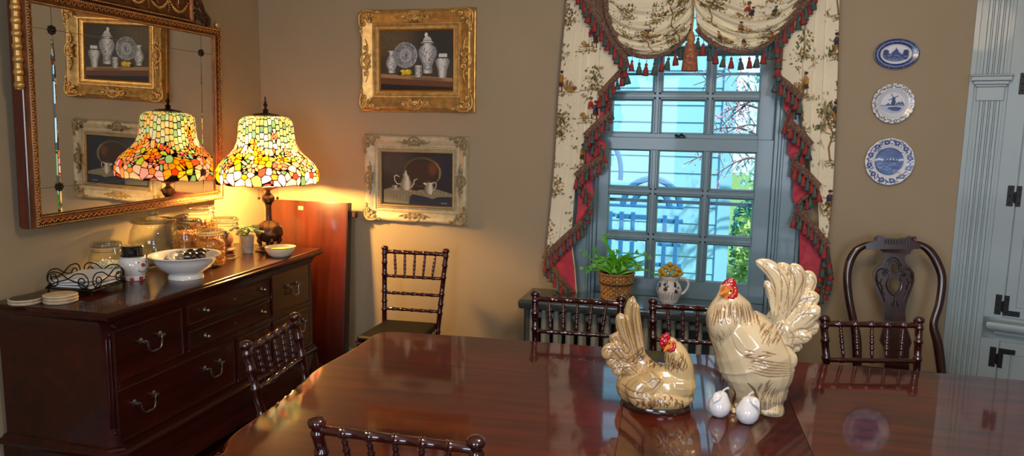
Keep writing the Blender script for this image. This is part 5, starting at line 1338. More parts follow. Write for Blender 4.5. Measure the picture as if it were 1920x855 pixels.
for j in range(nv):
    s = AR[j]; q = rr[j]; dy = (S_[:, 1]-s); near_ = np.abs(dy) < .09; sd = S_[near_]; cd = CC[near_]
    da = (TH[:, None]-sd[None, :, 0]+PI) % (2*PI)-PI
    up = np.clip((s-.19)/.06, 0, 1)*.5
    d = np.sqrt((da*q)**2*(1+4*up)+(sd[None, :, 1]-s)**2*(1-up*.6)); o2 = np.argpartition(d, 1, axis=1)[:, :2]
    d1_, d2_ = np.take_along_axis(d, o2[:, :1], 1)[:, 0], np.take_along_axis(d, o2[:, 1:2], 1)[:, 0]
    n1 = np.where(d1_ <= d2_, o2[:, 0], o2[:, 1]); e = np.abs(d2_-d1_)
    c = cd[n1]; m_ = np.clip((e-.0036)/.0018, 0, 1)[:, None]
    if j < 2 or j > nv-3: m_ = m_*0
    Cc[j] = LEAD*(1-m_)+c*m_
    wob = 1+.018*np.sin(TH*13)*np.clip(1-vv[j]*3, 0, 1); zz_ = zbot+vv[j]*(ztop-zbot)-.007*np.abs(np.sin(TH*6.5))*np.clip(1-vv[j]*6, 0, 1)
    bul = .0012*np.clip(e/.012, 0, 1)
    Vv[j, :, 0] = LX+(q*wob+bul)*np.cos(TH); Vv[j, :, 1] = LY+(q*wob+bul)*np.sin(TH); Vv[j, :, 2] = zz_
m, nt, b = new_mat('stained_glass'); setp(b, .22, 0, .5)
vc = nt.nodes.new('ShaderNodeVertexColor'); vc.layer_name = 'Col'; nt.links.new(vc.outputs[0], b.inputs['Base Color'])
trn = nt.nodes.new('ShaderNodeBsdfTranslucent'); tv = nt.nodes.new('ShaderNodeVectorMath'); tv.operation = 'MULTIPLY'; tv.inputs[1].default_value = (.46, .34, .48); gm = nt.nodes.new('ShaderNodeGamma'); gm.inputs[1].default_value = 1.7; nt.links.new(vc.outputs[0], gm.inputs[0]); nt.links.new(gm.outputs[0], tv.inputs[0]); nt.links.new(tv.outputs[0], trn.inputs[0])
mx = nt.nodes.new('ShaderNodeMixShader'); mx.inputs[0].default_value = .62; nt.links.new(b.outputs[0], mx.inputs[1]); nt.links.new(trn.outputs[0], mx.inputs[2]); nt.links.new(mx.outputs[0], nt.nodes['Material Output'].inputs['Surface'])
grid_mesh('lamp_shade', Vv, Cc, nu, nv, m, lam, closed=True)
TL = Matrix.Translation((LX, LY, 0))
bm = B(); lathe(bm, [(.0, ztop+.004), (.074, ztop+.001), (.076, ztop+.005), (.05, ztop+.012), (.02, ztop+.016), (.012, ztop+.022), (.019, ztop+.030), (.009, ztop+.040), (.006, ztop+.05), (.014, ztop+.06), (.008, ztop+.072), (.004, ztop+.095), (.006, ztop+.10), (0, ztop+.112)], 24, TL); obj('finial', bm, M_bronze, lam)
bm = B(); box(bm, LX-.012, LX+.012, LY-.012, LY+.012, 0, 0) if 0 else None
lathe(bm, [(.012, 1.262), (.03, 1.268), (.062, 1.282), (.064, 1.287), (.02, 1.292), (.014, 1.32), (.008, 1.34), (.008, ztop)], 28, TL); obj('socket_plate', bm, mat('brass_plate', (210, 160, 100), .3, metal=.8), lam)
bm = B(); ck = lambda a, r, z: 1+.05*math.sin(a*9+z*260)
lathe(bm, [(.016, 1.184), (.026, 1.190), (.034, 1.203), (.036, 1.216), (.032, 1.230), (.022, 1.241), (.013, 1.248), (.012, 1.258), (.016, 1.266)], 36, TL, ck)
lathe(bm, [(.022, 1.075), (.018, 1.088), (.0165, 1.17), (.021, 1.176), (.021, 1.183), (.016, 1.186)], 24, TL, lambda a, r, z: 1+.04*math.cos(a*10)); obj('stem', bm, M_bronze, lam)
bm = B(); lathe(bm, [(.030, .955), (.046, .962), (.064, .978), (.076, 1.000), (.078, 1.020), (.072, 1.045), (.056, 1.064), (.036, 1.076), (.022, 1.084)], 48, TL, lambda a, r, z: 1+.06*math.sin(a*11+z*180)*math.sin(z*300)); obj('urn', bm, M_bronze, lam)
for k in range(4):
    bm = B(); a = PI/4+k*PI/2; d = Vector((math.cos(a), math.sin(a), 0)); c0_ = Vector((LX, LY, 0))
    tube(bm, spline([c0_+d*.05+Vector((0, 0, .985)), c0_+d*.060+Vector((0, 0, .965)), c0_+d*.050+Vector((0, 0, .945)), c0_+d*.058+Vector((0, 0, .930))], 5), lerp_list([.012, .014, .009, .012], 5), 10); obj('foot', bm, M_bronze, lam)
bm = B(); lathe(bm, [(.082, ST), (.084, ST+.006), (.078, ST+.010), (.074, ST+.018), (.060, ST+.022), (.056, ST+.028), (0, ST+.030)], 40, TL, lambda a, r, z: 1+.015*math.cos(a*8)); obj('base', bm, M_bronze, lam)
for dx, zb_ in ((-.055, 1.215), (.055, 1.218)):
    bm = B(); q = (Vector((CM[0][0], CM[0][1], 0))*dx); tube(bm, [(LX+q.x, LY+q.y, 1.285), (LX+q.x, LY+q.y, zb_)], .0011, 5); ball(bm, (LX+q.x, LY+q.y, zb_), .0085, 12, 8); obj('pull_chain', bm, mat('dark_brass', (112, 80, 46), .3, metal=.8), lam)

# ================================================================== THINGS ON THE SIDEBOARD
M_lidg = thin_glass('lid_glass', (236, 240, 228), .16, .98)
def colX(px, py, X): p = atX(px, py, X); return (p.x, p.y)
def jar(name, label, xy, r, h, lid='clasp', neck=.8, group=None, waist=0., ribs=False):
    x, y = xy; T = Matrix.Translation((x, y, ST+.0005)); t = thing(name, label, 'jar', (x, y, ST+.0005), group=group)
    bm = B(); hb = h*.80
    if lid == 'clasp': P = [(0, .0), (r*.90, .0), (r*.97, .004), (r, .014), (r, hb*.72), (r*.97, hb*.84), (r*neck*1.02, hb*.95), (r*neck, hb), (r*neck*1.05, hb+.004), (r*neck*1.05, hb+.012)]
    else: P = [(0, .0), (r*.72, .0), (r*.78, .008), (r*.93, hb*.16), (r, hb*.36), (r*.99, hb*.62), (r*.90, hb*.84), (r*.80, hb*.95), (r*.79, hb), (r*.83, hb+.006)]
    rib = (lambda a, q, z: 1+(.008*math.sin(z*520) if .3*hb < z < .7*hb else 0)) if ribs else None
    if ribs:
        P2 = []; 
        for (r0_, z0_), (r1_, z1_) in zip(P, P[1:]):
            m_ = 8 if (z1_-z0_) > .02 else 1
            for k in range(m_): P2.append((r0_+(r1_-r0_)*k/m_, z0_+(z1_-z0_)*k/m_))
        P = P2+[P[-1]]
    lathe(bm, P, 40, T, rib, cap=False); obj('glass_body', bm, M_jar, t, ang=60)
    rn = r*neck if lid == 'clasp' else r*.82
    if lid == 'clasp':
        bm = B(); lathe(bm, [(rn*1.04, hb+.014), (rn*1.10, hb+.018), (rn*1.12, hb+.028), (rn*1.06, hb+.036), (rn*.96, hb+.040), (rn*.5, hb+.043), (0, hb+.043)], 40, T); lathe(bm, [(rn*.9, hb+.018), (rn*.9, hb+.038)], 40, T); ld = obj('lid', bm, M_jar, t, ang=60)
        bm = B(); lathe(bm, [(rn*1.0, hb+.010), (rn*1.07, hb+.011), (rn*1.07, hb+.016), (rn*1.0, hb+.017)], 40, T); obj('seal', bm, mat('rubber_seal', (206, 170, 130), .6), ld)
        bm = B()
        for z in (hb-.002, hb+.022): tube(bm, [(x+rn*1.10*math.cos(a), y+rn*1.10*math.sin(a), ST+z) for a in np.linspace(0, 2*PI, 30, endpoint=False)], .0014, 6, closed=True)
        a = -.25; d = Vector((math.cos(a), math.sin(a), 0)); s = Vector((-d.y, d.x, 0)); c = Vector((x, y, ST))
        for m_ in (-1, 1):
            tube(bm, [c+d*rn*1.10+s*.012*m_+Vector((0, 0, hb-.002)), c+d*(rn*1.10+.014)+s*.012*m_+Vector((0, 0, hb+.018)), c+d*(rn*1.10+.006)+s*.010*m_+Vector((0, 0, hb+.044)), c+d*rn*.95+s*.009*m_+Vector((0, 0, hb+.040))], .0016, 6)
        tube(bm, [c+d*(rn*1.10+.014)+s*.012+Vector((0, 0, hb+.018)), c+d*(rn*1.10+.020)+s*.010+Vector((0, 0, hb-.012)), c+d*(rn*1.10+.020)-s*.010+Vector((0, 0, hb-.012)), c+d*(rn*1.10+.014)-s*.012+Vector((0, 0, hb+.018))], .0016, 6)
        obj('wire_clasp', bm, mat('steel_wire', (170, 170, 168), .25, metal=.95), ld)
    else:
        bm = B(); k = h*.2
        lathe(bm, [(rn*1.02, hb+.004), (rn*1.08, hb+.006), (rn*1.10, hb+.014), (rn*.98, hb+.022), (rn*.80, hb+k*.32), (rn*.42, hb+k*.50), (rn*.20, hb+k*.58), (rn*.17, hb+k*.66), (rn*.24, hb+k*.74), (rn*.27, hb+k*.9), (rn*.22, hb+k*1.04), (0, hb+k*1.08)], 40, T)
        obj('lid', bm, M_lidg, t, ang=60)
    return t
def filling(label, xy, r, h0, h1, kind, m, n, s, seed, name='snacks', dome=.3):
    g = np.random.default_rng(seed); bm = B(); x, y = xy; done = 0
    for k in range(n):
        edge = g.random() < .75; a = g.random()*2*PI; q = r*(.93 if edge else g.random()**.5*.9); z = h0+(h1-h0)*(g.random() if edge else 1-.1*g.random())
        if not edge: z = h1+(1-q/r)*dome*s*2
        p = (x+(q-s*.7)*math.cos(a), y+(q-s*.7)*math.sin(a), ST+z)
        if kind == 'ball': ico(bm, p, (s*(.8+.4*g.random()), s*(.8+.4*g.random()), s*(.8+.4*g.random())), 1)
        else: box(bm, -s, s, -s*.6, s*.6, -s*.35, s*.35, Matrix.Translation(p) @ Matrix.Rotation(g.random()*6, 4, Vector(g.normal(size=3))), s*.2)
    lathe(bm, [(0, ST+h0), (r*.80, ST+h0+.002), (r*.84, ST+h1-s), (0, ST+h1-s*.5)], 16, Matrix.Translation((x, y, 0)))
    o = obj(name, bm, m, None, ang=70); tag(o, label, 'snacks', kind='stuff'); return o
J0 = colX(201, 497, -2.785); jar('glass_jar', 'small clasp-top glass jar of white marshmallows behind the iron napkin tray', J0, .078, .175)
filling('white mini marshmallows filling the lower half of the small jar behind the tray', J0, .070, .008, .075, 'ball', mat('marshmallow', (240, 234, 222), .7), 240, .008, 1, 'marshmallows')
J1 = colX(291, 480, -2.735); jar('glass_jar', 'wide round glass jar with knob lid, nearly empty, behind the white bowl', J1, .122, .298, 'knob', ribs=True)
J2 = colX(352, 462, -2.735); jar('glass_jar', 'ribbed knob-lid glass jar of brown snack mix, between the wide jar and the orange snacks', J2, .088, .258, 'knob', ribs=True)
filling('brown crunchy snack mix inside the ribbed jar', J2, .080, .008, .155, 'box', mat('snack_mix', (206, 140, 70), .6, var=.6, nscale=70), 520, .009, 2)
J3 = colX(377, 440, -2.79); jar('glass_jar', 'tall clasp-top glass jar at the back against the wall, under the mirror corner', J3, .090, .300)
filling('mixed nuts and pretzels in the tall back jar', J3, .084, .008, .185, 'box', mat('nut_mix', (190, 130, 74), .6, var=.7, nscale=60), 500, .011, 3)
p = atZ(424, 482, ST); J4 = (p.x, p.y); jar('glass_jar', 'clasp-top glass jar holding dark round cookies, left of the zinc bucket', J4, .083, .232)
p = atZ(397, 497, ST); J5 = (p.x, p.y); jar('glass_jar', 'clasp-top glass jar full of orange cheese puffs, right of the white bowl', J5, .079, .190)
filling('orange cheese puffs filling the front clasp-top jar', J5, .072, .008, .125, 'ball', mat('cheese_puff', (250, 156, 50), .65, var=.15, nscale=60, bmp=.3, bscale=200), 330, .0115, 4, 'cheese_puffs')
# cookies in J4
M_cook = mat('dark_cookie', (112, 60, 36), .6, var=.2, nscale=40, bmp=.3)
for k, (dx, dz, tl_, r_) in enumerate(((.0, .008, .0, .052), (.006, .022, .06, .050), (-.004, .036, -.08, .050), (.010, .052, .16, .048), (.0, .078, .65, .046), (.010, .112, 1.0, .042))):
    bm = B(); T = Matrix.Translation((J4[0]+dx, J4[1]-.004, ST+dz)) @ Matrix.Rotation(tl_, 4, Vector((.3, 1, 0)))
    lathe(bm, [(0, -.006), (r_*.92, -.006), (r_, -.002), (r_, .002), (r_*.92, .006), (0, .0065)], 26, T)
    ck = obj('cookie', bm, [M_cook], None, ang=60); tag(ck, 'round dark cookie in the clasp-top jar beside the zinc bucket', 'cookie', 'dark cookies in the glass jar')
    bm = B(); lathe(bm, [(r_*.99, -.0014), (r_*1.015, -.0014), (r_*1.015, .0014), (r_*.99, .0014)], 26, T, cap=False); obj('cream_filling', bm, mat('cookie_cream', (226, 190, 150), .6), ck)
# white footed bowl
p = atZ(349, 520, ST); BW = (p.x, p.y)
def bowl(name, label, xy, P, m, z0=ST):
    bm = B(); lathe(bm, P, 56, Matrix.Translation((*xy, z0+.0003)), cap=False)
    o = obj(name, bm, m, None, ang=50, base=(*xy, z0)); tag(o, label, 'bowl'); return o
bowl('footed_bowl', 'large white footed bowl of wrapped candies on the sideboard', BW, [(0, .012), (.070, .010), (.076, .0), (.082, .0), (.080, .012), (.074, .020), (.092, .034), (.122, .058), (.142, .086), (.150, .104), (.160, .110), (.166, .112), (.165, .116), (.155, .115), (.146, .108), (.137, .086), (.118, .062), (.088, .040), (.05, .028), (0, .026)], M_white)
g = random.Random(3); k = 0
for (dx, dy, col, lab) in [(-.05, -.02, 'w', 'white'), (-.02, .0, 's', 'silver'), (-.035, -.05, 'w', 'white'), (.0, -.035, 's', 'silver'), (.02, .02, 'k', 'black'), (.06, -.01, 'k', 'black'), (.05, -.045, 'k', 'black'), (.085, .01, 'k', 'black'), (-.075, .01, 'w', 'white'), (.0, .05, 'w', 'white'), (-.06, .05, 's', 'silver'), (.05, .055, 'k', 'black')]:
    bm = B(); mm = {'w': mat('white_wrapper', (226, 222, 214), .3, spec=.6), 's': mat('silver_wrapper', (176, 172, 170), .25, metal=.5), 'k': mat('black_wrapper', (34, 26, 28), .25, coat=.5)}[col]
    T = Matrix.Translation((BW[0]+dx, BW[1]+dy, ST+.100+.012*g.random()+(.012 if col == 'k' else 0))) @ Matrix.Rotation(g.random()*3, 4, 'Z') @ Matrix.Rotation(g.uniform(-.3, .3), 4, 'X')
    ball(bm, (0, 0, 0), (.024, .014, .013) if col != 'k' else (.027, .021, .019), 14, 8); 
    for s in (-1, 1): tube(bm, [(s*.020, 0, 0), (s*.026, 0, 0), (s*.040, 0, .002)], [.008, .004, .012], 9, ry=[.008, .004, .003])
    bmesh.ops.transform(bm, matrix=T, verts=bm.verts[:])
    o = obj('wrapped_candy', bm, mm, None, ang=60); tag(o, lab+' wrapped candy lying in the white footed bowl', 'candy', 'candies in the white footed bowl')
# support: a heap of candies below the rim
bm = B(); 
for k in range(60):
    a, q = g.random()*6.28, g.random()**.5; z = .05+.045*(g.random()); rmax = .085+.5*(z-.05); T = Matrix.Translation((BW[0]+q*rmax*math.cos(a), BW[1]+q*rmax*math.sin(a), ST+z))
    ball(bm, T.to_translation(), (.016, .014, .012), 8, 6)
tag(obj('candy_heap', bm, mat('mixed_wrapper', (150, 140, 134), .3, var=.5, nscale=30)), 'wrapped candies heaped deep in the white footed bowl', 'candies', kind='stuff')
# small cream bowl
p = atZ(526, 480, ST); bowl('cream_bowl', 'small cream bowl with a brown rim at the front of the lamp base', (p.x, p.y), [(0, .004), (.045, .003), (.048, .0), (.055, .0), (.066, .012), (.080, .034), (.087, .052), (.086, .055), (.083, .053), (.074, .034), (.058, .014), (0, .010)], M_cream)
tag(obj('butter_mints', (lambda b: (lathe(b, [(0, ST+.034), (.060, ST+.033), (.070, ST+.036), (.05, ST+.044), (0, ST+.047)], 30, Matrix.Translation((p.x, p.y, 0))), b)[1])(B()), mat('yellow_candy', (232, 196, 84), .6, bmp=.6, bscale=120)), 'pale yellow candies filling the small cream bowl', 'candies', kind='stuff')
bm = B(); tube(bm, [(p.x+.0865*math.cos(a), p.y+.0865*math.sin(a), ST+.054) for a in np.linspace(0, 2*PI, 40, endpoint=False)], .0018, 6, closed=True)
rim = obj('rim_line', bm, mat('brown_rim', (84, 52, 30), .3), bpy.data.objects['cream_bowl'])
# zinc bucket with succulent
p = atZ(464, 474, ST); BK = Vector((p.x, p.y, ST)); bk = thing('succulent_bucket', 'small zinc bucket with trailing succulent beside the lamp base', 'plant pot', BK)
bm = B(); lathe(bm, [(0, 0.001), (.030, .001), (.031, .004), (.040, .098), (.042, .100), (.042, .103), (.039, .103), (.036, .09), (0, .088)], 32, Matrix.Translation(BK)); obj('bucket', bm, M_zinc, bk, ang=50)
bm = B(); g = random.Random(8); M_suc = mat('succulent_green', (138, 158, 104), .45, var=.3, nscale=50)
for s in range(13):
    a = s/13*6.28+g.uniform(-.2, .2); L = g.uniform(.05, .105) if abs(math.sin(a)) < .7 else g.uniform(.03, .06); c = BK+Vector((0, 0, .10))
    P = spline([c, c+Vector((math.cos(a)*L*.4, math.sin(a)*L*.4, .045)), c+Vector((math.cos(a)*L*.8, math.sin(a)*L*.8, .040+g.uniform(-.01, .02))), c+Vector((math.cos(a)*L*1.1, math.sin(a)*L*1.1, .02+g.uniform(-.01, .02)))], 5)
    tube(bm, P, .0022, 6)
    for i in range(3, len(P)):
        for j in range(4): b2 = j*1.57+i*.7; ico(bm, P[i]+Vector((math.cos(b2)*.007, math.sin(b2)*.007, .003*math.sin(b2*2))), (.0062, .0062, .0042), 1)
obj('succulent', bm, M_suc, bk, ang=80)
# snowman canister
p = atZ(252, 524, ST); SN = Vector((p.x, p.y, ST)); sn = thing('snowman_canister', 'round white canister with a painted face, black hat lid and red striped scarf', 'canister', SN)
bm = B(); lathe(bm, [(0, .0), (.046, .0), (.050, .004), (.050, .020), (.047, .022), (.060, .040), (.068, .062), (.069, .080), (.064, .100), (.054, .112), (.050, .116)], 48, Matrix.Translation(SN))
obj('body', bm, M_white, sn, ang=50)
bm = B(); lathe(bm, [(.0, .116), (.055, .116), (.057, .119), (.055, .122), (.050, .124), (.049, .158), (.0505, .162), (.048, .166), (0, .1665)], 48, Matrix.Translation(SN)); obj('hat_lid', bm, mat('black_glaze', (16, 16, 18), .12, coat=.8), sn, ang=40)
fa = math.atan2(-SN.y, -SN.x)+.62   # face looks a little right of the camera
def onb(a, z, r=.0695): q = r*math.cos(math.asin(max(-1, min(1, (z-.072)/.075)))) ; return SN+Vector((math.cos(fa+a)*q, math.sin(fa+a)*q, z))
bm = B(); c = onb(.0, .078); d = (c-SN); d.z = 0; d.normalize(); tube(bm, [c-d*.004, c+d*.006+Vector((0, 0, -.001)), c+d*.016+Vector((0, 0, -.004))], [.010, .007, .001], 12); obj('nose', bm, mat('red_glaze', (182, 30, 30), .15, coat=.6), sn)
for a, z in ((-.30, .092), (.30, .090), (-.28, .052), (-.14, .046), (.02, .044), (.18, .048), (.3, .056)):
    bm = B(); ball(bm, onb(a, z), .0032, 8, 6); obj('eye' if z > .08 else 'mouth_dot', bm, mat('black_glaze', (16, 16, 18), .12), sn)
for k in range(8):
    bm = B(); a0 = fa-.2+k*PI/4; P = [SN+Vector((math.cos(a0+t)*.0512, math.sin(a0+t)*.0512, .012)) for t in np.linspace(0, .36, 6)]
    tube(bm, P, .0015, 6, ry=.0095, up=(0, 0, 1)); obj('scarf_stripe', bm, mat('red_glaze', (182, 30, 30), .15, coat=.6), sn)
# coasters
M_co = mat('cream_coaster', (222, 204, 170), .5, var=.12, nscale=60); M_cod = mat('dark_coaster_top', (48, 46, 38), .35, var=.3, nscale=40); M_rimd = mat('brown_coaster_edge', (92, 66, 44), .5)
def coaster(x, y, z, tx, label, top, group):
    t = thing('coaster', label, 'coaster', (x, y, z), group=group); T = Matrix.Translation((x, y, z)) @ Matrix.Rotation(tx, 4, 'Y')
    bm = B(); lathe(bm, [(0, 0), (.060, 0), (.064, .002), (.065, .005), (.064, .0085), (.060, .010), (0, .0102)], 44, T); obj('disc', bm, M_co, t, ang=50)
    bm = B(); lathe(bm, [(0, .0095), (.057, .0098), (.059, .0104), (.054, .0110), (0, .0112)], 44, T); obj('top_face', bm, top, t, ang=50)
    bm = B(); tube(bm, [T @ Vector((.0648*math.cos(a), .0648*math.sin(a), .0055)) for a in np.linspace(0, 2*PI, 40, endpoint=False)], .0012, 6, closed=True); obj('edge_line', bm, M_rimd, t)
p = atZ(49, 568, ST); 
for k in range(2): coaster(p.x, p.y, ST+.001+k*.0118, .0, ['lower', 'upper'][k]+' coaster of the flat dark-topped pair at the near end of the sideboard', M_cod, 'dark-topped coasters')
p = atZ(114, 566, ST)
for k in range(3): coaster(p.x+(.003*(k % 2)), p.y, ST+.001+k*.0118, 0, ['bottom', 'middle', 'top'][k]+' cream stone coaster of the stack of three beside the napkin tray', mat('stone_top', (206, 186, 148), .45, var=.3, nscale=30), 'cream stone coasters')
# napkin tray in black wrought iron
Q = [atZ(86, 540, ST+.022), atZ(172, 547, ST+.022), atZ(236, 527, ST+.022)]; Q.append(Q[0]+Q[2]-Q[1])
ct_ = sum(Q, Vector())/4; nt_ = thing('napkin_tray', 'black wrought iron napkin tray with scrolled sides on the sideboard', 'tray', (ct_.x, ct_.y, ST))
bm = B()
box_e = [(Q[i], Q[(i+1) % 4]) for i in range(4)]
for a, b_ in box_e: tube(bm, [a, b_], .0035, 8)
for k in range(1, 6): tube(bm, [Q[0].lerp(Q[3], k/6), Q[1].lerp(Q[2], k/6)], .0022, 6)
obj('base_frame', bm, M_iron, nt_)
for c in Q:
    bm = B(); c2 = c.lerp(ct_, .06); tube(bm, [c2, Vector((c2.x, c2.y, ST+.008))], .0028, 8); ball(bm, (c2.x, c2.y, ST+.006), .006, 10, 8); obj('foot', bm, M_iron, nt_)
for i, (a, b_) in enumerate(box_e):
    bm = B(); L = (b_-a).length; e = (b_-a).normalized(); f = lambda s, z: a+e*(s*L)+Vector((0, 0, z))
    hh = .074
    # two facing spirals joined by crossing stems, as on each side of the tray
    for m_ in (0, 1):
        X = lambda s: s if m_ == 0 else 1-s
        up_ = [f(X(.98), .002), f(X(.78), .028), f(X(.52), hh*.62), f(X(.34), hh*.96), f(X(.18), hh*1.02)]
        cx_, cz_, rr_ = .19, hh*.52, hh*.50
        sp = []
        for k in range(34):
            t = k/33; q = rr_*(1-.80*t); an = PI/2+2*PI*1.45*t; sp.append(f(X(cx_+q*math.cos(an)/L), cz_+q*math.sin(an)))
        tube(bm, spline(up_, 5)[:-1]+sp, .0027, 7)
    obj('side_scroll', bm, M_iron, nt_)
M_nap = mat('paper_napkin', (240, 238, 234), .8, var=.02, bmp=.1)
for k in range(4):
    bm = B(); n_ = 14; g = np.random.default_rng(k); sh = .06+.02*g.random(2); vs = []
    def nz(u, v): return ST+.027+k*.0075+(.004+.010*k)*(.5+.5*math.sin(u*3.2+k))*v+.018*(k/3)*max(0, u-.4)
    for s_, dz in ((0, 0), (1, .006)):
        vs.append([[bm.verts.new((lambda P_: Vector((P_.x, P_.y, nz(i/n_, j/n_)+dz)))(Q[0].lerp(Q[3], sh[0]+(1-2*sh[0])*i/n_).lerp(Q[1].lerp(Q[2], sh[0]+(1-2*sh[0])*i/n_), sh[1]+(1-2*sh[1])*j/n_))) for j in range(n_+1)] for i in range(n_+1)])
    for s_ in (0, 1):
        for i in range(n_):
            for j in range(n_): bm.faces.new((vs[s_][i][j], vs[s_][i+1][j], vs[s_][i+1][j+1], vs[s_][i][j+1]))
    for i in range(n_):
        for (a_, b2) in (((i, 0), (i+1, 0)), ((i, n_), (i+1, n_)), ((0, i), (0, i+1)), ((n_, i), (n_, i+1))): bm.faces.new((vs[0][a_[0]][a_[1]], vs[0][b2[0]][b2[1]], vs[1][b2[0]][b2[1]], vs[1][a_[0]][a_[1]]))
    o = obj('napkin', bm, M_nap, None, ang=40); tag(o, 'white folded paper napkin in the black iron tray', 'napkin', 'napkins in the iron tray')


# ================================================================== FERN BASKET AND JUG ON THE RADIATOR SHELF
SZ = .6885
p = atZ(1154, 559, SZ); FB = Vector((p.x, min(p.y, 4.185), SZ)); fb = thing('fern_basket', 'woven basket holding a bright green fern on the radiator shelf', 'potted plant', FB)
nu, nv = 200, 90; TH = np.linspace(0, 2*PI, nu, endpoint=False); V = np.zeros((nv, nu, 3)); C = np.zeros((nv, nu, 3)); g = np.random.default_rng(2); rown = 12; colm = 34
tone = g.random((rown+1, colm))
for j in range(nv):
    v = j/(nv-1); r0 = .080+.021*v; row = int(v*rown*.999); fr_ = v*rown-row
    ph = (TH/(2*PI)*colm); col = ph.astype(int) % colm; over = ((col+row) % 2 == 0)
    d = np.where(over, 1, -1)*np.sin(PI*(ph % 1))*np.sin(PI*fr_)*.0035
    r_ = r0+d+.002*(abs(v-.62) < .04)
    V[j, :, 0] = FB.x+r_*np.cos(TH); V[j, :, 1] = FB.y+r_*np.sin(TH); V[j, :, 2] = SZ+.001+v*.150
    base_ = np.array((190, 140, 78.)); c = base_[None]*(0.72+.38*tone[row][col])[:, None]; c = np.where((np.sin(PI*(ph % 1))*np.sin(PI*fr_) < .18)[:, None], np.array((120, 80, 40.)), c)
    if abs(v-.60) < .045: c = np.where(over[:, None], np.array((70, 38, 26.)), np.array((96, 56, 34.)))
    C[j] = c
grid_mesh('basket', V, C, nu, nv, vmat('woven_splint', .6, bmp=.1), fb, closed=True)
bm = B(); tube(bm, [(FB.x+.102*math.cos(a), FB.y+.102*math.sin(a), SZ+.151) for a in np.linspace(0, 2*PI, 40, endpoint=False)], .006, 8, closed=True); obj('rim', bm, mat('basket_rim', (160, 112, 60), .6, var=.3, nscale=60), fb)
bm = B(); lathe(bm, [(0, .135), (.097, .135)], 24, Matrix.Translation(FB)); obj('soil', bm, mat('soil', (40, 28, 20), .9, bmp=.5), fb)
M_fern = mat('fern_green', (96, 178, 40), .38, var=.35, nscale=18, spec=.5)
def frond(parent, pts, w, fork=True, curl=.0):
    S = spline(pts, 6); n = len(S); bm = B(); L = []
    for i, p in enumerate(S):
        t = (S[min(i+1, n-1)]-S[max(i-1, 0)]).normalized(); side = t.cross(Vector((0, -1, .3))); side = side.normalized() if side.length > .05 else Vector((1, 0, 0))
        f = i/(n-1); ww = w*(.35+.65*math.sin(PI*min(1, f*1.15+.08)))*(1+.12*math.sin(i*2.1)); up = side.cross(t).normalized()
        L.append([bm.verts.new(p-side*ww+up*ww*.35), bm.verts.new(p-up*.0015), bm.verts.new(p+side*ww+up*ww*.35)])
    for A, C in zip(L, L[1:]):
        for k in range(2): bm.faces.new((A[k], A[k+1], C[k+1], C[k]))
    if fork:
        e = S[-1]; t = (S[-1]-S[-3]).normalized(); sd = t.cross(Vector((0, -1, .2))).normalized()
        for k in range(5):
            d = (t+sd*(k-2)*.5+Vector((0, 0, .1*(k % 2)))).normalized(); q = e+d*w*2.8; m_ = e+d*w*1.4
            s2 = d.cross(Vector((0, -1, .2))).normalized()*w*.4
            v = [bm.verts.new(x) for x in (e-s2*.5-t*.006, m_-s2, q, m_+s2, e+s2*.5-t*.006)]; bm.faces.new(v)
    o = obj('frond', bm, M_fern, parent, ang=80)
c = FB+Vector((0, 0, .14)); FY = FB.y
def fp(px, py, dy): return atY(px, py, FY+dy)
for L, w in (([(1150, 510), (1146, 480), (1140, 462), (1135, 446)], .010), ([(1152, 510), (1150, 485), (1143, 470), (1134, 452)], .008), ([(1148, 512), (1130, 492), (1112, 488), (1100, 478)], .009), ([(1148, 514), (1122, 500), (1108, 500), (1092, 502)], .008), ([(1155, 512), (1172, 494), (1188, 484), (1206, 478)], .010), ([(1158, 512), (1180, 500), (1200, 492), (1216, 484)], .009),
             ([(1155, 510), (1166, 488), (1176, 480), (1192, 474)], .009), ([(1152, 508), (1158, 490), (1164, 482), (1176, 478)], .010), ([(1158, 516), (1186, 508), (1210, 506), (1228, 514)], .007), ([(1148, 510), (1136, 494), (1126, 486), (1116, 470)], .010), ([(1152, 516), (1152, 524), (1148, 532), (1146, 540)], .009), ([(1156, 516), (1160, 522), (1164, 530), (1170, 534)], .008),
             ([(1148, 508), (1142, 494), (1132, 484), (1122, 480)], .011), ([(1150, 508), (1152, 492), (1154, 484), (1158, 474)], .010), ([(1150, 512), (1132, 504), (1118, 506), (1104, 508)], .009), ([(1156, 510), (1170, 500), (1184, 496), (1198, 500)], .010), ([(1144, 512), (1126, 498), (1108, 486), (1090, 470)], .005), ([(1154, 506), (1146, 496), (1150, 486), (1148, 476)], .011)):
    g = random.Random(int(L[-1][0]*7+L[-1][1])); dd = g.uniform(-.09, .05); frond(fb, [fp(*q, dd*k/3) for k, q in enumerate(L)], w)
for k in range(14):
    a = k*.45+.2; R_ = .09+.05*random.random(); hgt = .05+.07*random.random()
    frond(fb, [c, c+Vector((math.cos(a)*R_*.3, math.sin(a)*R_*.3, hgt*.8)), c+Vector((math.cos(a)*R_*.8, math.sin(a)*R_*.8 if math.sin(a) < 0 else math.sin(a)*R_*.4, hgt)), c+Vector((math.cos(a)*R_*1.1, math.sin(a)*R_*.9 if math.sin(a) < 0 else math.sin(a)*R_*.5, hgt*.7))], .009)
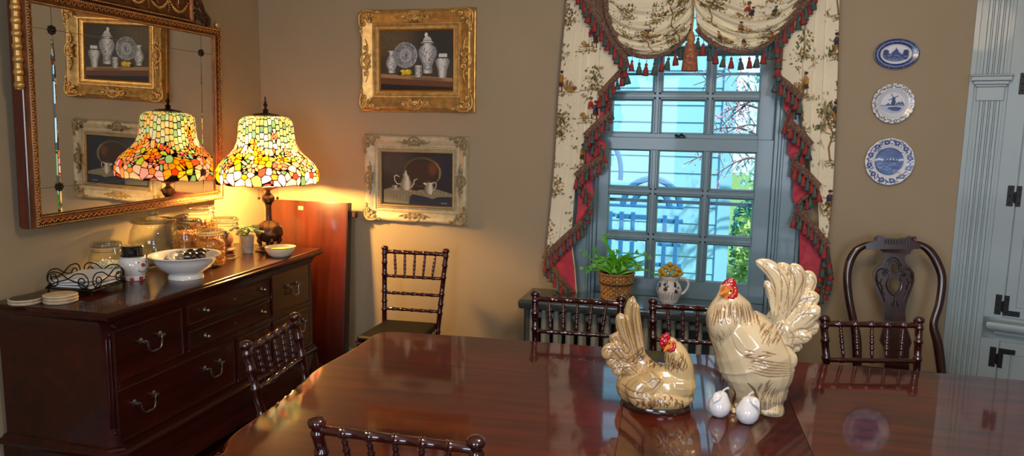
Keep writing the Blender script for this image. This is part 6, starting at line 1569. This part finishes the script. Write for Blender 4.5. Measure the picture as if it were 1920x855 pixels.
# jug
p = atZ(1253, 567, SZ); JG = Vector((p.x, p.y, SZ)); jg = thing('painted_jug', 'white jug with dark blue brush-painted flowers, filled with yellow ball flowers', 'jug', JG)
r = Ras(6.4, 1.6, 110, (226, 224, 222)); g = np.random.default_rng(14)
f0 = math.atan2(-JG.y, -JG.x) % (2*PI)     # the side facing the room
for cx_, cy_, s in ((f0-.25, .95, 1.), (f0+.6, .85, 1.1), (f0-1.1, .9, .9), (f0+1.6, .9, 1.), ((f0+2.6) % 6.28, .9, 1.), ((f0-2.2) % 6.28, .9, 1.)):
    for k in range(11): a = g.random()*6.28; r.ell(cx_+.26*s*math.cos(a)*g.random()**.5, cy_+.16*s*math.sin(a), .12, .045, (34, 38, 62), .9, rot=a)
    for k in range(4): r.stroke([(cx_-.3+.18*k, .62), (cx_-.36+.2*k, .42), (cx_-.30+.16*k, .26)], .035, (40, 44, 66))
    for k in range(5): r.ell(cx_+(g.random()-.5)*.4, cy_+(g.random()-.5)*.2, .05, .025, (214, 214, 218), .9, rot=g.random()*3)
P = [(0, .0), (.046, .0), (.050, .004), (.060, .03), (.071, .06), (.072, .078), (.064, .10), (.053, .118), (.050, .13), (.055, .148), (.058, .152)]
nu, nv = 160, 80; TH = np.linspace(0, 2*PI, nu, endpoint=False); zs = np.linspace(0, 1, nv); AL = np.concatenate([[0], np.cumsum([math.hypot(b_[0]-a[0], b_[1]-a[1]) for a, b_ in zip(P, P[1:])])]); AL /= AL[-1]
V = np.zeros((nv, nu, 3)); C = np.zeros((nv, nu, 3))
for j in range(nv):
    q, z = np.interp(zs[j], AL, [a for a, _ in P]), np.interp(zs[j], AL, [b_ for _, b_ in P]); V[j, :, 0] = JG.x+q*np.cos(TH); V[j, :, 1] = JG.y+q*np.sin(TH); V[j, :, 2] = SZ+.0005+z; C[j] = r.sample(TH, np.full(nu, z/.152*1.35))
grid_mesh('body', V, C, nu, nv, vmat('jug_glaze', .12, coat=.6), jg, closed=True)
bm = B(); lathe(bm, [(.058, .152), (.057, .155), (.053, .150), (.047, .13), (.045, .11), (0, .10)], 40, Matrix.Translation(JG), cap=False); obj('lip', bm, M_white, jg, ang=60)
hx_ = Vector((CM[0][0], CM[0][1], 0)).normalized()
bm = B(); S = spline([JG+hx_*.050+Vector((0, 0, .138)), JG+hx_*.085+Vector((0, 0, .140)), JG+hx_*.108+Vector((0, 0, .115)), JG+hx_*.104+Vector((0, 0, .085)), JG+hx_*.085+Vector((0, 0, .058)), JG+hx_*.066+Vector((0, 0, .048))], 6)
tube(bm, S, lerp_list([.0085, .0075, .0065, .0065, .007, .009], 6), 12); obj('handle', bm, M_white, jg)
M_yb = mat('yellow_flower_ball', (206, 170, 58), .85, var=.3, nscale=120, bmp=.8, bscale=260); g = random.Random(12)
spots = [(0, 0, .196), (-.026, -.012, .190), (.026, -.008, .192), (-.045, .0, .172), (.046, .0, .176), (-.030, -.034, .168), (.0, -.036, .178), (.031, -.032, .166), (.048, -.022, .158), (-.048, -.02, .156), (-.014, .03, .186), (.020, .028, .188), (-.036, .026, .176), (.042, .024, .172), (.0, -.012, .202), (-.016, -.044, .160), (.016, -.046, .160), (.056, .004, .160), (-.014, -.024, .188), (.014, -.026, .186), (.0, .012, .196), (-.022, .010, .184), (.024, .008, .186), (.034, -.020, .180), (-.036, -.018, .178)]
b0 = None
for k, (dx, dy, dz) in enumerate(spots):
    dz += .008+.35*max(0, dz-.165); q = JG+hx_*dx*1.18+Vector((0, dy, dz))
    if b0 is None:
        bm = B(); ico(bm, (0, 0, 0), .0125, 3); b0 = obj('yellow_ball_flower', bm, M_yb, None, base=(0, 0, 0)); b0['label'] = 'round yellow ball flower standing in the painted jug'; b0['category'] = 'flower'; b0['group'] = 'yellow ball flowers in the jug'
        bm = B(); tube(bm, [(0, 0, -.012), (0, .0, -.052)], .0012, 5); st_ = obj('stem', bm, mat('dry_stem', (130, 130, 70), .7), b0, local=True); KIDS[b0.name] = [st_]; o = b0
    else: o = copy_tree(b0)
    o.location = q

# ================================================================== CERAMIC BIRDS AND PEARS ON THE TABLE
def ceramic(me, base_fn, strokes, name, parent, m, red=None, groove=.0016):
    co = mco(me); n = len(me.vertices)
    nr = np.empty(n*3, np.float32); me.vertices.foreach_get('normal', nr); nr = nr.reshape(-1, 3)
    kd = kdtree.KDTree(sum(len(s[0]) for s in strokes)); i = 0; W_ = []
    for pts, w, al in strokes:
        for k, p in enumerate(pts): kd.insert(p, i); W_.append((w*(1-.6*abs(2*k/(len(pts)-1)-1)), al)); i += 1
    kd.balance(); col = base_fn(co)
    for v in range(n):
        p, idx, d = kd.find(co[v]); w, al = W_[idx]
        if d < w*1.8:
            t = max(0., min(1., (w*1.5-d)/(w*.9))); col[v] = col[v]*(1-t*al)+np.array((104, 62, 34))*t*al; co[v] -= nr[v]*groove*max(0, 1-d/(w*1.8))
    me.vertices.foreach_set('co', co.astype(np.float32).ravel()); paint(me, col); me.update()
    return link_mesh(name, me, m, parent)
M_cer = vmat('crackled_cream_glaze', .10, coat=.8, bmp=.05, bscale=60)
M_cer.node_tree.nodes['Principled BSDF'].inputs['Coat Roughness'].default_value = .04
M_red = mat('red_comb_glaze', (176, 18, 24), .12, coat=.8, var=.15, nscale=60)
M_beak = mat('ochre_beak_glaze', (212, 138, 48), .15, coat=.7)
M_eye = mat('dark_eye_glaze', (20, 14, 10), .05, coat=.8)
YR = 2.45
def rp(px, py, d=0.): return atY(px, py, YR-d)
K = .00181        # metres per pixel at that distance
c5 = lambda x, y: (1120+x*.3742, 480+y*.3742)
def rz(x, y, d=0.): return rp(*c5(x, y), d)
bm = B()
def blobsweep(bm, pts, rr, n=6, flat=.85, up=(0, 1, 0)):
    P = spline(pts, n); R_ = [q*K*.3742 for q in lerp_list(rr, n)]; tube(bm, P, R_, 20, ry=[q*flat for q in R_], up=up)
    ball(bm, P[0], (R_[0], R_[0]*flat, R_[0]), 14, 10); ball(bm, P[-1], (R_[-1], R_[-1]*flat, R_[-1]), 14, 10)
# body column from the crown of the head down to the thighs
blobsweep(bm, [rz(650, 165, .03), rz(655, 200, .032), rz(662, 250, .03), rz(674, 330, .02), rz(745, 430, .01), rz(790, 515, 0), rz(805, 590, 0), rz(808, 650, 0)], [36, 58, 98, 122, 170, 186, 168, 138], flat=.80)
blobsweep(bm, [rz(806, 560, 0), rz(808, 620, 0), rz(808, 665, 0), rz(806, 705, 0)], [165, 148, 124, 96], flat=.80)
ball(bm, rz(640, 330, .045), (.055, .05, .07), 20, 14)          # breast
blobsweep(bm, [rz(700, 640, .0), rz(700, 720, .0), rz(702, 785, .0)], [44, 38, 46], flat=.9)
blobsweep(bm, [rz(868, 630, .01), rz(862, 700, .01), rz(872, 770, .01)], [66, 52, 60], flat=.95)
def feather(bm, L, w, d0=0., d1=0., th=.42, n=7, tip=.5):
    P = spline([rz(x, y, d0+(d1-d0)*k/(len(L)-1)) for k, (x, y) in enumerate(L)], n); m = len(P); R_ = []
    for i in range(m): f = i/(m-1); R_.append(w*K*.3742*.5*(.75+.35*math.sin(PI*f))*(1 if f < .82 else max(.12, math.sqrt(max(0, 1-((f-.82)/.18)**2)))*1.))
    tube(bm, P, R_, 14, ry=[max(.0022, q*th) for q in R_], up=(0, -1, 0))
TF = [([(880, 470), (905, 350), (925, 230), (915, 130), (865, 60), (792, 24)], 78, .02, .03), ([(890, 300), (880, 220), (862, 160), (838, 122)], 40, .05, .05),
      ([(890, 450), (935, 300), (955, 180), (950, 90), (905, 34)], 74, .0, .0), ([(900, 450), (960, 290), (990, 170), (1000, 95), (972, 36)], 78, .015, .02), ([(905, 450), (975, 300), (1030, 190), (1060, 120), (1030, 76)], 74, -.005, -.005),
      ([(905, 455), (985, 310), (1050, 225), (1112, 196)], 86, .012, .015), ([(910, 460), (1000, 345), (1070, 290), (1118, 298)], 92, .024, .028), ([(915, 465), (1000, 385), (1060, 360), (1104, 382)], 86, .012, .014), ([(920, 470), (985, 410), (1030, 405), (1056, 432)], 76, .026, .03), ([(920, 480), (960, 440), (990, 450), (1012, 478)], 62, .016, .02), ([(890, 440), (930, 370), (950, 400), (960, 470)], 80, .03, .036)]
for L, w, d0, d1 in TF: feather(bm, L, w, d0, d1)
for L, w in (([(800, 430), (870, 470), (940, 520), (1000, 545)], 110), ([(790, 480), (860, 520), (930, 560), (990, 575)], 90), ([(770, 440), (840, 500), (900, 530), (960, 535)], 90), ([(820, 540), (880, 580), (930, 600), (975, 600)], 90)): feather(bm, L, w, .050, .030, .4)
blobsweep(bm, [rz(860, 480, 0), rz(905, 400, 0), rz(950, 310, 0), rz(965, 200, 0)], [95, 90, 90, 50], flat=.22)
for a in range(3): feather(bm, [(705+a*12-14, 740), (700+a*14-14, 780), (692+a*14-14, 790)], 34, .03, .05, .6)
for a in range(3): feather(bm, [(862+a*22-20, 730), (862+a*26-26, 775), (858+a*28-28, 792)], 46, .035, .055, .6)
bmesh.ops.recalc_face_normals(bm, faces=bm.faces[:]); me = remesh(bm, .0028, 2, .5)
co = mco(me); co[:, 2] = np.maximum(co[:, 2], TZ+.0008); me.vertices.foreach_set('co', co.astype(np.float32).ravel())
cen = rz(790, 780); ro = thing('ceramic_rooster', 'tall cream glazed ceramic rooster with fanned tail and red comb on the table', 'rooster figurine', (cen.x, YR, TZ))
def strokes_from(Ls, fn, step=.002):
    out = []
    for L, w, al in Ls:
        P = spline([fn(*q) for q in L], 8); out.append((P, w, al))
    return out
def surf(me, fn):
    """snap a drawn stroke onto the surface nearest the camera"""
    kd = kdtree.KDTree(len(me.vertices)); c = mco(me)
    for i, p in enumerate(c): kd.insert(p, i)
    kd.balance(); return kd
def snap_strokes(me, Ls, fn):
    from mathutils.bvhtree import BVHTree
    b = bmesh.new(); b.from_mesh(me); T = BVHTree.FromBMesh(b); b.free(); out = []; o = Vector((0, 0, H))
    for L, w, al in Ls:
        P = spline([fn(*q) for q in L], 26); S = []
        for p in P:
            h = T.ray_cast(o, (p-o).normalized())[0]
            if h is not None: S.append(h)
        if len(S) > 2: out.append((S, w, al))
    return out
g = random.Random(21); SL = []
for L, w, d0, d1 in TF:                       # quills and feather edges
    SL.append((L[1:], .0012, .3))
    for s in (-1, 1):
        E = [(x+s*w*.52*(.8 if k else .5)*(0.2 if k == len(L)-1 else 1), y+abs(s)*4) for k, (x, y) in enumerate(L)]; SL.append((E[1:], .0019, .6))
for k in range(22):
    a = k/21; x0 = 590+a*190; y0 = 225+50*abs(a-.5)+g.uniform(-8, 8); SL.append(([(x0, y0), (x0+g.uniform(-4, 10)+(a-.4)*30, y0+50), (x0+(a-.4)*60+g.uniform(-6, 6), y0+105+g.uniform(-15, 15))], .0019, .75))
for k in range(26): x0, y0 = g.uniform(830, 940), g.uniform(330, 420); SL.append(([(x0, y0), (x0-12, y0+14), (x0-20+g.uniform(-4, 4), y0+34)], .0017, .7))
for k in range(14): x0, y0 = g.uniform(730, 860), g.uniform(470, 530); SL.append(([(x0, y0), (x0+24, y0+3), (x0+44, y0+g.uniform(-4, 12))], .0018, .7))
for k in range(6): SL.append(([(760, 505+k*15), (860, 530+k*15), (985, 545+k*11)], .0022, .6))
for k in range(16): x0, y0 = g.uniform(820, 930), g.uniform(600, 690); SL.append(([(x0, y0), (x0-16, y0+24), (x0-24, y0+44)], .0020, .6))
for k in range(12): x0, y0 = g.uniform(565, 620), g.uniform(370, 480); SL.append(([(x0, y0), (x0+10, y0+16), (x0+14, y0+34)], .0016, .5))
for k in range(10): x0 = 820+k*13; SL.append(([(x0, 705), (x0+g.uniform(-4, 4), 745), (x0-4, 785)], .0018, .5))
SL += [([(600, 180), (570, 215), (555, 262)], .002, .5), ([(660, 360), (700, 470), (780, 520), (860, 560)], .0024, .35), ([(665, 650), (690, 690), (680, 740), (700, 780)], .005, .9), ([(755, 640), (790, 680), (800, 740), (815, 785)], .006, .8)]
fc = rz(655, 180, .055)
def base_r(co):
    c = np.ones((len(co), 3))*np.array((214, 198, 162.)); nz_ = np.sin(co[:, 0]*37+co[:, 2]*23)*np.sin(co[:, 2]*41-co[:, 1]*29); c *= (1+.05*nz_)[:, None]
    d = np.linalg.norm(co-np.array(fc), axis=1); t = np.clip((.030-d)/.008, 0, 1)[:, None]; return c*(1-t)+t*np.array((196, 104, 48.))
ceramic(me, base_r, snap_strokes(me, SL, lambda x, y: rz(x, y)), 'body', ro, M_cer)
from mathutils.bvhtree import BVHTree
def hitter(ob_me):
    b = bmesh.new(); b.from_mesh(ob_me); b.transform(Matrix.Identity(4)); T = BVHTree.FromBMesh(b); b.free(); return T
def onsurf(T, p, M):
    o = M.inverted() @ Vector((0, 0, H)); q = M.inverted() @ p; h = T.ray_cast(o, (q-o).normalized())[0]
    return (M @ h) if h is not None else p
TR = hitter(me); MR = wm(ro)
hp = lambda x, y: onsurf(TR, rz(x, y), MR)
def lumps(bm, L, s=K*.3742, dfl=.6):
    for x, y, q, p in L: ball(bm, p(x, y), (q*s, q*s*dfl, q*s), 12, 8)
bm = B(); top = lambda x, y: rz(x, y, .035)
lumps(bm, [(630, 158, 14, top), (640, 145, 17, top), (650, 135, 18, top), (662, 128, 17, top), (674, 126, 14, top), (684, 134, 12, top), (668, 145, 22, top), (684, 150, 14, top), (646, 158, 16, top), (664, 118, 8, top), (678, 117, 8, top), (650, 124, 8, top)])
m2 = remesh(bm, .002, 2); m2.materials.append(M_red); link_mesh('comb', m2, None, ro)
bm = B(); w_ = lambda x, y: hp(x, y)
for x, y, q in ((688, 165, 14), (692, 180, 15), (688, 196, 15), (676, 206, 13), (662, 208, 9)): p = w_(x, y); ball(bm, p, (q*K*.3742, q*K*.25, q*K*.3742), 12, 8)
m2 = remesh(bm, .002, 2); m2.materials.append(M_red); link_mesh('wattle', m2, None, ro)
bm = B(); a, b_ = hp(642, 184), rz(606, 198, .075)
tube(bm, [a+Vector((.006, .01, 0)), a.lerp(b_, .4)+Vector((0, 0, .002)), b_], [.0125, .0075, .001], 10); obj('beak', bm, M_beak, ro)
bm = B(); ball(bm, hp(668, 176), .0038, 10, 8); obj('eye', bm, M_eye, ro)

# hen
YH = 2.385; KH = .001765
def hz(x, y, d=0.): return atY(*c5(x, y), YH-d)
def hsweep(bm, pts, rr, n=6, flat=.85):
    P = spline(pts, n); R_ = [q*KH*.3742 for q in lerp_list(rr, n)]; tube(bm, P, R_, 20, ry=[q*flat for q in R_], up=(0, 1, 0)); ball(bm, P[0], (R_[0], R_[0]*flat, R_[0]), 14, 10); ball(bm, P[-1], (R_[-1], R_[-1]*flat, R_[-1]), 14, 10)
bm = B(); s = KH*.3742
hsweep(bm, [hz(190, 650), hz(250, 655), hz(330, 650, .01), hz(395, 640, .01)], [98, 118, 118, 98], flat=.82)
hsweep(bm, [hz(415, 620, .01), hz(410, 550, .02), hz(392, 490, .03), hz(375, 450, .035), hz(370, 436, .035)], [74, 68, 58, 44, 30], flat=.85)
ball(bm, hz(300, 690), (180*s, .085, 74*s), 24, 14)
hsweep(bm, [hz(250, 600), hz(200, 540), hz(165, 480), hz(150, 430)], [80, 70, 62, 52], flat=.5)
def hfe(L, w, d0=0., d1=0., th=.4):
    P = spline([hz(x, y, d0+(d1-d0)*k/(len(L)-1)) for k, (x, y) in enumerate(L)], 7); m = len(P); R_ = []
    for i in range(m): f = i/(m-1); R_.append(w*s*.5*(.8+.3*math.sin(PI*f))*(1 if f < .82 else max(.15, math.sqrt(max(0, 1-((f-.82)/.18)**2)))))
    tube(bm, P, R_, 14, ry=[max(.002, q*th) for q in R_], up=(0, -1, 0))
HF = [([(215, 520), (180, 400), (165, 300), (180, 200)], 62, .01, .02), ([(225, 500), (205, 400), (192, 300), (196, 232)], 46, .025, .03), ([(180, 520), (145, 420), (125, 350), (112, 284)], 62, .02, .03), ([(180, 540), (120, 450), (90, 410), (74, 390)], 66, .02, .03), ([(180, 560), (110, 480), (62, 470), (34, 515)], 66, .03, .045), ([(185, 580), (120, 520), (80, 520), (66, 560)], 66, .025, .04), ([(190, 600), (140, 560), (105, 570), (98, 600)], 60, .03, .045)]
for L, w, a, b_ in HF: hfe(L, w, a, b_)
hfe([(240, 640), (200, 690), (230, 720), (290, 715)], 90, .075, .08, .5); hfe([(300, 600), (260, 650), (200, 670), (140, 660)], 120, .06, .05, .5)
bmesh.ops.recalc_face_normals(bm, faces=bm.faces[:]); me = remesh(bm, .0026, 2, .5)
co = mco(me); zb_ = TZ+.014; co[:, 2] = np.maximum(co[:, 2], zb_); me.vertices.foreach_set('co', co.astype(np.float32).ravel())
cen = hz(290, 770); hn = thing('ceramic_hen', 'cream and brown glazed ceramic hen sitting on the table, tail raised to the left', 'hen figurine', (cen.x, YH, TZ))
SL = []; g = random.Random(5)
for L, w, a, b_ in HF:
    SL.append((L, .0014, .5))
    for q in (-1, 1): SL.append(([(x+q*w*.42, y) for x, y in L], .0021, .75))
for k in range(26): a = g.random(); x0, y0 = 285+a*60, 470+g.random()*40-a*10; SL.append(([(x0, y0), (x0-12+a*8, y0+26), (x0-24+a*14, y0+56)], .0020, .85))
for k in range(26): x0, y0 = 345+g.random()*100, 480+g.random()*60; SL.append(([(x0, y0), (x0-2+g.uniform(-8, 8), y0+24), (x0-10+g.uniform(-8, 14), y0+44)], .0019, .8))
for k in range(44): x0, y0 = 190+g.random()*240, 700+g.random()*50; SL.append(([(x0, y0), (x0+10, y0+8), (x0+g.uniform(-8, 18), y0+26)], .0024, .85))
for k in range(30): x0, y0 = 140+g.random()*90, 470+g.random()*80; SL.append(([(x0, y0), (x0+14, y0-6), (x0+24, y0-20)], .0019, .8))
SL += [([(240, 640), (280, 620), (318, 618), (300, 650), (280, 670)], .0022, .7), ([(120, 640), (160, 670), (220, 690), (290, 690)], .0024, .7), ([(125, 680), (170, 710), (230, 720)], .0024, .8)]
fh = hz(362, 448, .055)
def base_h(co):
    c = np.ones((len(co), 3))*np.array((208, 182, 132.)); x = (co[:, 0]-hz(190, 500).x)/.12; t = np.clip(1-x, 0, 1)[:, None]; c = c*(1-.35*t)+np.array((140, 108, 66.))*.35*t
    c *= (1+.06*np.sin(co[:, 0]*50+co[:, 2]*31)*np.sin(co[:, 2]*47))[:, None]; d = np.linalg.norm(co-np.array(fh), axis=1); t = np.clip((.024-d)/.006, 0, 1)[:, None]; return c*(1-t)+t*np.array((200, 120, 66.))
ceramic(me, base_h, snap_strokes(me, SL, lambda x, y: hz(x, y)), 'body', hn, M_cer)
TH_ = hitter(me); MH = wm(hn); hh = lambda x, y: onsurf(TH_, hz(x, y), MH)
bm = B(); top = lambda x, y: hz(x, y, .045)
for x, y, q in ((325, 440, 16), (328, 420, 15), (340, 405, 14), (350, 398, 12), (340, 430, 18), (330, 456, 12), (355, 408, 12), (332, 398, 8), (346, 390, 8), (320, 408, 7)): ball(bm, top(x, y), (q*s, q*s*.6, q*s), 12, 8)
m2 = remesh(bm, .002, 2); m2.materials.append(M_red); link_mesh('comb', m2, None, hn)
bm = B()
for x, y, q in ((384, 440, 10), (386, 455, 10), (380, 468, 11), (366, 474, 11), (354, 472, 8)): ball(bm, hh(x, y), (q*s, q*s*.7, q*s), 12, 8)
m2 = remesh(bm, .002, 2); m2.materials.append(M_red); link_mesh('wattle', m2, None, hn)
bm = B(); a, b_ = hh(350, 462), hz(332, 478, .082); tube(bm, [a+Vector((.004, .006, .002)), a.lerp(b_, .4)+Vector((0, 0, .002)), b_], [.010, .006, .001], 10); obj('beak', bm, M_beak, hn)
bm = B(); ball(bm, hh(362, 438), .0032, 10, 8); obj('eye', bm, M_eye, hn)
bm = B(); lathe(bm, [(0, .0004), (1, .0004), (1.02, .004), (1.0, .012), (.985, .016), (0, .016)], 56, Matrix.Translation((hz(290, 740).x, YH, TZ)) @ Matrix.Diagonal((.112, .078, 1, 1))); obj('base', bm, mat('dark_brown_glaze', (52, 30, 22), .15, coat=.7), hn)
# white pears
M_pear = mat('white_porcelain', (228, 230, 236), .08, coat=.8, var=.01)
def pear(px, py, tilt, label, sc=1.):
    p = atZ(px, py, TZ); t = thing('porcelain_pear', label, 'pear figurine', (p.x, p.y, TZ), group='white porcelain pears'); T = Matrix.Translation((p.x, p.y, TZ)) @ Matrix.Scale(sc, 4) @ Matrix.Rotation(tilt, 4, 'Y')
    bm = B(); lathe(bm, [(0, .0006), (.014, .0006), (.024, .006), (.034, .020), (.037, .036), (.034, .050), (.026, .064), (.020, .074), (.015, .082), (.008, .086), (0, .086)], 40, T, lambda a, r, z: 1+.02*math.sin(a*2)); obj('body', bm, M_pear, t)
    bm = B(); tube(bm, [T @ Vector(q) for q in ((0, 0, .083), (.003, 0, .092), (.010, -.002, .100), (.016, -.003, .104))], [.004, .0032, .003, .0045], 8); obj('stem', bm, M_pear, t)
    bm = B()
    L = [T @ Vector(q) for q in ((0, -.002, .084), (-.012, -.022, .080), (-.020, -.031, .066), (-.024, -.036, .052))] if tilt > 0 else [T @ Vector(q) for q in ((0, -.002, .086), (.016, -.018, .084), (.028, -.022, .070), (.034, -.022, .054))]
    P = spline(L, 5); tube(bm, P, [max(.0012, .0115*math.sin(PI*min(.98, .08+i/(len(P)-1)))) for i in range(len(P))], 10, ry=[.0022]*len(P), up=(0, -.7, .7)); obj('leaf', bm, M_pear, t)
pear(1345, 780, .14, 'left of two white porcelain pears, leaning, in front of the rooster', .98)
pear(1401, 793, -.03, 'right of two white porcelain pears, upright with a leaf, in front of the rooster', 1.0)

# ================================================================== LIGHT AND CAMERA
wd = bpy.data.worlds.new('World'); SC.world = wd; wd.use_nodes = True
bgn = wd.node_tree.nodes['Background']; bgn.inputs[0].default_value = (.62, .86, 1., 1); bgn.inputs[1].default_value = 1.6
def light(name, kind, loc, energy, rgb, size=.1, rot=None, sizey=None):
    l = bpy.data.lights.new(name, kind); l.energy = energy; l.color = tuple(lin(rgb))
    if kind == 'AREA':
        l.shape = 'RECTANGLE'; l.size = size; l.size_y = sizey or size
    elif kind == 'SUN': l.angle = size
    else: l.shadow_soft_size = size
    o = bpy.data.objects.new(name, l); COL.objects.link(o); o.location = loc
    if rot is not None: o.rotation_euler = Vector(rot).to_track_quat('-Z', 'Y').to_euler()
    return o
light('sunlight', 'SUN', (0, 0, 8), 6.5, (255, 250, 240), .02, (-.25, .5, -.8))
light('lamp_bulb', 'POINT', LAMP_BULB, 130, (255, 196, 108), .035)
light('front_opening_fill', 'AREA', (-1.1, YF-.1, 1.6), 46, (226, 236, 255), 1.15, (0, 1, -.02), 1.5)  # area fill added outside an unseen wall opening, standing in for daylight
light('second_opening_fill', 'AREA', (1.2, YF-.1, 1.6), 46, (226, 236, 255), 1.15, (0, 1, -.02), 1.5)  # same added area fill at the other unseen opening
light('overhead_fill', 'POINT', (.2, 1.5, 2.55), 60, (255, 224, 186), .2)  # warm overhead fill added out of view, no known fixture
cam = bpy.data.cameras.new('Camera'); co_ = bpy.data.objects.new('Camera', cam); COL.objects.link(co_)
cam.sensor_width = 36; cam.lens = FPX/1920*36; cam.clip_start = .05; cam.clip_end = 200
R3 = Matrix(((CM[0][0], -CM[1][0], -CM[2][0]), (CM[0][1], -CM[1][1], -CM[2][1]), (CM[0][2], -CM[1][2], -CM[2][2])))
co_.matrix_world = Matrix.Translation((0, 0, H)) @ R3.to_4x4()
SC.camera = co_
SC.view_settings.view_transform = 'Standard'; SC.view_settings.look = 'None'; SC.view_settings.gamma = 1; SC.view_settings.use_curve_mapping = False
SC.view_settings.exposure = 0.0
SC.cycles.use_denoising = True
SC.cycles.max_bounces = 10; SC.cycles.transparent_max_bounces = 24
SC.cycles.sample_clamp_indirect = 6.0
